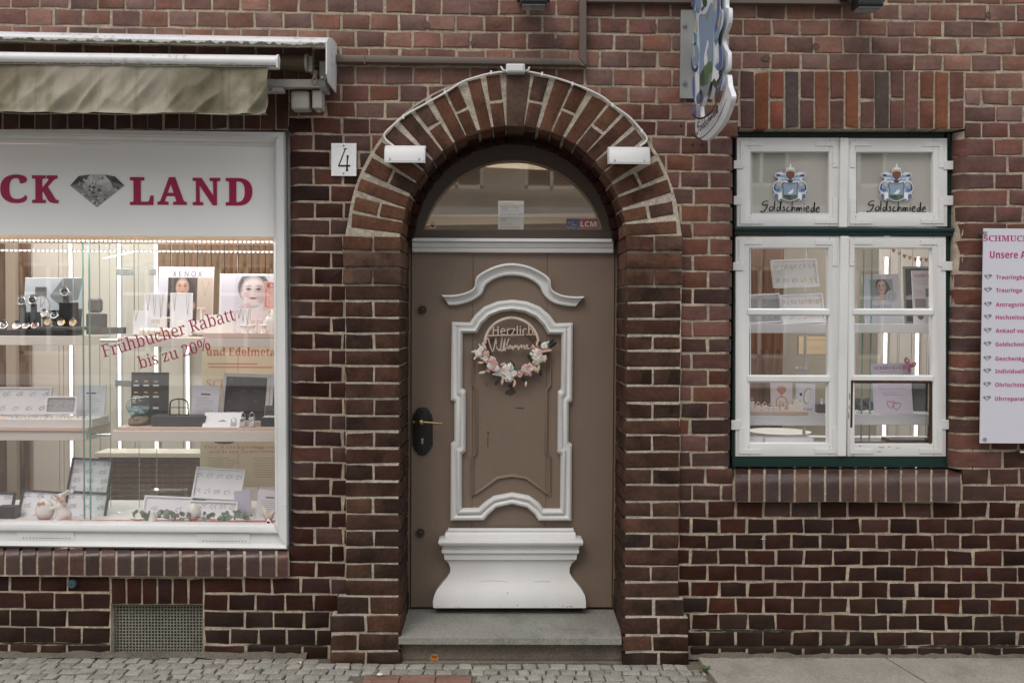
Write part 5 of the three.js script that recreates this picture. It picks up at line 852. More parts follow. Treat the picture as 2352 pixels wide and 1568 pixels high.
// ---------------------------------------------------------------- hanging crest sign of the goldsmith, square to the wall
{
  const x0 = 0.845, Z = (x, y) => [1543.4 + x / 4.5716, y / 4.5716], Q = ([x, y]) => PX(...Z(x, y), x0);
  const t = thing('hanging_crest_sign', 'painted blue crest sign with Goldschmiede banner hung square to the wall', 'sign');
  // outlines lie in the (z, y) plane; turned so that the painted face looks towards the street's left
  const face = (pts, d, smooth) => { let p = pts.map(Q); if (smooth) p = new THREE.CatmullRomCurve3(p.map(([a, b]) => V3(a, b, 0)), true, 'centripetal').getPoints(p.length * 5).slice(0, -1).map(v => [v.x, v.y]); if (!THREE.ShapeUtils.isClockWise(p.map(q => new THREE.Vector2(...q))) === false) p = p.slice().reverse(); return toCreasedNormals(flatShape(p, d).rotateY(-Math.PI / 2), 0.4); };
  const rimM = std(lin(0.62, 0.64, 0.67), 0.35), crest = [[222, -900], [360, -1180], [520, -1350], [524, 0], [526, 70], [557, 95], [555, 240], [510, 370], [500, 430], [520, 510], [548, 560], [545, 720], [522, 756], [503, 770], [498, 900], [470, 950], [430, 900], [405, 850], [362, 1040], [312, 955], [300, 1050], [265, 1120], [245, 1050], [217, 1010], [220, 850], [236, 765], [207, 720], [203, 560], [210, 420], [225, 300], [245, 230], [245, 130], [222, 100]];
  mesh('crest_board', face(crest, 0.015, true).translate(x0 + 0.015, 0, 0), rimM, t);
  const ban = [[213, 1100], [240, 1108], [255, 1130], [262, 1208], [300, 1230], [350, 1212], [420, 1150], [480, 1020], [498, 900], [515, 795], [535, 790], [548, 900], [580, 1010], [572, 1070], [505, 1255], [425, 1375], [330, 1465], [275, 1466], [212, 1405], [204, 1340], [213, 1190]];
  const bm = mesh('banner', face(ban, 0.018, true).translate(x0 + 0.018, 0, 0), std(lin(0.72, 0.73, 0.76), 0.3), t);
  const paint = (m, pts, lv, n = 'painting') => mesh(n, face(pts, 0.0006, pts.length > 4).translate(x0 - 0.0006 * lv, 0, 0), CM[m], t);
  paint('pale', [[232, -800], [510, -1250], [512, 70], [545, 110], [540, 240], [496, 370], [488, 440], [510, 520], [536, 570], [532, 710], [500, 745], [480, 800], [440, 850], [300, 900], [262, 1090], [232, 1010], [232, 850], [250, 760], [220, 710], [216, 560], [224, 420], [240, 300], [256, 230], [256, 120], [234, 90]], 1);
  paint('sky', [[302, 200], [345, 175], [380, 230], [420, 55], [425, 650], [300, 790], [298, 520]], 3, 'shield_field'); paint('steelL', [[290, 170], [345, 150], [372, 120], [426, 30], [438, 400], [430, 750], [362, 1020], [315, 945], [290, 930], [296, 500]], 2, 'shield_rim');
  paint('greenL', [[298, 800], [425, 650], [425, 745], [395, 780], [385, 860], [350, 890], [298, 890]], 4, 'shield_field'); paint('green', [[300, 800], [345, 745], [350, 880], [330, 890], [305, 880]], 5, 'shield_field'); paint('white', [[345, 600], [365, 500], [382, 420], [390, 470], [370, 560], [380, 640], [352, 690]], 4, 'swan');
  paint('green', [[325, -60], [365, -70], [372, 40], [350, 75], [328, 30]], 4); paint('rust', [[312, 90], [340, 60], [345, 80], [318, 120]], 4);
  for (const [m, p, lv] of [['sky', [[240, -100], [300, -130], [310, 60], [280, 140], [262, 90], [250, 20]], 3], ['deep', [[225, 0], [246, -10], [246, 60], [234, 100], [226, 80]], 3], ['teal', [[252, 60], [285, 90], [280, 140], [258, 120]], 4], ['gold', [[252, 220], [270, 210], [272, 320], [258, 345], [248, 300]], 3], ['teal', [[232, 330], [266, 360], [262, 470], [240, 470]], 3], ['sky', [[212, 480], [270, 470], [290, 560], [280, 660], [240, 690], [214, 640]], 3], ['gold', [[222, 500], [236, 470], [246, 590], [232, 620]], 4], ['navy', [[210, 600], [222, 680], [250, 720], [280, 680], [270, 740], [214, 716]], 4], ['deep', [[222, 830], [238, 800], [246, 960], [240, 1040], [222, 980]], 3], ['white', [[252, 760], [292, 790], [292, 960], [262, 1000]], 3], ['deep', [[262, 1020], [300, 960], [304, 1040], [268, 1100]], 4],
    ['sky', [[440, -200], [500, -240], [506, 60], [530, 140], [500, 340], [450, 430], [440, 150]], 3], ['deep', [[488, 0], [508, 10], [498, 200], [470, 340], [455, 300], [480, 180]], 4], ['gold', [[446, -60], [470, -60], [476, 90], [452, 130]], 4], ['teal', [[445, 420], [492, 390], [486, 440], [462, 470]], 4], ['gold', [[490, 260], [512, 140], [520, 160], [502, 300]], 5], ['deep', [[496, 470], [536, 560], [530, 700], [505, 745], [470, 700], [500, 640]], 3], ['white', [[452, 520], [480, 480], [488, 600], [462, 680]], 3], ['teal', [[462, 690], [490, 660], [498, 700], [470, 720]], 5], ['white', [[440, 720], [480, 740], [500, 800], [470, 850], [430, 840]], 3], ['green', [[425, 860], [450, 820], [490, 880], [470, 940]], 4], ['sky', [[420, 60], [440, 30], [436, 200], [424, 300]], 4]]) paint(m, p, lv);
  paint('deep', [[215, 1110], [230, 1120], [240, 1165], [258, 1140], [256, 1208], [222, 1180]], 2, 'ribbon_end'); paint('deep', [[512, 830], [532, 810], [530, 870], [490, 985], [494, 910]], 2, 'ribbon_end');
  const line = (pts, w) => { const c = pts.map(Q); return ribbon(c.map(([z, y]) => [z, y]), w, 0.0006).rotateY(-Math.PI / 2); };
  mesh('border_line', join([line([[216, 1195], [262, 1235], [300, 1245], [360, 1222], [425, 1160], [488, 1020], [506, 910]], 0.008), line([[208, 1395], [255, 1440], [310, 1448], [390, 1385], [470, 1285], [540, 1140], [575, 1035]], 0.005)]).translate(x0 - 0.0012, 0, 0), M.ink, t);
  // the word follows the banner: each stroke is set on its arc in the board's plane
  const A = Q([262, 1420]), B = Q([395, 1330]), C = Q([492, 1180]), arc = new THREE.QuadraticBezierCurve(new THREE.Vector2(...A), new THREE.Vector2(...B), new THREE.Vector2(...C)), len = arc.getLength(), s = len / 7.4;
  mesh('lettering', join(GOLD.map(st => ribbon(st.map(([u, v]) => { const k = clamp(u / 7.4, 0, 1), p = arc.getPoint(k), tg = arc.getTangent(k); return [p.x - tg.y * v * s * 0.8, p.y + tg.x * v * s * 0.8]; }), 0.0075, 0.0006, false, 4).rotateY(-Math.PI / 2))).translate(x0 - 0.0014, 0, 0), M.ink, t);
  // wall plate, arm and bolts
  const wp = R(1563.5, 22, 1600, 226, 0.02); boxAt(t, 'wall_plate', { ...wp, y1: wp.y1, }, 0.02, 0.018, M.greyMetal, 0.003);
  for (const y of [58, 190]) { const c = P(1572.5, y, 0.02); mesh('bolt', join([cyl([c[0], c[1], 0.018], [c[0], c[1], 0.026], 0.012, 0.011, 18), cyl([c[0], c[1], 0.024], [c[0], c[1], 0.034], 0.0075, 0.007, 6)]), M.steel, t); }
  for (const y of [-160, 12]) { const c = P(1594, y, 0.02); mesh('arm', rbox(0.03, 0.012, 0.42, 0.003).translate(x0 + 0.014, c[1], 0.22), M.greyMetal, t); }
}
// ---------------------------------------------------------------- services board at the right edge
{
  const z = 0.05, r = R(2255, 525, 2470, 1018, z), t = thing('services_board', 'pale acrylic services board with magenta German lettering on spacers', 'sign board', [r.cx, r.cy, z]);
  mesh('panel', rbox(r.w, r.h, 0.005, 0.001), std(lin(0.60, 0.60, 0.66), 0.3), t);
  const X = (px, py) => { const p = P(px, py, z); return [p[0] - r.cx, p[1] - r.cy]; }, u = px => R(0, 0, px, 1, z).w;
  const txt = (s, f, x0, yb, w, h, mat) => { const a = X(x0, yb); mesh('lettering', textGeo(s, f, u(w), u(h), 0.0006).translate(a[0], a[1], 0.0026), mat, t); };
  const mg = std(lin(0.40, 0.015, 0.17), 0.5); txt('SCHMUCK', fSerifB, 2259, 554, 107, 14, mg); txt('Unsere A', fSansB, 2274, 593, 85, 17, mg);
  const items = [['Trauringbe', 641], ['Trauringe s', 671], ['Antragsring', 704], ['Hochzeitsse', 733], ['Ankauf von', 764], ['Goldschmie', 795], ['Geschenkgu', 828], ['Individuelle', 857], ['Ohrlochstec', 888], ['Uhrreparatu', 920]];
  const gem = ['#8a8c94', '#b8bac2', '#5c5e66'].map(c => std(new THREE.Color(c), 0.5));
  items.forEach(([s, y], i) => {
    const a = X(2288 - i * 0.25, y), g = textLine(s, fSansB, u(9.6)); mesh('lettering', g.translate(a[0], a[1], 0.0026), mg, t);
    const c = X(2270 - i * 0.3, y - 5.5), k = u(10), tri = (p, m, lv) => mesh('gem_icon', flatShape(p.map(([q, w]) => [c[0] + q * k, c[1] + w * k]), 0.0004).translate(0, 0, 0.0028 + lv * 0.0004), gem[m], t);
    tri([[0, -0.68], [1, 0.2], [0.62, 0.62], [-0.62, 0.62], [-1, 0.2]], 0, 0); tri([[0, -0.68], [0.35, 0.2], [-0.35, 0.2]], 1, 1); tri([[-0.62, 0.62], [-0.35, 0.2], [0.1, 0.62]], 1, 1); tri([[0.35, 0.2], [1, 0.2], [0.62, 0.62]], 2, 1); tri([[-1, 0.2], [-0.35, 0.2], [-0.5, -0.1]], 2, 1);
  });
  for (const p of [[2263, 535], [2262, 1008], [2460, 535], [2460, 1008]]) { const a = X(...p); mesh('spacer', join([cyl([a[0], a[1], 0.002], [a[0], a[1], 0.008], 0.009, 0.008, 16), cyl([a[0], a[1], -0.05], [a[0], a[1], -0.003], 0.007)]), M.steel, t); }
}

// ---------------------------------------------------------------- rooms behind the openings
function room(n, x0, x1, y0, y1, z0, z1, wallM, floorM, ceilM) {
  const T = 0.06, b = (nm, a, c, d, e, f, g, m) => struct(nm, planarUV(new THREE.BoxGeometry(c - a, e - d, g - f).translate((a + c) / 2, (d + e) / 2, (f + g) / 2)), m);
  b(`${n}_wall_left`, x0 - T, x0, y0 - T, y1 + T, z0 - T, z1, wallM); b(`${n}_wall_right`, x1, x1 + T, y0 - T, y1 + T, z0 - T, z1, wallM); b(`${n}_wall_back`, x0, x1, y0 - T, y1 + T, z0 - T, z0, wallM);
  b(`${n}_floor`, x0, x1, y0 - T, y0, z0, z1, floorM); b(`${n}_ceiling`, x0, x1, y1, y1 + T, z0, z1, ceilM);
}
const warm = new THREE.Color(1, 0.94, 0.86), cool = new THREE.Color(1, 0.97, 0.95);
const glow = (c, i) => new THREE.MeshStandardMaterial({ color: 0xffffff, emissive: c, emissiveIntensity: i, roughness: 0.5 });
function addedCeilingLamp(x, y, z, w, d, I, label, col = warm) {  // lamps out of view, added to brighten the rooms
  const t = thing('added_ceiling_lamp', label, 'lamp', [x, y, z], 'added ceiling lamps inside'); mesh('housing', rbox(w + 0.03, 0.03, d + 0.03, 0.004).translate(0, -0.015, 0), M.whitePlain, t); mesh('diffuser', rbox(w, 0.006, d, 0.001).translate(0, -0.032, 0), glow(col, 2), t);
  const l = new THREE.RectAreaLight(col, I, w, d); l.position.set(0, -0.04, 0); l.rotation.x = -Math.PI / 2; l.castShadow = true; t.add(l);
}
function ledStrip(px, y0, y1, z, wpx, I, label, col = cool) {
  const r = R(px - wpx / 2, y0, px + wpx / 2, y1, z), t = thing('light_strip', label, 'light strip', [r.cx, r.cy, z], 'upright light strips in the cabinets');
  mesh('profile', rbox(r.w + 0.01, r.h + 0.01, 0.012, 0.002).translate(0, 0, -0.008), M.whitePlain, t); mesh('led', rbox(r.w, r.h, 0.004, 0.001).translate(0, 0, 0), glow(col, 1.6), t);
  const l = new THREE.RectAreaLight(col, I, r.w, r.h); l.position.set(0, 0, 0.006); l.rotation.y = Math.PI; l.castShadow = true; t.add(l);
}
const whiteCab = std(lin(0.84, 0.82, 0.79), 0.35), ceilM = std(lin(0.78, 0.76, 0.72), 0.8, { map: plasterMap });
room('shop', -3.25, -0.72, 0.22, 2.72, -2.6, -0.3, M.creamWall, M.floorWood, ceilM);
room('hall', -0.62, 0.66, 0.10, 2.72, -2.2, -0.335, std(lin(0.60, 0.47, 0.33), 0.8, { map: plasterMap }), M.floorWood, std(lin(0.42, 0.34, 0.25), 0.8));
room('workshop', 0.74, 3.1, 0.22, 2.72, -2.4, -0.3, M.creamWall, M.floorWood, ceilM);
addedCeilingLamp(-2.5, 2.71, -1.5, 0.6, 0.6, 9, 'added unseen ceiling lamp, square, deep inside the shop'); addedCeilingLamp(-1.35, 2.71, -0.62, 0.5, 0.3, 15, 'added unseen ceiling lamp, oblong, over the shop window display'); addedCeilingLamp(-2.5, 2.71, -0.62, 0.5, 0.3, 15, 'added unseen ceiling lamp, oblong, over the watches in the window');
addedCeilingLamp(0, 2.71, -0.75, 0.4, 0.4, 17, 'made-up ceiling lamp brightening the fanlight from the entrance hall'); addedCeilingLamp(1.6, 2.71, -1.2, 0.7, 0.5, 12, 'added unseen ceiling lamp, square, in the workshop room'); addedCeilingLamp(1.6, 2.71, -0.55, 0.7, 0.25, 9, 'added unseen ceiling lamp, oblong, over the casement window display', cool);  // the hall lamp is made up to turn the fanlight beige
for (const [y, z, a] of [[2.45, -0.9, 0.05], [2.5, -1.5, -0.04], [2.22, -2.12, 0.02]]) { const b = meta(mesh('added_streak_bar', rbox(1.28, 0.07, 0.08, 0.006).rotateZ(a), std(lin(0.62, 0.54, 0.42), 0.6)), z > -1 ? 'added pale bar for the light streaks, nearest the fanlight' : z > -2 ? 'added pale bar for the light streaks, middle of the hall' : 'added low pale bar for the light streaks, back of the hall', 'beam'); b.position.set(0.02, y, z); }  // made-up bars standing in for pale light bands in the fanlight
{ // pale cabinets along the back of the shop
  const z = -2.2, t = thing('wall_cabinet', 'pale cream wall cabinet with narrow doors behind the shop display', 'cabinet');
  let x = -60; const edges = []; while (x < 640) { const w = pick([34, 40, 52, 60]); edges.push([x, x + w]); x += w; }
  for (const [a, b] of edges) { boxAt(t, 'door', R(a + 0.8, 470, b - 0.8, 1190, z), z, 0.03, whiteCab, 0.003); if (rnd() < 0.5) { const k = P(b - 6, 1075 + rr(-10, 10), z); mesh('knob', new THREE.SphereGeometry(0.016, 12, 10).translate(k[0], k[1], z + 0.02), M.steel, t); } }
  boxAt(t, 'carcass', R(-62, 468, 642, 1192, z - 0.035), z - 0.035, 0.2, std(lin(0.5, 0.46, 0.4), 0.7), 0.002);
  for (const [px, w, n] of [[162, 6, 'behind the watches'], [273, 6, 'behind the glass corner'], [358, 7, 'left of the portrait cards'], [430, 7, 'behind the portrait cards']]) ledStrip(px, 560, 1120, z + 0.03, w, 9, `bright upright light strip in the cabinet ${n}`);
  const p = thing('partition_panel', 'brown wooden panel at the left edge of the shop', 'panel'); boxAt(p, 'panel', R(-200, 470, 66, 1190, -1.3), -1.3, 0.04, std(lin(0.44, 0.37, 0.31), 0.55, { map: woodMap }), 0.004); boxAt(p, 'post', R(12, 470, 34, 1190, -1.25), -1.25, 0.05, std(lin(0.42, 0.36, 0.30), 0.6), 0.004);
  const u = thing('slat_screen', 'tan wooden slat screen behind the portrait cards', 'screen'); for (let k = 0; k < 9; k++) boxAt(u, 'slat', R(362 + k * 31, 470, 391 + k * 31, 772, -1.9), -1.9 - (k % 2) * 0.006, 0.02, std(lin(0.74 + 0.03 * (k % 3), 0.66, 0.55), 0.6, { map: woodMap }), 0.003);
  // curved reed counter
  const c = thing('reeded_counter', 'brown reeded wooden counter front low in the shop', 'counter'); for (let k = 0; k < 13; k++) { const g = boxAt(c, 'batten', R(225 + 2 * k, 1052 + k * 12, 470, 1062 + k * 12, -1.5), -1.5, 0.02, M.brownWood, 0.006); }
  boxAt(c, 'back_board', R(225, 1050, 470, 1210, -1.525), -1.525, 0.02, std(lin(0.16, 0.11, 0.08), 0.7), 0.002); boxAt(c, 'top', R(215, 1040, 480, 1051, -1.46), -1.46, 0.2, M.cream, 0.004);
}
// ---- shop window: deck, shelves, glass corner
{
  const z = -0.12, t = thing('window_deck', 'white window deck with a pink runner along the glass', 'deck'); const r = R(-440, 1198, 632, 1215, z);
  mesh('board', planarUV(new THREE.BoxGeometry(r.w, 0.03, 0.62).translate(r.cx, r.y1 - 0.017, -0.065 - 0.31)), M.whitePlain, t);
  const n = 90, pos = []; for (let i = 0; i < n; i++) { const x0 = r.x0 + r.w * i / n, x1 = r.x0 + r.w * (i + 1) / n, y = r.y1 + 0.0, h0 = 0.010 + 0.005 * Math.sin(i * 1.7), h1 = 0.010 + 0.005 * Math.sin((i + 1) * 1.7); pos.push(x0, y, -0.078, x1, y, -0.078, x1, y + h1, -0.09, x0, y, -0.078, x1, y + h1, -0.09, x0, y + h0, -0.09, x0, y + h0, -0.09, x1, y + h1, -0.09, x1, y + 0.002, -0.16, x0, y + h0, -0.09, x1, y + 0.002, -0.16, x0, y + 0.002, -0.16); }
  const g = new THREE.BufferGeometry(); g.setAttribute('position', new THREE.Float32BufferAttribute(pos, 3)); g.computeVertexNormals(); mesh('runner', planarUV(g), std(lin(0.55, 0.14, 0.14), 0.9, { side: THREE.DoubleSide }), t);
}
const shelf = (name, lab, x0, y0, x1, y1, z, d, mat, grp) => { const r = R(x0, y0, x1, y1, z), t = thing(name, lab, 'shelf', [r.cx, r.y0, z - d / 2], grp); mesh('board', rbox(r.w, r.h, d, 0.002).translate(0, r.h / 2, 0), mat, t); return t; };
shelf('display_shelf', 'thick beige shelf carrying the watches', -300, 771, 192, 792, -0.25, 0.3, M.beigeShelf, 'display shelves'); shelf('display_shelf', 'thick beige shelf carrying the necklace stands', 270, 776, 640, 797, -0.22, 0.3, M.beigeShelf, 'display shelves');
shelf('display_shelf', 'thick beige shelf carrying the ring trays', -300, 990, 196, 1011, -0.25, 0.3, M.beigeShelf, 'display shelves'); shelf('display_shelf', 'thick beige shelf carrying the fishbowl', 256, 990, 640, 1014, -0.2, 0.3, M.beigeShelf, 'display shelves');
shelf('shelf_board', 'peach board under the right-hand necklace stands', 465, 765, 640, 775.5, -0.225, 0.24, M.peachBoard, 'boards on the shelves'); shelf('shelf_board', 'brown board under the ring trays', -300, 981, 200, 989.5, -0.24, 0.28, M.peachBoard, 'boards on the shelves'); shelf('shelf_board', 'brown board under the fishbowl', 266, 981.5, 640, 989.6, -0.21, 0.28, M.peachBoard, 'boards on the shelves');
shelf('header_board', 'board under the shop sign panel with warm light painted in as orange-beige', -400, 539, 640, 549, -0.10, 0.3, std(lin(0.72, 0.55, 0.38), 0.6));  // lit edge below the panel: its glow is put into the colour
for (const [y, z, lab] of [[552, -0.13, 'line of tiny bright LEDs along the top of the shop glass'], [575, -0.42, 'second line of tiny bright LEDs set further back']]) {
  const r = R(-300, y, 628, y + 2, z), t = thing('led_line', lab, 'light strip', [r.cx, r.cy, z]); mesh('profile', rbox(r.w, r.h + 0.004, 0.01, 0.001).translate(0, 0.002, -0.004), M.whitePlain, t);
  mesh('led', join(Array.from({ length: 90 }, (_, k) => rbox(0.008, r.h, 0.003, 0.001, 1).translate(-r.w / 2 + (k + 0.5) * r.w / 90, -0.001, 0.003))), glow(cool, 5), t);
  const l = new THREE.RectAreaLight(cool, 24, r.w, 0.02); l.position.set(0, -0.004, 0.006); l.rotation.x = -Math.PI / 2; l.castShadow = true; t.add(l);
}
{ // glass corner: two upright panes seen edge-on, clamps and rods
  const t = thing('glass_corner', 'upright glass panes meeting at a green-edged corner in the shop window', 'glass panel');
  for (const [px, z] of [[191, -0.2], [205.5, -0.16]]) { const r = R(px - 1.6, 546, px + 1.6, 1193, z); mesh('green_edge', rbox(r.w, r.h, 0.005, 0.0005).translate(r.cx, r.cy, z), M.glassEdge, t); }
  for (const px of [145, 168.5, 252, 318, 358.5, 546]) { const r = R(px - 0.5, 560, px + 0.5, 1190, -0.5); mesh('pane_edge', rbox(r.w, r.h, 0.004, 0.0003).translate(r.cx, r.cy, -0.5), std(lin(0.42, 0.42, 0.36), 0.3), t); }
  const a = P(206, 870, -0.16), b = R(206, 546, 212, 1193, -0.16); mesh('pane', planarUV(new THREE.BoxGeometry(0.004, b.h, 0.9).rotateY(-0.5).translate(a[0] + 0.20, b.cy, -0.58)), clearThin, t);
  for (const [x0, y0, x1, y1] of [[265, 617, 303, 632], [341, 617, 357, 632], [263, 873, 300, 887]]) boxAt(t, 'clamp', R(x0, y0, x1, y1, -0.5), -0.5, 0.01, std(lin(0.45, 0.47, 0.46), 0.4, { metalness: 0.6 }), 0.002);
  for (const [x0, y, x1] of [[230, 782, 270], [210, 998.5, 254]]) { const p = P(x0, y, -0.3), q = P(x1, y, -0.3); mesh('rod', cyl([p[0], p[1], -0.3], [q[0], q[1], -0.3], 0.0085), M.silver, t); }
}
// ---- prints
const ruleLines = (x, a, y, w, n, dy, c = '#777', lw = 3) => { x.fillStyle = c; for (let i = 0; i < n; i++) x.fillRect(a + (i % 3) * 4, y + i * dy, w * (0.72 + 0.28 * Math.abs(Math.sin(i * 2.3))), lw); };
function portrait(x, cx, cy, s, skin, hair, back) { // soft photographic head and shoulders, built up from many translucent strokes
  const blob = (px, py, rx, ry, c, al, n = 9, rot = 0) => { x.fillStyle = c; for (let i = 0; i < n; i++) { x.globalAlpha = al; x.beginPath(); x.ellipse(px, py, rx * (1.12 - 0.3 * i / n), ry * (1.12 - 0.3 * i / n), rot, 0, 7); x.fill(); } x.globalAlpha = 1; };
  blob(cx, cy - s * 0.14, s * 0.5, s * 0.6, hair, 0.35); if (back) blob(cx + s * 0.35, cy + s * 0.35, s * 0.48, s * 0.9, hair, 0.3, 9, -0.2);
  blob(cx, cy + s * 1.2, s * 0.85, s * 0.45, skin, 0.3); blob(cx, cy + s * 0.6, s * 0.2, s * 0.45, skin, 0.35); blob(cx, cy + s * 0.55, s * 0.2, s * 0.12, '#5a4038', 0.05);
  blob(cx, cy, s * 0.42, s * 0.57, skin, 0.35); blob(cx + s * 0.26, cy + s * 0.12, s * 0.16, s * 0.4, '#6a4a40', 0.03); blob(cx - s * 0.22, cy + s * 0.14, s * 0.12, s * 0.12, '#b06a60', 0.025); blob(cx - s * 0.06, cy - s * 0.3, s * 0.2, s * 0.14, '#ffffff', 0.03);
  for (const q of [-1, 1]) { blob(cx + q * s * 0.18, cy - s * 0.08, s * 0.11, s * 0.06, '#4a3430', 0.07); blob(cx + q * s * 0.18, cy - s * 0.075, s * 0.05, s * 0.03, '#1c1414', 0.14); blob(cx + q * s * 0.19, cy - s * 0.2, s * 0.13, s * 0.025, hair, 0.08, 9, q * 0.12); blob(cx + q * s * 0.045, cy + s * 0.15, s * 0.03, s * 0.02, '#5a3a34', 0.07); }
  blob(cx + s * 0.05, cy + s * 0.04, s * 0.03, s * 0.16, '#8a6254', 0.03); blob(cx, cy + s * 0.29, s * 0.13, s * 0.05, '#94484a', 0.11); blob(cx, cy + s * 0.285, s * 0.12, s * 0.01, '#4a1c20', 0.08);
  x.strokeStyle = hair; x.lineWidth = s * 0.02; for (let i = 0; i < 40; i++) { const a = Math.PI * (1.0 + i / 40), r = s * (0.5 + 0.14 * ((i * 37) % 11) / 11); x.globalAlpha = 0.35; x.beginPath(); x.moveTo(cx + Math.cos(a) * s * 0.4, cy + Math.sin(a) * s * 0.5); x.lineTo(cx + Math.cos(a + 0.1) * r, cy + Math.sin(a + 0.1) * r * 1.15); x.stroke(); } x.globalAlpha = 1;
}
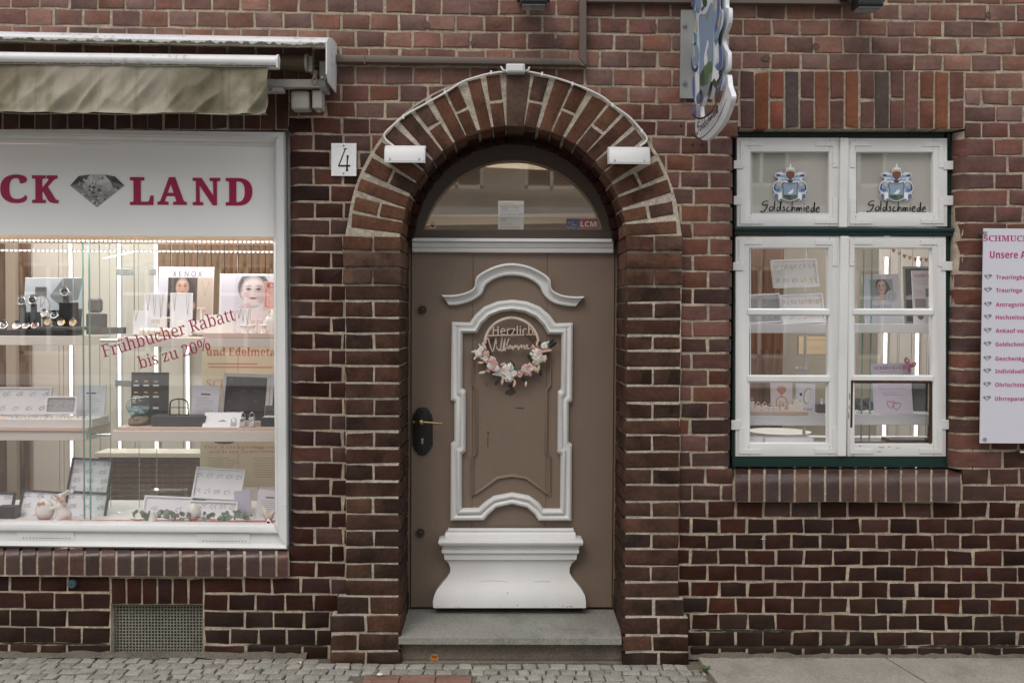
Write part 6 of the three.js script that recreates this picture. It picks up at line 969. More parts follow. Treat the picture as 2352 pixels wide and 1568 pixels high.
const prints = {
  watch: canvasTex(400, 310, (x, w, h) => { x.fillStyle = '#a9b0b6'; x.fillRect(0, 0, w, h); x.fillStyle = '#6d7475'; x.beginPath(); x.moveTo(170, 100); x.lineTo(260, 0); x.lineTo(400, 0); x.lineTo(370, 120); x.lineTo(240, 150); x.fill(); x.fillStyle = '#3c4246'; x.beginPath(); x.moveTo(170, 180); x.lineTo(400, 170); x.lineTo(400, 310); x.lineTo(220, 310); x.fill(); x.fillStyle = '#4a4a4c'; x.fillRect(70, 50, 80, 60); x.fillStyle = '#777c80'; x.beginPath(); x.arc(112, 160, 68, 0, 7); x.fill(); x.fillStyle = '#b9bdc2'; x.beginPath(); x.arc(112, 160, 58, 0, 7); x.fill(); x.strokeStyle = '#44484c'; x.lineWidth = 3; for (let k = 0; k < 12; k++) { const a = k * 0.5236; x.beginPath(); x.moveTo(112 + 46 * Math.cos(a), 160 + 46 * Math.sin(a)); x.lineTo(112 + 54 * Math.cos(a), 160 + 54 * Math.sin(a)); x.stroke(); } x.beginPath(); x.moveTo(112, 160); x.lineTo(140, 130); x.moveTo(112, 160); x.lineTo(112, 115); x.stroke(); }),
  xenox: canvasTex(400, 470, (x, w, h) => { x.fillStyle = '#d4d2dd'; x.fillRect(0, 0, w, h); x.fillStyle = '#2a2528'; x.font = '52px sans-serif'; x.textAlign = 'center'; x.fillText('X E N O X', 208, 64); x.fillStyle = '#4c423e'; x.fillRect(70, 72, 215, 400); x.save(); x.beginPath(); x.rect(70, 72, 215, 400); x.clip(); portrait(x, 175, 140, 110, '#c8a48f', '#2e2726', true); x.restore(); x.fillStyle = '#c3b3a4'; x.fillRect(285, 72, 115, 400); x.strokeStyle = '#8d7a62'; x.lineWidth = 2; x.beginPath(); x.moveTo(318, 90); x.lineTo(342, 200); x.lineTo(372, 90); x.stroke(); }),
  face: canvasTex(400, 460, (x, w, h) => { x.fillStyle = '#d9d8e2'; x.fillRect(0, 0, w, h); x.save(); x.beginPath(); x.rect(100, 14, 300, 446); x.clip(); x.fillStyle = '#cfcdd8'; x.fillRect(100, 14, 300, 446); portrait(x, 225, 130, 190, '#ded0d0', '#5a5254', false); x.fillStyle = '#cbb5b5'; x.beginPath(); x.ellipse(140, 300, 36, 100, 0.7, 0, 7); x.fill(); x.restore(); }),
  promo: canvasTex(128, 360, (x, w, h) => { x.fillStyle = '#eebfb2'; x.fillRect(0, 0, w, h); x.fillStyle = '#cf6a62'; x.fillRect(20, 20, 108, 60); x.fillStyle = '#fff'; x.font = 'bold 40px sans-serif'; x.fillText('♥SE', 28, 64); x.strokeStyle = '#cf6a62'; x.lineWidth = 6; x.strokeRect(16, 100, 140, 220); x.lineWidth = 4; x.strokeRect(46, 130, 34, 34); x.strokeRect(46, 250, 34, 34); }),
  price: canvasTex(256, 320, (x, w, h) => { x.fillStyle = '#dddce6'; x.fillRect(0, 0, w, h); x.fillStyle = '#555'; x.fillRect(80, 70, 90, 14); ruleLines(x, 36, 110, 170, 8, 22); x.font = '18px sans-serif'; x.fillText('MEISTER', 40, 300); }),
  flyer: canvasTex(256, 360, (x, w, h) => { x.fillStyle = '#e2dde6'; x.fillRect(0, 0, w, h); x.fillStyle = '#b03a58'; x.font = 'bold 30px serif'; x.fillText('SCHMUCK', 24, 44); ruleLines(x, 24, 60, 200, 3, 14, '#d59aa8'); x.fillStyle = '#777'; x.fillRect(130, 120, 80, 56); x.fillStyle = '#998d8d'; x.fillRect(20, 190, 110, 60); x.fillStyle = '#4b4b50'; x.beginPath(); x.arc(70, 300, 34, 0, 7); x.fill(); ruleLines(x, 20, 130, 90, 4, 12, '#c99'); }),
  hearts: canvasTex(320, 420, (x, w, h) => { x.fillStyle = '#d9d3e6'; x.fillRect(0, 0, w, h); x.fillStyle = '#a3365e'; x.font = 'bold 34px serif'; x.fillText('SCHMUCK', 20, 46); x.fillText('LAND', 222, 46); x.fillStyle = '#8a8c94'; x.beginPath(); x.moveTo(198, 30); x.lineTo(218, 30); x.lineTo(208, 48); x.fill(); ruleLines(x, 60, 64, 200, 1, 14, '#b05a80'); ruleLines(x, 40, 170, 230, 3, 16, '#b06a90'); ruleLines(x, 70, 236, 180, 2, 18, '#b06a90'); x.strokeStyle = '#b0345e'; x.lineWidth = 5; for (const [a, b, s] of [[140, 330, 34], [186, 344, 36]]) { x.beginPath(); x.moveTo(a, b + s); x.bezierCurveTo(a - s * 1.7, b - s * 0.2, a - s * 0.7, b - s * 1.2, a, b - s * 0.4); x.bezierCurveTo(a + s * 0.7, b - s * 1.2, a + s * 1.7, b - s * 0.2, a, b + s); x.stroke(); } }),
  ja: canvasTex(200, 260, (x, w, h) => { x.fillStyle = '#d8cfd4'; x.fillRect(0, 0, w, h); x.strokeStyle = '#b98d54'; x.lineWidth = 9; x.beginPath(); x.arc(100, 165, 52, 0, 7); x.stroke(); x.fillStyle = '#c58a7a'; x.beginPath(); x.moveTo(52, 62); x.lineTo(72, 34); x.lineTo(128, 34); x.lineTo(148, 62); x.lineTo(100, 108); x.fill(); x.fillStyle = '#b98d54'; x.font = 'italic bold 54px serif'; x.fillText('Ja!', 66, 184); }),
  men: canvasTex(200, 300, (x, w, h) => { x.fillStyle = '#d6d7e4'; x.fillRect(0, 0, w, h); x.strokeStyle = '#b9a868'; x.lineWidth = 14; x.beginPath(); x.ellipse(120, 110, 40, 70, 0.2, 0, 7); x.stroke(); x.strokeStyle = '#e9e9ee'; x.lineWidth = 8; x.beginPath(); x.ellipse(134, 114, 30, 58, 0.2, 0, 7); x.stroke(); x.fillStyle = '#333'; x.beginPath(); x.arc(48, 100, 15, 0, 7); x.fill(); x.fillStyle = '#1a1a1e'; x.font = 'italic 30px sans-serif'; x.fillText('FOR MEN', 40, 246); }),
  quad: canvasTex(320, 400, (x, w, h) => { x.fillStyle = '#d4d5e0'; x.fillRect(0, 0, w, h); x.fillStyle = '#9aa0ab'; x.fillRect(60, 40, 200, 170); x.save(); x.beginPath(); x.rect(60, 40, 200, 170); x.clip(); portrait(x, 160, 100, 90, '#cdb3a8', '#4f433f', true); x.restore(); x.fillStyle = '#c9cedc'; for (let k = 0; k < 7; k++) { x.beginPath(); x.ellipse(238, 180, 14, 52, k * 0.9, 0, 7); x.fill(); } x.strokeStyle = '#8e95a5'; x.lineWidth = 2; for (let k = 0; k < 7; k++) { x.beginPath(); x.ellipse(238, 180, 14, 52, k * 0.9, 0, 7); x.stroke(); } x.fillStyle = '#8188a0'; x.font = '40px sans-serif'; x.fillText('QUADRAT', 58, 276); }),
  darkFace: canvasTex(256, 512, (x, w, h) => { x.fillStyle = '#26262a'; x.fillRect(0, 0, w, h); portrait(x, 90, 150, 130, '#b9b1ad', '#17171a', true); x.fillStyle = '#1d1d20'; x.fillRect(0, 300, w, 220); }),
  aboard: canvasTex(512, 512, (x, w, h) => { x.fillStyle = '#d8c8ae'; x.fillRect(0, 0, w, h); x.fillStyle = '#b5523f'; x.font = 'bold 60px serif'; x.fillText('und Edelmetallen', 20, 60); ruleLines(x, 30, 100, 420, 2, 18, '#c4826e', 8); x.font = 'bold 66px serif'; x.fillText('SCHMUCK LAND', 20, 236); x.font = '56px serif'; x.fillText('Trauringe', 40, 306); ruleLines(x, 40, 340, 400, 8, 20, '#a89a84', 6); }),
  aboard2: canvasTex(512, 512, (x, w, h) => { x.fillStyle = '#d8c8ae'; x.fillRect(0, 0, w, h); x.fillStyle = '#5a4a40'; x.beginPath(); x.ellipse(140, 10, 60, 26, 0, 0, 7); x.fill(); x.fillStyle = '#c06450'; x.font = '46px serif'; x.fillText('Der Antragsring', 20, 84); x.fillText('auch im Set', 50, 136); x.font = '40px serif'; x.fillText('Ankauf von Gold', 300, 84, 200); x.fillText('und Edelmetallen', 300, 130, 200); ruleLines(x, 40, 190, 180, 9, 26, '#a5957c', 6); ruleLines(x, 310, 190, 180, 9, 26, '#a5957c', 6); }),
  wallNote: canvasTex(256, 200, (x, w, h) => { x.fillStyle = '#d8c4a2'; x.fillRect(0, 0, w, h); x.fillStyle = '#c07a5a'; x.font = '30px serif'; x.fillText('Rund ums', 60, 50); ruleLines(x, 40, 120, 160, 2, 20, '#c9a07c'); }),
};
function card(name, label, cat, px, z, print, o = {}) { // upright card or picture board leaning back
  const r = R(...px, z), t = thing(name, label, cat, [r.cx, r.y0, z], o.group); t.rotation.x = -(o.tilt ?? 0.12); t.rotation.z = o.roll ?? 0;
  mesh('board', rbox(r.w, r.h, o.th ?? 0.006, 0.0015).translate(0, r.h / 2, -(o.th ?? 0.006) / 2), o.mat || M.card, t);
  if (print) mesh('print', new THREE.PlaneGeometry(r.w * (o.in ?? 0.985), r.h * (o.in ?? 0.985)).translate(0, r.h / 2, 0.0008), std(0xffffff, 0.5, { map: print }), t);
  return [t, r];
}
const ringG = new THREE.TorusGeometry(0.0085, 0.0016, 6, 18), ringGp = ringG.clone().rotateY(0.7);
function ringTray(label, px, z, cols, rows, o = {}) { // framed tray standing tilted, pairs of rings in rows
  const r = R(...px, z), t = thing('ring_tray', label, 'tray', [r.cx, r.y0, z], 'ring trays'), w = r.w, h = r.h, d = o.d ?? 0.022, fr = o.frame || M.card; t.rotation.x = -(o.tilt ?? 0.35); t.rotation.z = o.roll ?? 0; t.rotation.y = o.turn ?? 0;
  mesh('frame', toCreasedNormals(flatShape([[-w / 2, 0], [w / 2, 0], [w / 2, h], [-w / 2, h]], d, 0.001, [[[-w / 2 + 0.008, 0.008], [-w / 2 + 0.008, h - 0.008], [w / 2 - 0.008, h - 0.008], [w / 2 - 0.008, 0.008]]]), 0.4), fr, t); mesh('pad', rbox(w - 0.014, h - 0.014, 0.008, 0.002).translate(0, h / 2, -d + 0.006), o.pad || M.card, t);
  for (let a = 0; a < cols; a++) for (let b = 0; b < rows; b++) { const x = -w / 2 + (a + 0.5 + 0.2 * ((b % 2) - 0.5) * (o.stag ?? 0)) * w / cols, y = (b + 0.5) * h / rows; for (const q of [-1, 1]) { const m = mesh('ring', ringGp, o.ring || (rnd() < 0.5 ? M.silver : M.gold), t); m.position.set(x + q * 0.009, y + q * 0.002, -d + 0.012); m.rotation.y = q * 0.3; m.scale.setScalar(o.rs ?? 1); } }
  return t;
}

// ---------------------------------------------------------------- things in the shop window
card('watch_poster', 'grey poster of a large wristwatch behind the watches', 'poster', [50, 636, 186, 768], -0.48, prints.watch);
const dialM = { dark: std(lin(0.05, 0.05, 0.06), 0.25), white: std(lin(0.7, 0.68, 0.66), 0.3), cream: std(lin(0.62, 0.5, 0.36), 0.3), copper: std(lin(0.30, 0.11, 0.07), 0.3) }, strapM = { brown: std(lin(0.10, 0.04, 0.03), 0.6), black: std(lin(0.03, 0.03, 0.035), 0.5), tan: std(lin(0.25, 0.16, 0.10), 0.6) };
function watch(px, py, r0, dial, strap, tilt, label, foot, caseM = M.silver) {
  const z = -0.33, c = P(px, py, z), r = R(0, 0, r0, 1, z).w, t = thing('wristwatch', label, 'watch', [c[0], c[1], z], 'wristwatches on the shelf'), yf = P(px, foot, z)[1] - c[1];
  const g = new THREE.Group(); const turn = o => { o.rotation.x = tilt; return o; };
  turn(mesh('case', new THREE.TorusGeometry(r, r * 0.17, 8, 28), caseM, t)); turn(mesh('dial', cyl([0, 0, -r * 0.25], [0, 0, r * 0.02], r, r, 24), dialM[dial], t));
  turn(mesh('hands', join([rbox(r * 0.09, r * 0.7, 0.001, 0.0003).translate(0, r * 0.3, r * 0.06), rbox(r * 0.6, r * 0.09, 0.001, 0.0003).translate(r * 0.25, 0, r * 0.06)]), dial === 'dark' ? M.silver : M.ink, t));
  turn(mesh('crown', cyl([r * 1.1, 0, -r * 0.1], [r * 1.35, 0, -r * 0.1], r * 0.12), caseM, t));
  const band = []; for (let k = 0; k <= 10; k++) { const a = -0.5 + k / 10 * (Math.PI + 1.0); band.push([0, r * 1.15 * Math.cos(a), -r * 0.3 - r * 1.1 * Math.sin(a)]); } const bg = new THREE.TubeGeometry(new THREE.CatmullRomCurve3(band.map(p => V3(...p))), 24, r * 0.5, 6).scale(1, 1, 1); mesh('strap', bg, strapM[strap], t).scale.set(1, 1, 0.8);
  if (yf < -r * 1.6) mesh('holder', rbox(r * 1.3, -yf - r, r * 1.3, r * 0.2).translate(0, (yf - r) / 2, -r * 0.9), M.charcoal, t);
}
watch(48, 691, 8.5, 'dark', 'black', -0.1, 'silver watch with dark dial and black strap, upper left of the poster', 768); watch(73, 689, 8.5, 'dark', 'brown', -0.1, 'silver watch with dark dial and brown strap before the poster', 768); watch(147, 670, 9, 'dark', 'tan', -0.1, 'silver watch with grey dial on the tall black stand', 694);
watch(100, 720, 7.5, 'white', 'tan', -0.3, 'watch with white dial and tan strap above the front row', 752); watch(123, 724, 8, 'dark', 'black', -0.6, 'black watch lying flat beside the tall black stand', 752, M.steel);
watch(108, 739, 8, 'cream', 'tan', -0.25, 'gold watch with cream dial on the grey plinth', 750, M.gold); watch(139, 741, 7.5, 'white', 'brown', -0.4, 'watch with white dial in the middle of the grey plinth', 750, M.gold); watch(166, 741, 7.5, 'cream', 'tan', -0.3, 'rose gold watch at the right end of the grey plinth', 750, M.gold);
watch(37, 748, 8.5, 'white', 'black', -0.6, 'flat silver watch with pale dial on the black riser', 757); watch(58, 748, 8, 'cream', 'black', -0.6, 'flat watch with cream dial on the black riser', 757); watch(79, 747, 8, 'copper', 'brown', -0.5, 'watch with copper dial on the black riser', 757); watch(7, 747, 8.5, 'dark', 'black', -0.5, 'silver watch with dark dial at the left edge of the glass', 757);
const block = (name, lab, cat, px, z, d, mat, rad = 0.003, grp) => { const r = R(...px, z), t = meta(mesh(name, rbox(r.w, r.h, d, rad).translate(0, r.h / 2, -d / 2), mat), lab, cat, grp); t.position.set(r.cx, r.y0, z); return t; };
block('display_block', 'tall black display block under the silver watch', 'stand', [134, 694, 170, 756], -0.36, 0.05, M.black); block('display_plinth', 'flat grey plinth under four watches', 'stand', [82, 750, 200, 757.5], -0.3, 0.14, M.charcoal); block('display_plinth', 'long black riser behind the shelf edge', 'stand', [-30, 757.5, 150, 770.5], -0.29, 0.2, M.black);
for (const [a, b] of [[45, 62], [68, 85]]) block('price_stand', a < 50 ? 'dark price stand under the leftmost upper watch' : 'dark price stand under the brown strapped watch', 'stand', [a, 716, b, 757], -0.35, 0.04, M.charcoal);
block('watch_box', 'grey watch box with strap seen through the glass corner', 'box', [196, 720, 232, 768], -0.6, 0.08, M.charcoal, 0.006); block('watch_cushion', 'dark grey watch on cushion seen through the glass corner', 'watch', [198, 684, 229, 718], -0.6, 0.05, std(lin(0.12, 0.12, 0.125), 0.5), 0.02); block('display_plinth', 'grey slab seen through the glass corner', 'stand', [205, 752, 262, 767], -0.55, 0.16, M.charcoal);
card('brand_poster', 'white XENOX poster with a dark-haired model', 'poster', [358, 611, 486, 768], -0.44, prints.xenox); card('portrait_poster', 'pale poster of a woman with her hand at her chin', 'poster', [500, 627, 640, 768], -0.43, prints.face); card('promo_card', 'pink promotional card before the pale portrait', 'card', [604, 645, 645, 712], -0.36, prints.promo);
block('necklace_holder_post', 'pale post carrying the pink promotional card', 'stand', [612, 712, 632, 766], -0.37, 0.02, M.card);
function necklaceBoard(px, z, label, n) { const [t, r] = card('necklace_board', label, 'display board', px, z, null, { th: 0.012, tilt: 0.08, group: 'necklace boards' }); for (let k = 0; k < n; k++) { const x = -r.w * 0.3 + k * r.w * 0.6 / Math.max(1, n - 1), l = r.h * (0.4 + 0.12 * k); mesh('necklace', join([ribbon([[x - 0.008, r.h * 0.97], [x, r.h - l]], 0.0013, 0.0006, false, 0), ribbon([[x + 0.008, r.h * 0.97], [x, r.h - l]], 0.0013, 0.0006, false, 0), new THREE.SphereGeometry(0.003, 8, 6).translate(x, r.h - l, 0)]).translate(0, 0, 0.002), k % 2 ? M.silver : M.gold, t); } }
necklaceBoard([327, 673, 378, 770], -0.38, 'grey necklace board with three fine chains', 3); necklaceBoard([388, 672, 439, 770], -0.36, 'pale necklace board before the XENOX poster', 2); necklaceBoard([304, 713, 335, 768], -0.34, 'small pink-white necklace board at the left of the group', 1); necklaceBoard([541, 708, 573, 764], -0.3, 'tall cream necklace block before the portrait poster', 3);
function tstand(px, y0, y1, w, label) { const z = -0.32, a = P(px, y1, z), h = P(px, y0, z)[1] - a[1], k = R(0, 0, w, 1, z).w, t = thing('jewellery_tree', label, 'stand', [a[0], a[1], z], 'small T-shaped jewellery stands'); mesh('post', rbox(0.008, h, 0.008, 0.002).translate(0, h / 2, 0), M.bust, t); mesh('bar', rbox(k, 0.007, 0.008, 0.002).translate(0, h - 0.003, 0), M.bust, t); mesh('foot', rbox(k * 0.7, 0.006, 0.04, 0.002).translate(0, 0.003, 0), M.bust, t); for (const q of [-1, 1]) mesh('earring', new THREE.TorusGeometry(0.006, 0.0013, 6, 14).translate(q * k * 0.32, h - 0.014, 0.004), M.gold, t); }
tstand(461, 706, 765, 19, 'tall white T-shaped stand between the two posters'); tstand(381, 728, 766, 22, 'white T-shaped stand before the necklace boards'); tstand(357, 732, 766, 20, 'short white T-shaped stand at the left'); tstand(590, 733, 765, 26, 'cream T-shaped stand at the right end');
for (const [a, b, c, d, lab] of [[404, 735, 418, 768, 'narrow striped earring card'], [364, 728, 378, 766, 'small white ring card beside the T stand'], [416, 752, 430, 772, 'tiny white price card on the shelf edge'], [464, 722, 488, 764, 'white earring easel with comb top'], [487, 721, 520, 764, 'white square earring easel'], [508, 736, 536, 764, 'pair of white earring cards'], [440, 735, 462, 764, 'cream ring cushion behind the offer lettering']]) card('earring_card', lab, 'card', [a, b, c, d], -0.29, null, { mat: M.bust, th: 0.008, tilt: 0.25, group: 'small white jewellery cards' });
{ // bracelet roll and busts
  const z = -0.3, a = P(322, 761, z), b = P(408, 763, z), t = thing('bracelet_roll', 'cream bracelet roll with thin gold bangles', 'stand', [a[0], a[1], z]); mesh('roll', cyl([0, 0, 0], [b[0] - a[0], 0, 0], 0.017, 0.017, 18), M.bust, t); for (let k = 0; k < 6; k++) mesh('bangle', new THREE.TorusGeometry(0.0185, 0.0014, 6, 20).rotateY(Math.PI / 2).translate(0.018 + k * 0.028, 0, 0), M.gold, t);
  for (const [px, lab] of [[560, 'white earring bust left of the cream T stand'], [578, 'white earring bust with gold studs'], [606, 'white earring bust right of the cream T stand']]) { const c = P(px, 765, -0.28), q = thing('earring_bust', lab, 'stand', [c[0], c[1], -0.28], 'earring busts'); const p = [[0.017, 0], [0.016, 0.006], [0.008, 0.018], [0.010, 0.028], [0.019, 0.036], [0.016, 0.041], [0.0, 0.039]]; mesh('bust', new THREE.LatheGeometry(p.map(v => new THREE.Vector2(...v)), 18).scale(1, 1, 0.5), M.bust, q); for (const s of [-1, 1]) mesh('earring', new THREE.SphereGeometry(0.003, 8, 6).translate(s * 0.014, 0.032, 0.006), M.gold, q); }
  const c = P(628, 766, -0.29), q = thing('necklace_bust', 'white necklace bust at the right edge of the glass', 'stand', [c[0], c[1], -0.29]); mesh('bust', new THREE.LatheGeometry([[0.028, 0], [0.042, 0.02], [0.05, 0.055], [0.035, 0.08], [0.014, 0.092], [0.012, 0.12], [0, 0.12]].map(v => new THREE.Vector2(...v)), 24).scale(1, 1, 0.5), M.bust, q); mesh('necklace', new THREE.TorusGeometry(0.02, 0.0016, 6, 24).rotateX(1.2).translate(0, 0.085, 0.004), M.gold, q);
}
// shelf with ring trays (left)
ringTray('large white ring tray standing on the left shelf', [-40, 888, 112, 952], -0.4, 5, 2, { tilt: 0.2, stag: 1 }); ringTray('small grey ring tray with dark label on the left shelf', [100, 909, 172, 950], -0.34, 3, 1, { tilt: 0.25, pad: std(lin(0.4, 0.4, 0.42), 0.6) }); card('price_card', 'tall lined price card beside the glass corner', 'card', [172, 884, 238, 960], -0.42, prints.price, { tilt: 0.2 });
block('ring_plinth', 'long white ring plinth along the left shelf', 'stand', [-60, 962, 212, 981], -0.26, 0.2, std(lin(0.72, 0.68, 0.66), 0.6));
for (let k = 0; k < 22; k++) { const px = 4 + k * 9.2 + rr(-1.5, 1.5), z = -0.3 + (k % 3) * 0.012, c = P(px, 958 + (k % 3) * 2.5, z), m = meta(mesh('finger_ring', new THREE.TorusGeometry(0.0105, 0.0018, 6, 20), k % 4 ? M.silver : M.gold), 'polished ring standing upright in the row on the white ring plinth', 'ring', 'rings in the row on the left shelf'); m.position.set(c[0], c[1] - 0.002, z); m.rotation.y = rr(-0.9, 0.9); m.rotation.x = -0.2; }
// shelf with the fishbowl (right)
{
  const [t, r] = card('label_board', 'tall black board with rows of white labels and gold clips', 'display board', [299, 855, 383, 978], -0.4, null, { mat: M.charcoal, th: 0.02, tilt: 0.05 });
  for (let a = 0; a < 3; a++) for (let b = 0; b < 4; b++) { const x = -r.w * 0.36 + a * r.w * 0.27, y = r.h * (0.83 - b * 0.21); mesh('label', rbox(r.w * 0.16, r.h * 0.034, 0.001, 0.0003).translate(x, y - 0.02, 0.001), M.whitePlain, t); mesh('clip', rbox(r.w * 0.11, r.h * 0.03, 0.003, 0.001).translate(x, y, 0.001), b < 2 ? M.gold : M.dark, t); }
  const z = -0.3, c = P(316, 956, z), k = R(0, 0, 27, 1, z).w, b = thing('fishbowl', 'round glass fishbowl half filled with water', 'bowl', [c[0], c[1], z]), pr = (r0, n, a0, a1) => Array.from({ length: n }, (_, i) => { const a = a0 + (a1 - a0) * i / (n - 1); return new THREE.Vector2(r0 * Math.sin(a), r0 * 0.92 * (1 - Math.cos(a))); });
  mesh('glass', new THREE.LatheGeometry(pr(k, 20, 0.02, 2.42), 28), new THREE.MeshPhysicalMaterial({ color: lin(0.9, 0.94, 0.95), transmission: 1, thickness: 0, roughness: 0.02, side: THREE.DoubleSide }), b); mesh('rim', new THREE.TorusGeometry(k * Math.sin(2.42), 0.002, 6, 28).rotateX(Math.PI / 2).translate(0, k * 0.92 * (1 - Math.cos(2.42)), 0), M.silver, b);
  mesh('water', new THREE.LatheGeometry([...pr(k * 0.95, 14, 0.02, 1.65), new THREE.Vector2(0, k * 0.92)], 24), new THREE.MeshPhysicalMaterial({ color: lin(0.75, 0.85, 0.86), transmission: 0.85, thickness: 0, roughness: 0.05 }), b);
  mesh('pebble', join(Array.from({ length: 9 }, (_, i) => new THREE.IcosahedronGeometry(k * 0.26, 1).scale(1, 0.7, 0.9).translate(Math.cos(i * 0.7) * k * 0.4 * (i % 2 + 0.4), k * (0.25 + 0.12 * (i % 3)), Math.sin(i * 0.7) * k * 0.4))), std(lin(0.55, 0.62, 0.62), 0.2), b);
  const cg = new THREE.IcosahedronGeometry(1, 4), p = cg.attributes.position; for (let i = 0; i < p.count; i++) { const v = V3().fromBufferAttribute(p, i), n = 1 + 0.5 * (fbm(v.x * 0.3 + 0.5, v.y * 0.3 + v.z * 0.2 + 0.5, 8, 3) - 0.5); p.setXYZ(i, v.x * n * 0.056, Math.max(-0.026, v.y * n * 0.03), v.z * n * 0.05); } cg.computeVertexNormals();
  const s = P(319, 967, z), st = meta(mesh('coral_stone', planarUV(cg), std(lin(0.42, 0.32, 0.25), 0.9, { map: stoneMap, bumpMap: stoneBump, bumpScale: 0.004 })), 'rough brown stone under the fishbowl', 'stone'); st.position.set(s[0], s[1], z);
  const w = R(388, 916, 432, 968, -0.28), gt = thing('earring_gate', 'small black arched window-shaped earring stand', 'stand', [w.cx, w.y0, -0.28]); const a = w.w / 2, h = w.h;
  mesh('arch', ribbon([[-a, 0], [-a * 0.95, h * 0.6], [-a * 0.8, h * 0.9], [0, h], [a * 0.8, h * 0.9], [a * 0.95, h * 0.6], [a, 0]], 0.006, 0.006), M.black, gt); mesh('bar', join([rbox(0.004, h, 0.005, 0.001).translate(0, h / 2, -0.003), rbox(a * 1.9, 0.004, 0.005, 0.001).translate(0, h * 0.62, -0.003), rbox(a * 1.9, 0.004, 0.005, 0.001).translate(0, h * 0.3, -0.003)]), M.black, gt);
}
block('velvet_mat', 'flat black display mat before the label board', 'mat', [345, 955, 470, 979], -0.24, 0.1, M.charcoal, 0.004); card('price_card', 'white standing price card beside the dark framed board', 'card', [435, 885, 498, 968], -0.36, prints.price, { tilt: 0.18, roll: -0.05 });
{ // dark boards with rings, framed white
  for (const [px, lab] of [[[503, 857, 613, 968], 'black ring board in a white frame on the right shelf'], [[615, 857, 720, 968], 'second black ring board cut by the window frame']]) { const [t, r] = card('ring_board', lab, 'display board', px, -0.4, null, { th: 0.014, tilt: 0.22, roll: -0.03 }); mesh('velvet', rbox(r.w * 0.86, r.h * 0.9, 0.003, 0.001).translate(0, r.h * 0.48, 0.001), std(lin(0.012, 0.014, 0.02), 0.5), t); for (let k = 0; k < 8; k++) mesh('ring', ringGp.clone().scale(1, 0.5, 1).translate(-r.w * 0.3 + (k % 3) * r.w * 0.27, r.h * (0.2 + 0.22 * Math.floor(k / 2)), 0.006), M.silver, t); }
  const [f, fr] = card('acrylic_flyer', 'tilted clear acrylic holder with a pale leaflet and points of light', 'leaflet', [462, 938, 548, 984], -0.22, null, { tilt: 0.7, th: 0.003 });
  mesh('led_point', join(Array.from({ length: 10 }, (_, k) => new THREE.SphereGeometry(0.0022, 6, 5).translate(-fr.w * 0.42 + k * fr.w * 0.093, fr.h * 0.95, 0.002))), M.silver, f); mesh('motif', flatShape([[-0.02, 0.04], [0.025, 0.04], [0.005, 0.052]], 0.001).translate(0, 0, 0.001), M.greyMetal, f);
  for (let k = 0; k < 6; k++) { const px = 536 + (k % 3) * 21, z = -0.24 - Math.floor(k / 3) * 0.05, c = P(px, 979 - Math.floor(k / 3) * 12, z), t = thing('ring_cube', k < 3 ? 'front clear cube carrying a silver ring on the right shelf' : 'rear clear cube carrying a silver ring on the right shelf', 'ring stand', [c[0], c[1], z], k < 3 ? 'front ring cubes' : 'rear ring cubes'); mesh('cube', rbox(0.026, 0.02, 0.026, 0.002).translate(0, 0.01, 0), std(lin(0.62, 0.6, 0.6), 0.15), t); mesh('ring', new THREE.TorusGeometry(0.0115, 0.002, 8, 20).rotateY(0.4).translate(0, 0.029, 0), M.silver, t); mesh('stone', new THREE.OctahedronGeometry(0.005).translate(0, 0.042, 0), M.enamel, t); }
  const r = R(598, 944, 640, 981, -0.25), b = thing('ring_box', 'open black ring box at the right end of the shelf', 'box', [r.cx, r.y0, -0.25]); mesh('box', rbox(r.w, r.h * 0.6, 0.08, 0.003).translate(0, r.h * 0.3, -0.04), M.dark, b); mesh('pad', rbox(r.w * 0.8, 0.006, 0.06, 0.002).translate(0, r.h * 0.61, -0.04), M.card, b); mesh('lid', rbox(r.w, 0.01, r.h * 0.9, 0.003).rotateX(1.2).translate(0, r.h * 0.8, -0.09), M.dark, b);
}
// boards of offers standing further in
card('advert_board', 'tan advertising board with red lettering behind the right shelf', 'sign', [462, 790, 660, 1010], -1.1, prints.aboard, { tilt: 0.03, mat: M.cream, th: 0.02 }); card('advert_board', 'tan advertising board with faint red lettering below the right shelf', 'sign', [458, 1012, 660, 1118], -0.95, prints.aboard2, { tilt: 0.03, mat: M.cream, th: 0.02 });
// window deck
ringTray('black-framed ring tray standing tall behind the glass corner', [150, 1052, 246, 1132], -0.34, 3, 4, { tilt: 0.3, stag: 1, frame: M.dark, ring: M.steel, roll: -0.05 }); ringTray('lower leaf of the black-framed ring tray', [140, 1130, 238, 1196], -0.26, 3, 3, { tilt: 0.3, stag: 1, frame: M.dark, ring: M.steel, roll: -0.05 }); ringTray('black-framed ring tray behind the china egg', [34, 1126, 130, 1196], -0.24, 3, 3, { tilt: 0.35, stag: 1, frame: M.dark, ring: M.steel, roll: -0.06 }); ringTray('black-framed ring tray at the left edge of the deck', [-70, 1130, 22, 1196], -0.26, 3, 3, { tilt: 0.35, frame: M.dark, ring: M.steel });
block('ring_case', 'small black ring case at the left edge of the deck', 'box', [-10, 1164, 33, 1195], -0.19, 0.06, M.dark); ringTray('tilted white tray of eternity rings over the others', [437, 1073, 552, 1146], -0.3, 5, 2, { tilt: 0.4, ring: M.silver, roll: -0.06 }); ringTray('nearly empty white ring tray with two pairs of rings', [322, 1139, 432, 1196], -0.25, 2, 1, { tilt: 0.35, ring: M.silver, roll: -0.04 }); ringTray('white ring tray behind the eucalyptus', [428, 1150, 541, 1197], -0.2, 5, 2, { tilt: 0.35, ring: M.silver, roll: -0.03 });
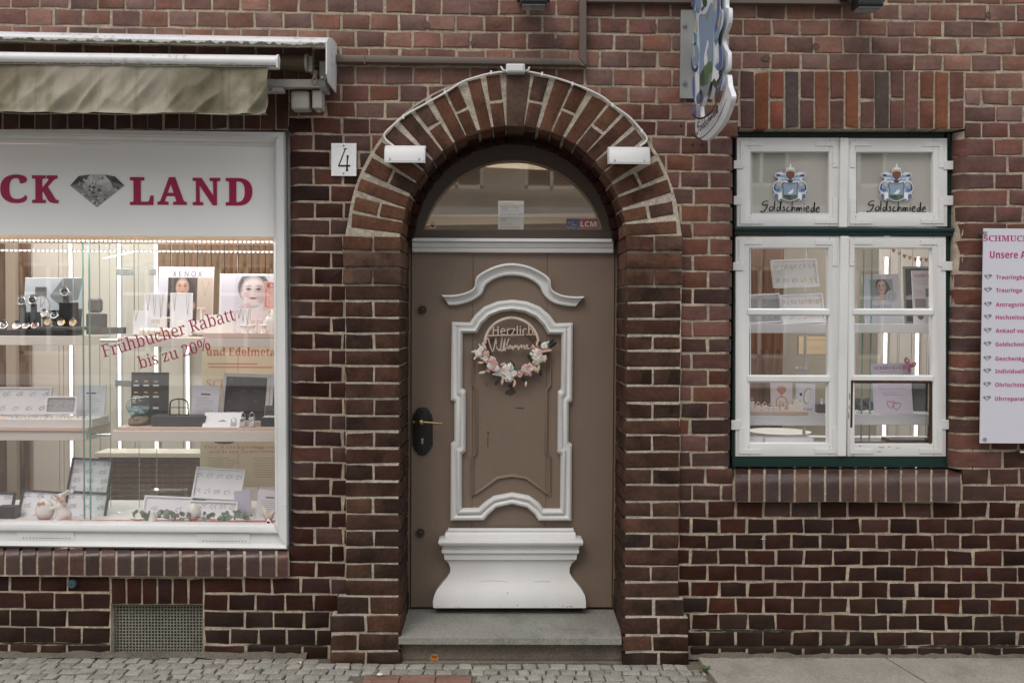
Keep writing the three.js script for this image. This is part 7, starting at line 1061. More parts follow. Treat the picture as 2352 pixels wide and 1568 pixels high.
block('acrylic_riser', 'clear acrylic riser under the tilted ring tray', 'stand', [452, 1142, 556, 1197], -0.34, 0.1, clearThin); block('acrylic_riser', 'low clear acrylic riser behind the nearly empty tray', 'stand', [345, 1126, 422, 1196], -0.4, 0.06, clearThin); card('leaflet_stand', 'lilac leaflet stand right of the tilted tray', 'card', [540, 1127, 578, 1196], -0.28, null, { mat: std(lin(0.55, 0.53, 0.66), 0.5), roll: 0.08 }); card('leaflet_stand', 'lilac earring card cut by the window frame', 'card', [586, 1126, 645, 1197], -0.24, prints.price, { mat: std(lin(0.6, 0.58, 0.72), 0.5), roll: -0.06 });
const china = std(lin(0.78, 0.74, 0.70), 0.25), blush = std(lin(0.66, 0.36, 0.28), 0.5);
function egg(px, py, w, h, label, flowers) { const z = -0.15, c = P(px, py, z), a = R(0, 0, w, 1, z).w, b = R(0, 0, 1, h, z).h, t = thing('china_egg', label, 'ornament', [c[0], c[1], z]), pr = []; for (let k = 0; k <= 18; k++) { const u = k / 18 * Math.PI; pr.push(new THREE.Vector2(Math.max(0.0001, a / 2 * Math.sin(u) * (1 + 0.14 * Math.cos(u))), b / 2 * (1 - Math.cos(u)))); } mesh('egg', new THREE.LatheGeometry(pr, 26), china, t); for (const [x, y, s] of flowers) for (let k = 0; k < 5; k++) { const u = k * 1.257; mesh('petal', new THREE.SphereGeometry(s, 8, 6).scale(1, 1, 0.5).translate(x * a + Math.cos(u) * s, y * b + Math.sin(u) * s, a * 0.42), blush, t); } }
egg(102, 1195, 42, 52, 'white china egg with peach flowers beside the rabbit', [[-0.12, 0.80, 0.0055], [0.1, 0.84, 0.005], [-0.1, 0.56, 0.005]]); egg(444, 1196, 34, 42, 'plain white china egg among the eucalyptus', []);
function sdfMesh(bones, cell, k = 0.006) { // smooth union of tapered capsules, polygonised on a grid by surface nets
  let lo = [1e9, 1e9, 1e9], hi = [-1e9, -1e9, -1e9]; for (const [a, b, ra, rb] of bones) for (const [p, r] of [[a, ra], [b, rb]]) for (let i = 0; i < 3; i++) { lo[i] = Math.min(lo[i], p[i] - r - cell * 2); hi[i] = Math.max(hi[i], p[i] + r + cell * 2); }
  const n = [0, 1, 2].map(i => Math.ceil((hi[i] - lo[i]) / cell) + 1), f = new Float32Array(n[0] * n[1] * n[2]), id = (x, y, z) => (z * n[1] + y) * n[0] + x;
  const D = (x, y, z) => { let d = 1e9; for (const [a, b, ra, rb] of bones) { const v = [b[0] - a[0], b[1] - a[1], b[2] - a[2]], w = [x - a[0], y - a[1], z - a[2]], t = clamp((v[0] * w[0] + v[1] * w[1] + v[2] * w[2]) / (v[0] ** 2 + v[1] ** 2 + v[2] ** 2 || 1)), e = Math.hypot(w[0] - v[0] * t, w[1] - v[1] * t, w[2] - v[2] * t) - (ra + (rb - ra) * t), h = clamp(0.5 + 0.5 * (d - e) / k); d = d * (1 - h) + e * h - k * h * (1 - h); } return d; };
  for (let z = 0; z < n[2]; z++) for (let y = 0; y < n[1]; y++) for (let x = 0; x < n[0]; x++) f[id(x, y, z)] = D(lo[0] + x * cell, lo[1] + y * cell, lo[2] + z * cell);
  const vi = new Map(), pos = [], idx = []; for (let z = 0; z < n[2] - 1; z++) for (let y = 0; y < n[1] - 1; y++) for (let x = 0; x < n[0] - 1; x++) { let s = [0, 0, 0], c = 0; const v = (i) => f[id(x + (i & 1), y + (i >> 1 & 1), z + (i >> 2 & 1))]; for (let i = 0; i < 8; i++) for (const b of [1, 2, 4]) if (!(i & b)) { const p = v(i), q = v(i | b); if (p < 0 !== q < 0) { const t = p / (p - q); s[0] += (i & 1) + (b === 1 ? t : 0); s[1] += (i >> 1 & 1) + (b === 2 ? t : 0); s[2] += (i >> 2 & 1) + (b === 4 ? t : 0); c++; } } if (c) { vi.set(id(x, y, z), pos.length / 3); pos.push(lo[0] + (x + s[0] / c) * cell, lo[1] + (y + s[1] / c) * cell, lo[2] + (z + s[2] / c) * cell); } }
  for (let z = 1; z < n[2] - 1; z++) for (let y = 1; y < n[1] - 1; y++) for (let x = 1; x < n[0] - 1; x++) { const p = f[id(x, y, z)]; for (const [q, A, B] of [[id(x + 1, y, z), [0, 1, 0], [0, 0, 1]], [id(x, y + 1, z), [0, 0, 1], [1, 0, 0]], [id(x, y, z + 1), [1, 0, 0], [0, 1, 0]]]) if (p < 0 !== f[q] < 0) { const g = (a, b) => vi.get(id(x - A[0] * a - B[0] * b, y - A[1] * a - B[1] * b, z - A[2] * a - B[2] * b)); const a = g(0, 0), b = g(1, 0), c = g(1, 1), d = g(0, 1); if ([a, b, c, d].every(v => v !== undefined)) p < 0 ? idx.push(a, c, b, a, d, c) : idx.push(a, b, c, a, c, d); } }
  const g = new THREE.BufferGeometry(); g.setAttribute('position', new THREE.Float32BufferAttribute(pos, 3)); g.setIndex(idx); g.computeVertexNormals(); return g;
}
{ // rabbits
  const z = -0.15, c = P(143, 1197, z), t = thing('china_rabbit', 'white china rabbit with a peach flower collar leaning on the egg', 'ornament', [c[0], c[1], z]);
  mesh('body', sdfMesh([[[0.005, 0.03, 0], [-0.005, 0.07, 0], 0.036, 0.026], [[-0.005, 0.075, 0], [-0.012, 0.105, 0.002], 0.018, 0.016], [[-0.014, 0.112, 0.002], [-0.032, 0.108, 0.004], 0.02, 0.010], [[-0.004, 0.122, 0.0], [0.044, 0.142, -0.004], 0.007, 0.008], [[-0.006, 0.124, 0.008], [0.03, 0.148, 0.01], 0.006, 0.006], [[-0.012, 0.075, 0.018], [-0.045, 0.062, 0.018], 0.011, 0.009], [[0.0, 0.012, 0.022], [-0.022, 0.008, 0.03], 0.014, 0.011], [[0.02, 0.012, 0.0], [0.03, 0.01, 0.0], 0.014, 0.010]], 0.0032, 0.012), china, t);
  for (let k = 0; k < 9; k++) mesh('flower', new THREE.IcosahedronGeometry(0.0075, 1).translate(-0.022 + k * 0.005, 0.126 - k * 0.0055 + 0.003 * (k % 2), 0.016 + 0.003 * (k % 3)), blush, t);
  const c2 = P(350, 1202, -0.11), u = thing('china_rabbit', 'small upright white china rabbit beside the eucalyptus', 'ornament', [c2[0], c2[1], -0.11]); mesh('body', sdfMesh([[[0, 0.014, 0], [0, 0.03, 0], 0.022, 0.017], [[0, 0.044, 0.002], [0, 0.05, 0.004], 0.0125, 0.011], [[0.004, 0.056, 0], [0.011, 0.078, 0], 0.0036, 0.003], [[-0.004, 0.056, 0], [-0.013, 0.076, 0], 0.0036, 0.003], [[0.008, 0.006, 0.012], [0.012, 0.005, 0.02], 0.008, 0.006], [[-0.008, 0.006, 0.012], [-0.012, 0.005, 0.02], 0.008, 0.006]], 0.0026, 0.006), china, u);
  const w = P(612, 1197, -0.13), v = thing('china_bird', 'cream china bird behind the warning sticker', 'ornament', [w[0], w[1], -0.13]); mesh('body', sdfMesh([[[0.01, 0.02, 0], [-0.005, 0.04, 0], 0.02, 0.018], [[-0.012, 0.055, 0], [-0.022, 0.068, 0], 0.012, 0.006], [[0.02, 0.03, 0], [0.04, 0.05, 0], 0.012, 0.004]], 0.003, 0.008), std(lin(0.7, 0.63, 0.52), 0.4), v);
}
{ // eucalyptus garland
  const t = thing('eucalyptus_garland', 'grey-green eucalyptus garland lying along the front of the window deck', 'garland'), z = -0.12, lm = [std(lin(0.19, 0.25, 0.19), 0.7, { side: THREE.DoubleSide }), std(lin(0.27, 0.33, 0.26), 0.7, { side: THREE.DoubleSide })], leaf = new THREE.CircleGeometry(1, 10); { const p = leaf.attributes.position; for (let i = 0; i < p.count; i++) p.setZ(i, 0.25 * (p.getX(i) ** 2)); leaf.computeVertexNormals(); }
  const st = []; for (let k = 0; k <= 20; k++) st.push([...P(300 + k * 13.8, 1190 + 3 * Math.sin(k), z), z + 0.01 * Math.cos(k)]); mesh('stem', tube(st, 0.002, 60, 5), std(lin(0.2, 0.17, 0.1), 0.8), t);
  for (let k = 0; k < 74; k++) { const px = 304 + rnd() * 272, c = P(px, 1192 - rnd() * 17, z), m = mesh('leaf', leaf, pick(lm), t); m.position.set(c[0], c[1], z + rr(-0.02, 0.025)); m.scale.setScalar(rr(0.008, 0.0165)); m.rotation.set(rr(-0.9, 0.6), rr(-1, 1), rr(0, 6)); }
}

// ---------------------------------------------------------------- behind the casement window
{
  const zb = -1.9;
  const c = thing('wood_door', 'brown panelled wooden door behind the left casement', 'door'); for (const [a, b] of [[1690, 1722], [1723.5, 1752], [1753.5, 1800]]) boxAt(c, 'board', R(a, 480, b, 1120, zb), zb - (a > 1750 ? 0.008 : 0), 0.03, M.brownWood, 0.004);
  card('wall_notice', 'framed tan notice on the cream wall behind the left casement', 'notice', [1832, 770, 1920, 815], zb + 0.02, prints.wallNote, { tilt: 0, mat: M.silver, in: 0.93 });
  const k = thing('workshop_cabinet', 'cream cabinet with upright lights behind the right casement', 'cabinet'); for (const [a, b] of [[2020, 2066], [2067.5, 2094], [2095.5, 2130], [2131.5, 2180]]) boxAt(k, 'door', R(a, 480, b, 1120, zb), zb, 0.03, whiteCab, 0.003);
  for (const [px, n] of [[2034, 'left'], [2107, 'right']]) ledStrip(px, 590, 1080, zb + 0.02, 7, 9, `bright ${n} upright light strip behind the right casement`);
  const stool = P(1790, 1060, -1.2), s = thing('white_stool', 'white round stool seen low through the left casement', 'stool', [stool[0], 0.22, -1.2]); const h = P(1790, 990, -1.2)[1] - 0.22; mesh('seat', cyl([0, h - 0.045, 0], [0, h, 0], 0.17, 0.18, 30), M.whitePlain, s); for (let q = 0; q < 4; q++) { const a = q * 1.571 + 0.5; mesh('leg', cyl([Math.cos(a) * 0.19, 0, Math.sin(a) * 0.19], [Math.cos(a) * 0.12, h - 0.04, Math.sin(a) * 0.12], 0.012), M.steel, s); }
}
for (const [a, b, c, d, lab] of [[1690, 744, 1945, 765, 'white upper shelf behind the left casement'], [1945.5, 744, 2190, 765, 'white upper shelf behind the right casement'], [1690, 955, 1945, 977, 'white lower shelf behind the left casement'], [1945.5, 953, 2190, 976, 'white lower shelf behind the right casement']]) shelf('display_shelf', lab, a, b, c, d, -0.2, 0.25, M.whiteShelf, 'white window shelves');
{
  const t = thing('window_board', 'white inner window board at the foot of the casements', 'board'); const r = R(1685, 1020, 2195, 1034, -0.15); mesh('board', planarUV(new THREE.BoxGeometry(r.w, 0.02, 0.4).translate(r.cx, r.y1 - 0.01, -0.30)), M.whitePlain, t);
  const g = thing('glass_partition', 'upright glass panes with green edges behind the right casement', 'glass panel'); for (const px of [1981.5, 2000.5]) { const q = R(px - 1.5, 560, px + 1.5, 1030, -0.25); mesh('green_edge', rbox(q.w, q.h, 0.005, 0.0005).translate(q.cx, q.cy, -0.25), M.glassEdge, g); }
  for (const px of [2043, 2062]) { const q = R(px - 0.5, 560, px + 0.5, 1030, -0.5); mesh('pane_edge', rbox(q.w, q.h, 0.004, 0.0003).translate(q.cx, q.cy, -0.5), std(lin(0.42, 0.42, 0.36), 0.3), g); }
  const p = thing('steel_post', 'slim steel shelf post behind the left casement', 'post'), a = P(1853, 560, -0.45), b = P(1853, 1030, -0.45); mesh('post', cyl([a[0], b[1], -0.45], [a[0], a[1], -0.45], 0.008), M.silver, p); boxAt(p, 'hinge', R(1828, 844, 1862, 857, -0.43), -0.43, 0.012, M.silver, 0.002);
}
ringTray('white ring tray tilted on top behind the left casement', [1779, 591, 1884, 657], -0.3, 5, 2, { tilt: 0.3, roll: 0.04 }); ringTray('white ring tray under the top tray behind the left casement', [1799, 671, 1900, 742], -0.27, 6, 2, { tilt: 0.3, roll: 0.05 }); ringTray('grey ring tray at the left behind the left casement', [1712, 671, 1800, 742], -0.28, 3, 2, { tilt: 0.3, roll: 0.05, pad: std(lin(0.42, 0.42, 0.45), 0.6), stag: 1 });
block('acrylic_riser', 'clear acrylic riser under the top ring tray of the casement', 'stand', [1790, 655, 1880, 744], -0.34, 0.08, clearThin);
card('brand_poster', 'white QUADRAT poster with a flower behind the right casement', 'poster', [1990, 628, 2076, 744], -0.36, prints.quad, { roll: 0.05 }); card('portrait_poster', 'dark framed portrait poster behind the right casement', 'poster', [2080, 610, 2200, 744], -0.4, prints.darkFace, { mat: M.greyMetal, in: 0.92 }); card('offer_leaflet', 'white SCHMUCK leaflet before the dark portrait poster', 'leaflet', [2101, 620, 2160, 744], -0.33, prints.flyer, { roll: 0.01 });
card('offer_leaflet', 'lilac leaflet with two pink hearts behind the right casement', 'leaflet', [2010, 834, 2100, 954], -0.3, prints.hearts, { roll: 0.03 }); card('proposal_card', 'white Ja! card with a drawn diamond ring', 'card', [1772, 876, 1822, 956], -0.33, prints.ja, { tilt: 0.1 }); card('ring_advert', 'white FOR MEN card with gold rings', 'card', [1829, 881, 1873, 956], -0.3, prints.men, { tilt: 0.15, roll: -0.05 });
{ const [t, r] = card('dark_mirror', 'dark framed mirror behind the pink heart leaflet', 'frame', [2098, 868, 2160, 954], -0.4, null, { mat: M.dark, th: 0.012 }); mesh('glass', rbox(r.w * 0.84, r.h * 0.84, 0.002, 0.0005).translate(0, r.h / 2, 0.001), M.charcoal, t); }
block('ring_plinth', 'pink-fronted white plinth under the small ring blocks', 'stand', [1722, 944, 1857, 954], -0.22, 0.16, M.peachBoard);
{
  const B = [[1727, 1, 20], [1742, 0, 12], [1757, 0, 12], [1737, 1, 8], [1752, 1, 8], [1770, 1, 9], [1797, 1, 8], [1816, 0, 14], [1828, 0, 24], [1838, 0, 16], [1782, 1, 9]], nm = ['first', 'second', 'third', 'fourth', 'fifth', 'sixth', 'seventh', 'eighth', 'ninth', 'tenth', 'eleventh'];
  const order = B.map((b, i) => i).sort((i, j) => B[i][0] - B[j][0]);
  B.forEach(([px, f, hp], i) => { const z = f ? -0.25 : -0.31, c = P(px, 945, z), h = R(0, 0, 1, hp * 1.2, z).h, w = f ? 0.022 : 0.026, t = thing('ring_block', `small white ring block, ${nm[order.indexOf(i)]} from the left before the Ja! card`, 'ring stand', [c[0], c[1], z], 'white ring blocks behind the left casement'); mesh('block', rbox(w, h, w, 0.002).translate(0, h / 2, 0), M.bust, t); mesh('ring', new THREE.TorusGeometry(0.0095, 0.0017, 6, 18).rotateY(0.3).translate(0, h + 0.006, 0), i % 3 ? M.silver : M.gold, t); });
  const rd = P(1752, 935, -0.33), rb = meta(mesh('velvet_cushion', rbox(0.05, 0.03, 0.04, 0.012), std(lin(0.16, 0.01, 0.02), 0.9)), 'dark red velvet ring cushion behind the ring blocks', 'cushion'); rb.position.set(rd[0], rd[1], -0.33);
  const bk = P(1887, 948, -0.28), t = thing('ring_cube', 'dark brown cube with stacked silver rings right of the FOR MEN card', 'ring stand', [bk[0], bk[1], -0.28]); mesh('cube', rbox(0.05, 0.042, 0.04, 0.003).translate(0, 0.021, 0), std(lin(0.06, 0.045, 0.045), 0.5), t); for (let k = 0; k < 3; k++) mesh('ring', new THREE.TorusGeometry(0.014 - k * 0.003, 0.0025, 6, 20).rotateX(1.2).translate(0, 0.046 + k * 0.009, 0.004), M.silver, t);
  for (const [a, lab] of [[1968, 'dark grey fabric rosette at the left behind the right casement'], [1992, 'dark grey fabric rosette beside the heart leaflet']]) { const p = P(a, 945, -0.35), q = meta(mesh('dark_rosette', join(Array.from({ length: 7 }, (_, i) => new THREE.IcosahedronGeometry(0.02, 1).scale(1, 0.8, 0.8).translate(Math.cos(i) * 0.02, 0.02 + 0.018 * (i % 3), Math.sin(i) * 0.014))), std(lin(0.10, 0.10, 0.12), 0.7)), lab, 'ornament', 'dark rosettes'); q.position.set(p[0], p[1], -0.35); }
  // butterfly on the leaflet
  const bf = P(2089, 841, -0.28), u = thing('paper_butterfly', 'pink lace paper butterfly on the heart leaflet', 'ornament', [bf[0], bf[1], -0.28]); u.rotation.z = -0.5; const pm = std(lin(0.42, 0.07, 0.16), 0.7, { side: THREE.DoubleSide });
  for (const s of [-1, 1]) { mesh('wing', flatShape([[0, 0], [0.012, 0.03], [0.034, 0.036], [0.036, 0.016], [0.014, -0.002]].map(([x, y]) => [x * s, y]), 0.001, 0, [[[0.014, 0.016], [0.02, 0.028], [0.028, 0.022]].map(([x, y]) => [x * s, y])]).rotateY(s * 0.4), pm, u); mesh('wing', flatShape([[0, 0], [0.014, -0.004], [0.026, -0.018], [0.016, -0.03], [0.004, -0.014]].map(([x, y]) => [x * s, y]), 0.001).rotateY(s * 0.4), pm, u); } mesh('body', cyl([0, -0.02, 0], [0, 0.016, 0], 0.0022), pm, u);
  // paper hearts on a string, boxes on the board
  const hs = thing('heart_garland', 'string of small red and tan paper hearts behind the right casement', 'garland'), hg = new THREE.ShapeGeometry((() => { const q = new THREE.Shape(); q.moveTo(0, -1); q.bezierCurveTo(-1.6, 0.3, -0.7, 1.2, 0, 0.4); q.bezierCurveTo(0.7, 1.2, 1.6, 0.3, 0, -1); return q; })()); const z = -1.0, A = []; for (let i = 0; i < 9; i++) { const px = 2053 + i * 12.5, py = 575 + 22 * Math.min(1, i / 4) + 2 * Math.sin(i); const p = P(px, py, z); A.push([p[0], p[1] + 0.016, z]); const m = mesh('paper_heart', hg, std(i % 2 ? lin(0.45, 0.27, 0.16) : lin(0.40, 0.10, 0.07), 0.8, { side: THREE.DoubleSide }), hs); m.position.set(p[0], p[1], z + 0.002); m.scale.set(0.011, 0.015, 1); } mesh('string', tube(A, 0.001, 40, 4), M.cream, hs);
  block('gift_box', 'flat white box at the foot of the left casement, left one', 'box', [1712, 1004, 1754, 1019], -0.18, 0.12, M.card); block('gift_box', 'flat white box at the foot of the left casement, longer right one', 'box', [1757, 1006, 1870, 1019], -0.18, 0.12, M.card); block('dark_tray', 'dark tray at the foot of the right casement', 'tray', [2046, 1010, 2150, 1020], -0.2, 0.12, M.dark);
}

// ---------------------------------------------------------------- welcome wreath on the door
{
  const z = ZD + 0.02 + 0.034, Wp = (x, y) => P(1053.5 + x / 6.919, 704.4 + y / 6.919, z), c = Wp(840, 605), k = Wp(1290, 605)[0] - c[0];
  const t = thing('welcome_wreath', 'wooden hoop wreath reading Herzlich Willkommen with dried pink and white flowers', 'wreath', [c[0], c[1], z]);
  const L = (x, y) => { const p = Wp(x, y); return [p[0] - c[0], p[1] - c[1]]; }, wood = std(lin(0.50, 0.40, 0.31), 0.6, { map: woodMap }), woodP = std(lin(0.60, 0.49, 0.40), 0.65);
  mesh('hoop', toCreasedNormals(flatShape(Array.from({ length: 64 }, (_, i) => [k * Math.cos(i / 64 * 6.2832), k * Math.sin(i / 64 * 6.2832)]), 0.006, 0.0006, [Array.from({ length: 64 }, (_, i) => [k * 0.915 * Math.cos(-i / 64 * 6.2832), k * 0.915 * Math.sin(-i / 64 * 6.2832)])]), 0.5), woodP, t);
  const b0 = L(452, 458), b1 = L(1224, 440); mesh('crossbar', ribbon([b0, b1], 0.0048, 0.005, false, 0), woodP, t);
  const h0 = L(540, 447), h1 = L(1185, 300); mesh('lettering', textGeo('Herzlich', fSans, h1[0] - h0[0], h1[1] - h0[1], 0.005).translate(h0[0], h0[1], -0.005), woodP, t);
  const wk = [[[432, 580], [436, 520], [458, 496], [474, 520], [500, 620], [540, 706], [562, 640], [580, 550], [590, 468]], [[590, 468], [594, 560], [606, 640]], [[596, 590], [600, 640], [618, 668], [650, 690], [670, 600], [690, 470], [685, 560], [670, 680], [700, 690], [715, 600], [740, 500], [720, 700]], [[800, 500], [770, 580], [740, 700]], [[745, 640], [790, 605], [770, 640], [800, 665], [830, 630], [820, 610], [800, 640], [830, 660], [860, 620], [860, 685], [890, 620], [905, 610], [905, 650], [935, 615], [945, 650], [950, 680], [985, 615], [1000, 610], [1000, 655], [1030, 615], [1045, 620], [1045, 665], [1085, 640], [1095, 605], [1070, 625], [1085, 665], [1130, 650], [1150, 600], [1130, 675], [1175, 610], [1190, 620], [1185, 650], [1215, 625]]];
  mesh('script_lettering', join(wk.map(s => ribbon(s.map(p => L(...p)), 0.0048, 0.005, false, 5))).translate(0, 0, 0.004), woodP, t);
  mesh('hanger', ribbon([[0, k * 0.9], [0, k * 1.06]], 0.0018, 0.001, false, 0).translate(0, 0, 0.001), std(lin(0.35, 0.3, 0.26), 0.7), t);
  // flowers along the lower arc
  const fm = { white: std(lin(0.82, 0.80, 0.75), 0.7, { side: THREE.DoubleSide }), pink: std(lin(0.72, 0.46, 0.45), 0.7, { side: THREE.DoubleSide }), peach: std(lin(0.68, 0.42, 0.31), 0.8), cream: std(lin(0.62, 0.52, 0.40), 0.8), leaf: std(lin(0.012, 0.022, 0.016), 0.45, { side: THREE.DoubleSide }), leaf2: std(lin(0.02, 0.04, 0.025), 0.5, { side: THREE.DoubleSide }), fern: std(lin(0.70, 0.68, 0.63), 0.8, { side: THREE.DoubleSide }) };
  const petal = (() => { const g = new THREE.CircleGeometry(1, 8), p = g.attributes.position; for (let i = 0; i < p.count; i++) p.setXYZ(i, p.getX(i) * 0.85, p.getY(i) + 1, 0.5 * (p.getX(i) ** 2) + 0.35 * (p.getY(i) + 1) ** 2 * 0.4); g.computeVertexNormals(); return g.toNonIndexed(); })();
  const floret = s => join([0, 1, 2, 3].map(i => petal.clone().scale(s, s, s).rotateZ(i * 1.5708 + 0.3)).concat([new THREE.SphereGeometry(s * 0.3, 6, 5)]));
  function hydrangea(x, y, R0, mat) { const a = L(x, y), gs = []; for (let i = 0; i < 22; i++) { const u = rr(0, 6.28), v = Math.sqrt(rnd()) * R0, g = floret(0.005); g.rotateX(-Math.sin(u) * v / R0 * 0.8).rotateY(Math.cos(u) * v / R0 * 0.8); g.translate(a[0] + Math.cos(u) * v, a[1] + Math.sin(u) * v, 0.012 + 0.014 * (1 - (v / R0) ** 2)); gs.push(g); } mesh('blossom', join(gs), mat, t); }
  const lf = new THREE.SphereGeometry(1, 8, 6).scale(0.4, 1, 0.14), tail = new THREE.SphereGeometry(1, 10, 8).scale(0.42, 1, 0.42);
  const spear = (n, g, x, y, ang, len, mat, zz) => { const a = L(x, y), m = mesh(n, g, mat, t); m.position.set(a[0] + Math.cos(ang) * len * 0.5, a[1] + Math.sin(ang) * len * 0.5, zz); m.rotation.z = ang - Math.PI / 2; m.rotation.y = rr(-0.5, 0.5); m.scale.setScalar(len / 2); };
  const onArc = a => [840 + 448 * Math.cos(a), 605 - 448 * Math.sin(a)];
  for (let i = 0; i < 52; i++) { const a = Math.PI + 0.05 + rnd() * (Math.PI - 0.1), [x, y] = onArc(a); spear('leaf', lf, x + rr(-25, 25), y + rr(-35, 35), rr(0, 6.28), rr(0.02, 0.038), rnd() < 0.6 ? fm.leaf : fm.leaf2, rr(0.002, 0.012)); }
  for (const [x, y, a, s] of [[448, 640, 4.5, 0.04], [470, 660, 5.0, 0.045], [475, 800, 1.3, 0.03], [470, 700, 4.6, 0.045], [1420, 640, 0.5, 0.05], [1430, 600, 0.9, 0.04], [900, 940, 2.4, 0.04], [1130, 850, 1.8, 0.035], [960, 1000, 0.3, 0.05], [1000, 1080, 5.3, 0.05], [640, 1130, 4.2, 0.04], [300, 830, 3.2, 0.03], [1270, 960, 5.0, 0.045]]) spear('leaf', lf, x, y, a, s, fm.leaf, 0.012);
  for (const [x, y, a] of [[440, 690, 2.0], [380, 770, 0.6], [400, 890, 3.1], [470, 900, 2.5], [700, 1140, 4.6], [880, 1150, 5.0], [900, 1180, 4.4], [850, 1110, 0.6], [1240, 640, 1.5], [1210, 690, 2.0], [1320, 720, 0.3], [1380, 700, 0.1], [1210, 930, 4.8], [1010, 1070, 1.0], [1220, 960, 5.2], [660, 930, 0.5]]) spear('bunny_tail', tail, x, y, a, rr(0.026, 0.038), fm.peach, 0.017);
  for (const [x, y, a] of [[500, 780, 5.3], [440, 830, 3.0], [430, 1030, 3.4], [1270, 900, 4.7], [1075, 1170, 4.6], [1380, 760, 4.6], [1350, 770, 4.5], [1310, 840, 0.2], [300, 770, 4.0], [580, 890, 2.2]]) spear('grass_head', tail, x, y, a, rr(0.03, 0.044), fm.cream, 0.014);
  hydrangea(780, 960, 0.0235, fm.white); hydrangea(765, 1060, 0.0277, fm.white); hydrangea(790, 1120, 0.0181, fm.white); hydrangea(1225, 740, 0.0213, fm.white); hydrangea(1250, 820, 0.0213, fm.white); hydrangea(520, 960, 0.0256, fm.pink); hydrangea(530, 860, 0.0171, fm.pink); hydrangea(1090, 960, 0.0213, fm.pink); hydrangea(1110, 1030, 0.0171, fm.pink); hydrangea(330, 740, 0.0160, fm.white); hydrangea(1370, 620, 0.0128, fm.white);
  for (let i = 0; i < 22; i++) { const [x, y] = onArc(Math.PI + 0.12 + (i + rnd() * 0.6) / 22 * (Math.PI - 0.24)); hydrangea(x + rr(-38, 38), y + rr(-38, 38), rr(0.007, 0.013), [fm.white, fm.pink, fm.cream, fm.white][i % 4]); }
  const fern = (x, y, ang, len) => { const a = L(x, y), gs = [cyl([0, 0, 0], [len, 0, 0], 0.0009, 0.0006, 5)]; for (let i = 1; i < 12; i++) for (const s of [-1, 1]) { const l = len * 0.3 * (1 - i / 13) + 0.003; gs.push(new THREE.SphereGeometry(1, 5, 4).scale(l / 2, 0.0012, 0.0006).translate(l / 2, 0, 0).rotateZ(s * 1.0).translate(i * len / 12, 0, 0)); } mesh('fern', join(gs).rotateZ(ang).translate(a[0], a[1], 0.016), fm.fern, t); };
  fern(400, 690, 2.25, 0.04); fern(420, 660, 2.0, 0.032); fern(700, 1060, 3.2, 0.05); fern(690, 1030, 3.0, 0.045); fern(300, 700, 3.3, 0.03); fern(1350, 590, 0.4, 0.03);
  mesh('gypsophila', join(Array.from({ length: 150 }, () => { const [x, y] = onArc(Math.PI + 0.2 + rnd() * 2.75), a = L(x + rr(-50, 50), y + rr(-50, 50)); return new THREE.IcosahedronGeometry(rr(0.0015, 0.003), 0).translate(a[0], a[1], rr(0.01, 0.022)); })), fm.cream, t).userData.kind = 'stuff';
}
// ---------------------------------------------------------------- small things on the wall and ground
{
  const z = -0.05, r = R(258, 1389, 466, 1519, z), t = thing('cellar_grate', 'perforated grey metal grate over the cellar opening', 'grate', [r.cx, r.cy, z]);
  const s = new THREE.Shape([[-r.w / 2, -r.h / 2], [r.w / 2, -r.h / 2], [r.w / 2, r.h / 2], [-r.w / 2, r.h / 2]].map(p => new THREE.Vector2(...p))), nx = 28, ny = 18; for (let i = 0; i < nx; i++) for (let j = 0; j < ny; j++) { const cx = -r.w / 2 + (i + 0.7) * r.w / (nx + 0.4), cy = -r.h / 2 + (j + 0.7) * r.h / (ny + 0.4), a = r.w / nx * 0.31; s.holes.push(new THREE.Path([[cx - a, cy - a], [cx - a, cy + a], [cx + a, cy + a], [cx + a, cy - a]].map(p => new THREE.Vector2(...p)))); }
  mesh('mesh_plate', planarUV(new THREE.ExtrudeGeometry(s, { depth: 0.003, bevelEnabled: false })), std(lin(0.34, 0.34, 0.29), 0.6, { map: stoneMap }), t);
  mesh('shaft', planarUV(new THREE.BoxGeometry(r.w, r.h, 0.01).translate(0, 0, -0.2)), M.black, t);
  for (const [a, b] of [[-0.46, 0.44], [-0.46, -0.42], [0.46, -0.4]]) mesh('screw', cyl([a * r.w, b * r.h, 0.002], [a * r.w, b * r.h, 0.007], 0.006), M.steel, t);
}
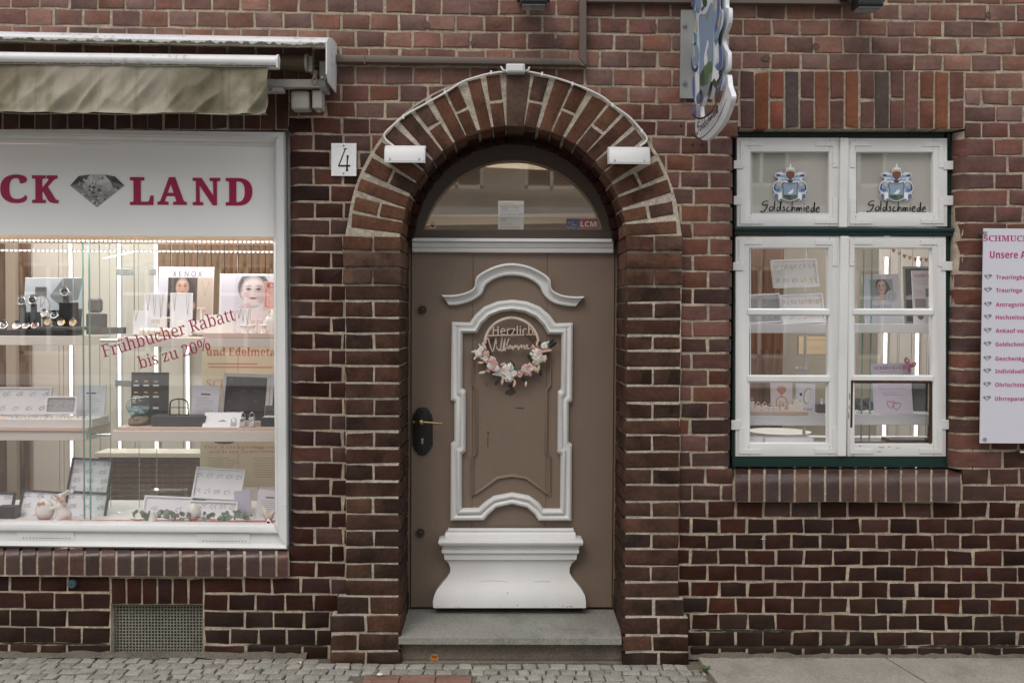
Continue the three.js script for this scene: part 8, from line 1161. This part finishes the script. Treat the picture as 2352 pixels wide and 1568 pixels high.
{
  const c = P(165.5, 1340, 0.004), t = thing('blue_wall_plug', 'blue-grey round plastic cap on the bricks under the shop window', 'cap', [c[0], c[1], 0.004]); mesh('cap', cyl([0, 0, -0.006], [0, 0, 0.012], 0.0205, 0.018, 24), std(lin(0.045, 0.075, 0.095), 0.5), t); mesh('centre_screw', cyl([0, 0, 0.01], [0, 0, 0.014], 0.004), M.dark, t);
  const e = P(1752, 1237, 0.01), u = thing('eye_hook', 'small iron ring hook in the mortar under the casement window', 'hook', [e[0], e[1], 0.0]); mesh('ring', new THREE.TorusGeometry(0.011, 0.0026, 8, 22).rotateX(1.25).translate(0, 0, 0.022), M.steel, u); mesh('shank', cyl([0, 0.004, -0.02], [0, 0.003, 0.012], 0.0035), M.steel, u);
  const w = P(2350, 1038, 0.03), b = thing('lock_bar', 'short steel bar on the wall under the services board', 'bar', [w[0], w[1], 0.03]); mesh('bar', cyl([-0.014, 0, 0], [0.2, 0, 0], 0.006), M.silver, b); mesh('mount', cyl([-0.006, 0, -0.035], [-0.006, 0, 0.0], 0.006), M.steel, b);
  const holes = [[1563.5 + 1, 288], [1591, 331], [1613, 331], [703, 874], [737, 875], [727, 936]]; // drilled holes
  holes.forEach(([x, y], i) => { const p = P(x, y, 0.001), m = mesh('drill_hole', cyl([p[0], p[1], -0.004], [p[0], p[1], 0.0022], 0.0042, 0.0042, 10), M.black, wall); });
  const q = P(693, 1521, 0.035), cg = thing('cigarette_end', 'orange cigarette end on the cobbles left of the step', 'litter', [q[0], 0.008, 0.1]); mesh('filter', cyl([-0.012, 0, 0], [0.006, 0, 0.004], 0.004), std(lin(0.5, 0.24, 0.11), 0.9), cg); mesh('paper', cyl([0.006, 0, 0.004], [0.012, 0, 0.006], 0.0042), M.whitePlain, cg);
}
function weed(px, z, n, s, label, green = 1) {
  const c = P(px, 1540, z), t = thing('weed', label, 'plant', [c[0], 0.0, z], 'weeds in the joints'), lm = std(lin(0.06 * green + 0.02, 0.12 * green, 0.03), 0.7, { side: THREE.DoubleSide });
  for (let i = 0; i < n; i++) { const a = rr(0, 6.28), l = s * rr(0.6, 1.2), e = rr(0.3, 1.1), w = l * 0.22, g = new THREE.BufferGeometry(); const P3 = (k, q) => { const d = l * k, y = Math.sin(e) * d - 0.35 * d * d / l; return [Math.cos(a) * Math.cos(e) * d - Math.sin(a) * q, Math.max(0.001, y), Math.sin(a) * Math.cos(e) * d + Math.cos(a) * q]; }; const pos = []; const rows = [[0, 0.15], [0.35, 0.8], [0.65, 1], [1, 0.05]]; for (let k = 0; k < 3; k++) { const [u, v] = rows[k], [u2, v2] = rows[k + 1]; const A = P3(u, -w * v / 2), B = P3(u, w * v / 2), C = P3(u2, w * v2 / 2), D = P3(u2, -w * v2 / 2); pos.push(...A, ...B, ...C, ...A, ...C, ...D); } g.setAttribute('position', new THREE.Float32BufferAttribute(pos, 3)); g.computeVertexNormals(); mesh('leaf', planarUV(g), lm, t); }
}
weed(1622, 0.17, 16, 0.045, 'bright green weed where cobbles meet the concrete'); weed(1610, 0.2, 8, 0.03, 'low weed left of the bright green weed'); weed(603, 0.19, 9, 0.03, 'small weed in the cobbles left of the entrance', 0.8); weed(1340, 0.18, 5, 0.02, 'tiny weed in the cobbles before the step', 0.8); weed(1400, 0.21, 6, 0.022, 'tiny weed in the cobbles right of the step', 0.8); weed(858, 0.22, 6, 0.028, 'dry weed at the left end of the red pavers', 0.5);
for (const [px, lab] of [[872, 'white pebble at the left end of the red pavers']]) { const p = P(px, 1560, 0.25); const m = meta(mesh('pebble', new THREE.IcosahedronGeometry(0.012, 2).scale(1.2, 0.6, 0.9), std(lin(0.6, 0.6, 0.58), 0.7)), lab, 'pebble'); m.position.set(p[0], 0.008, 0.25); }

renderer.render(scene, camera);
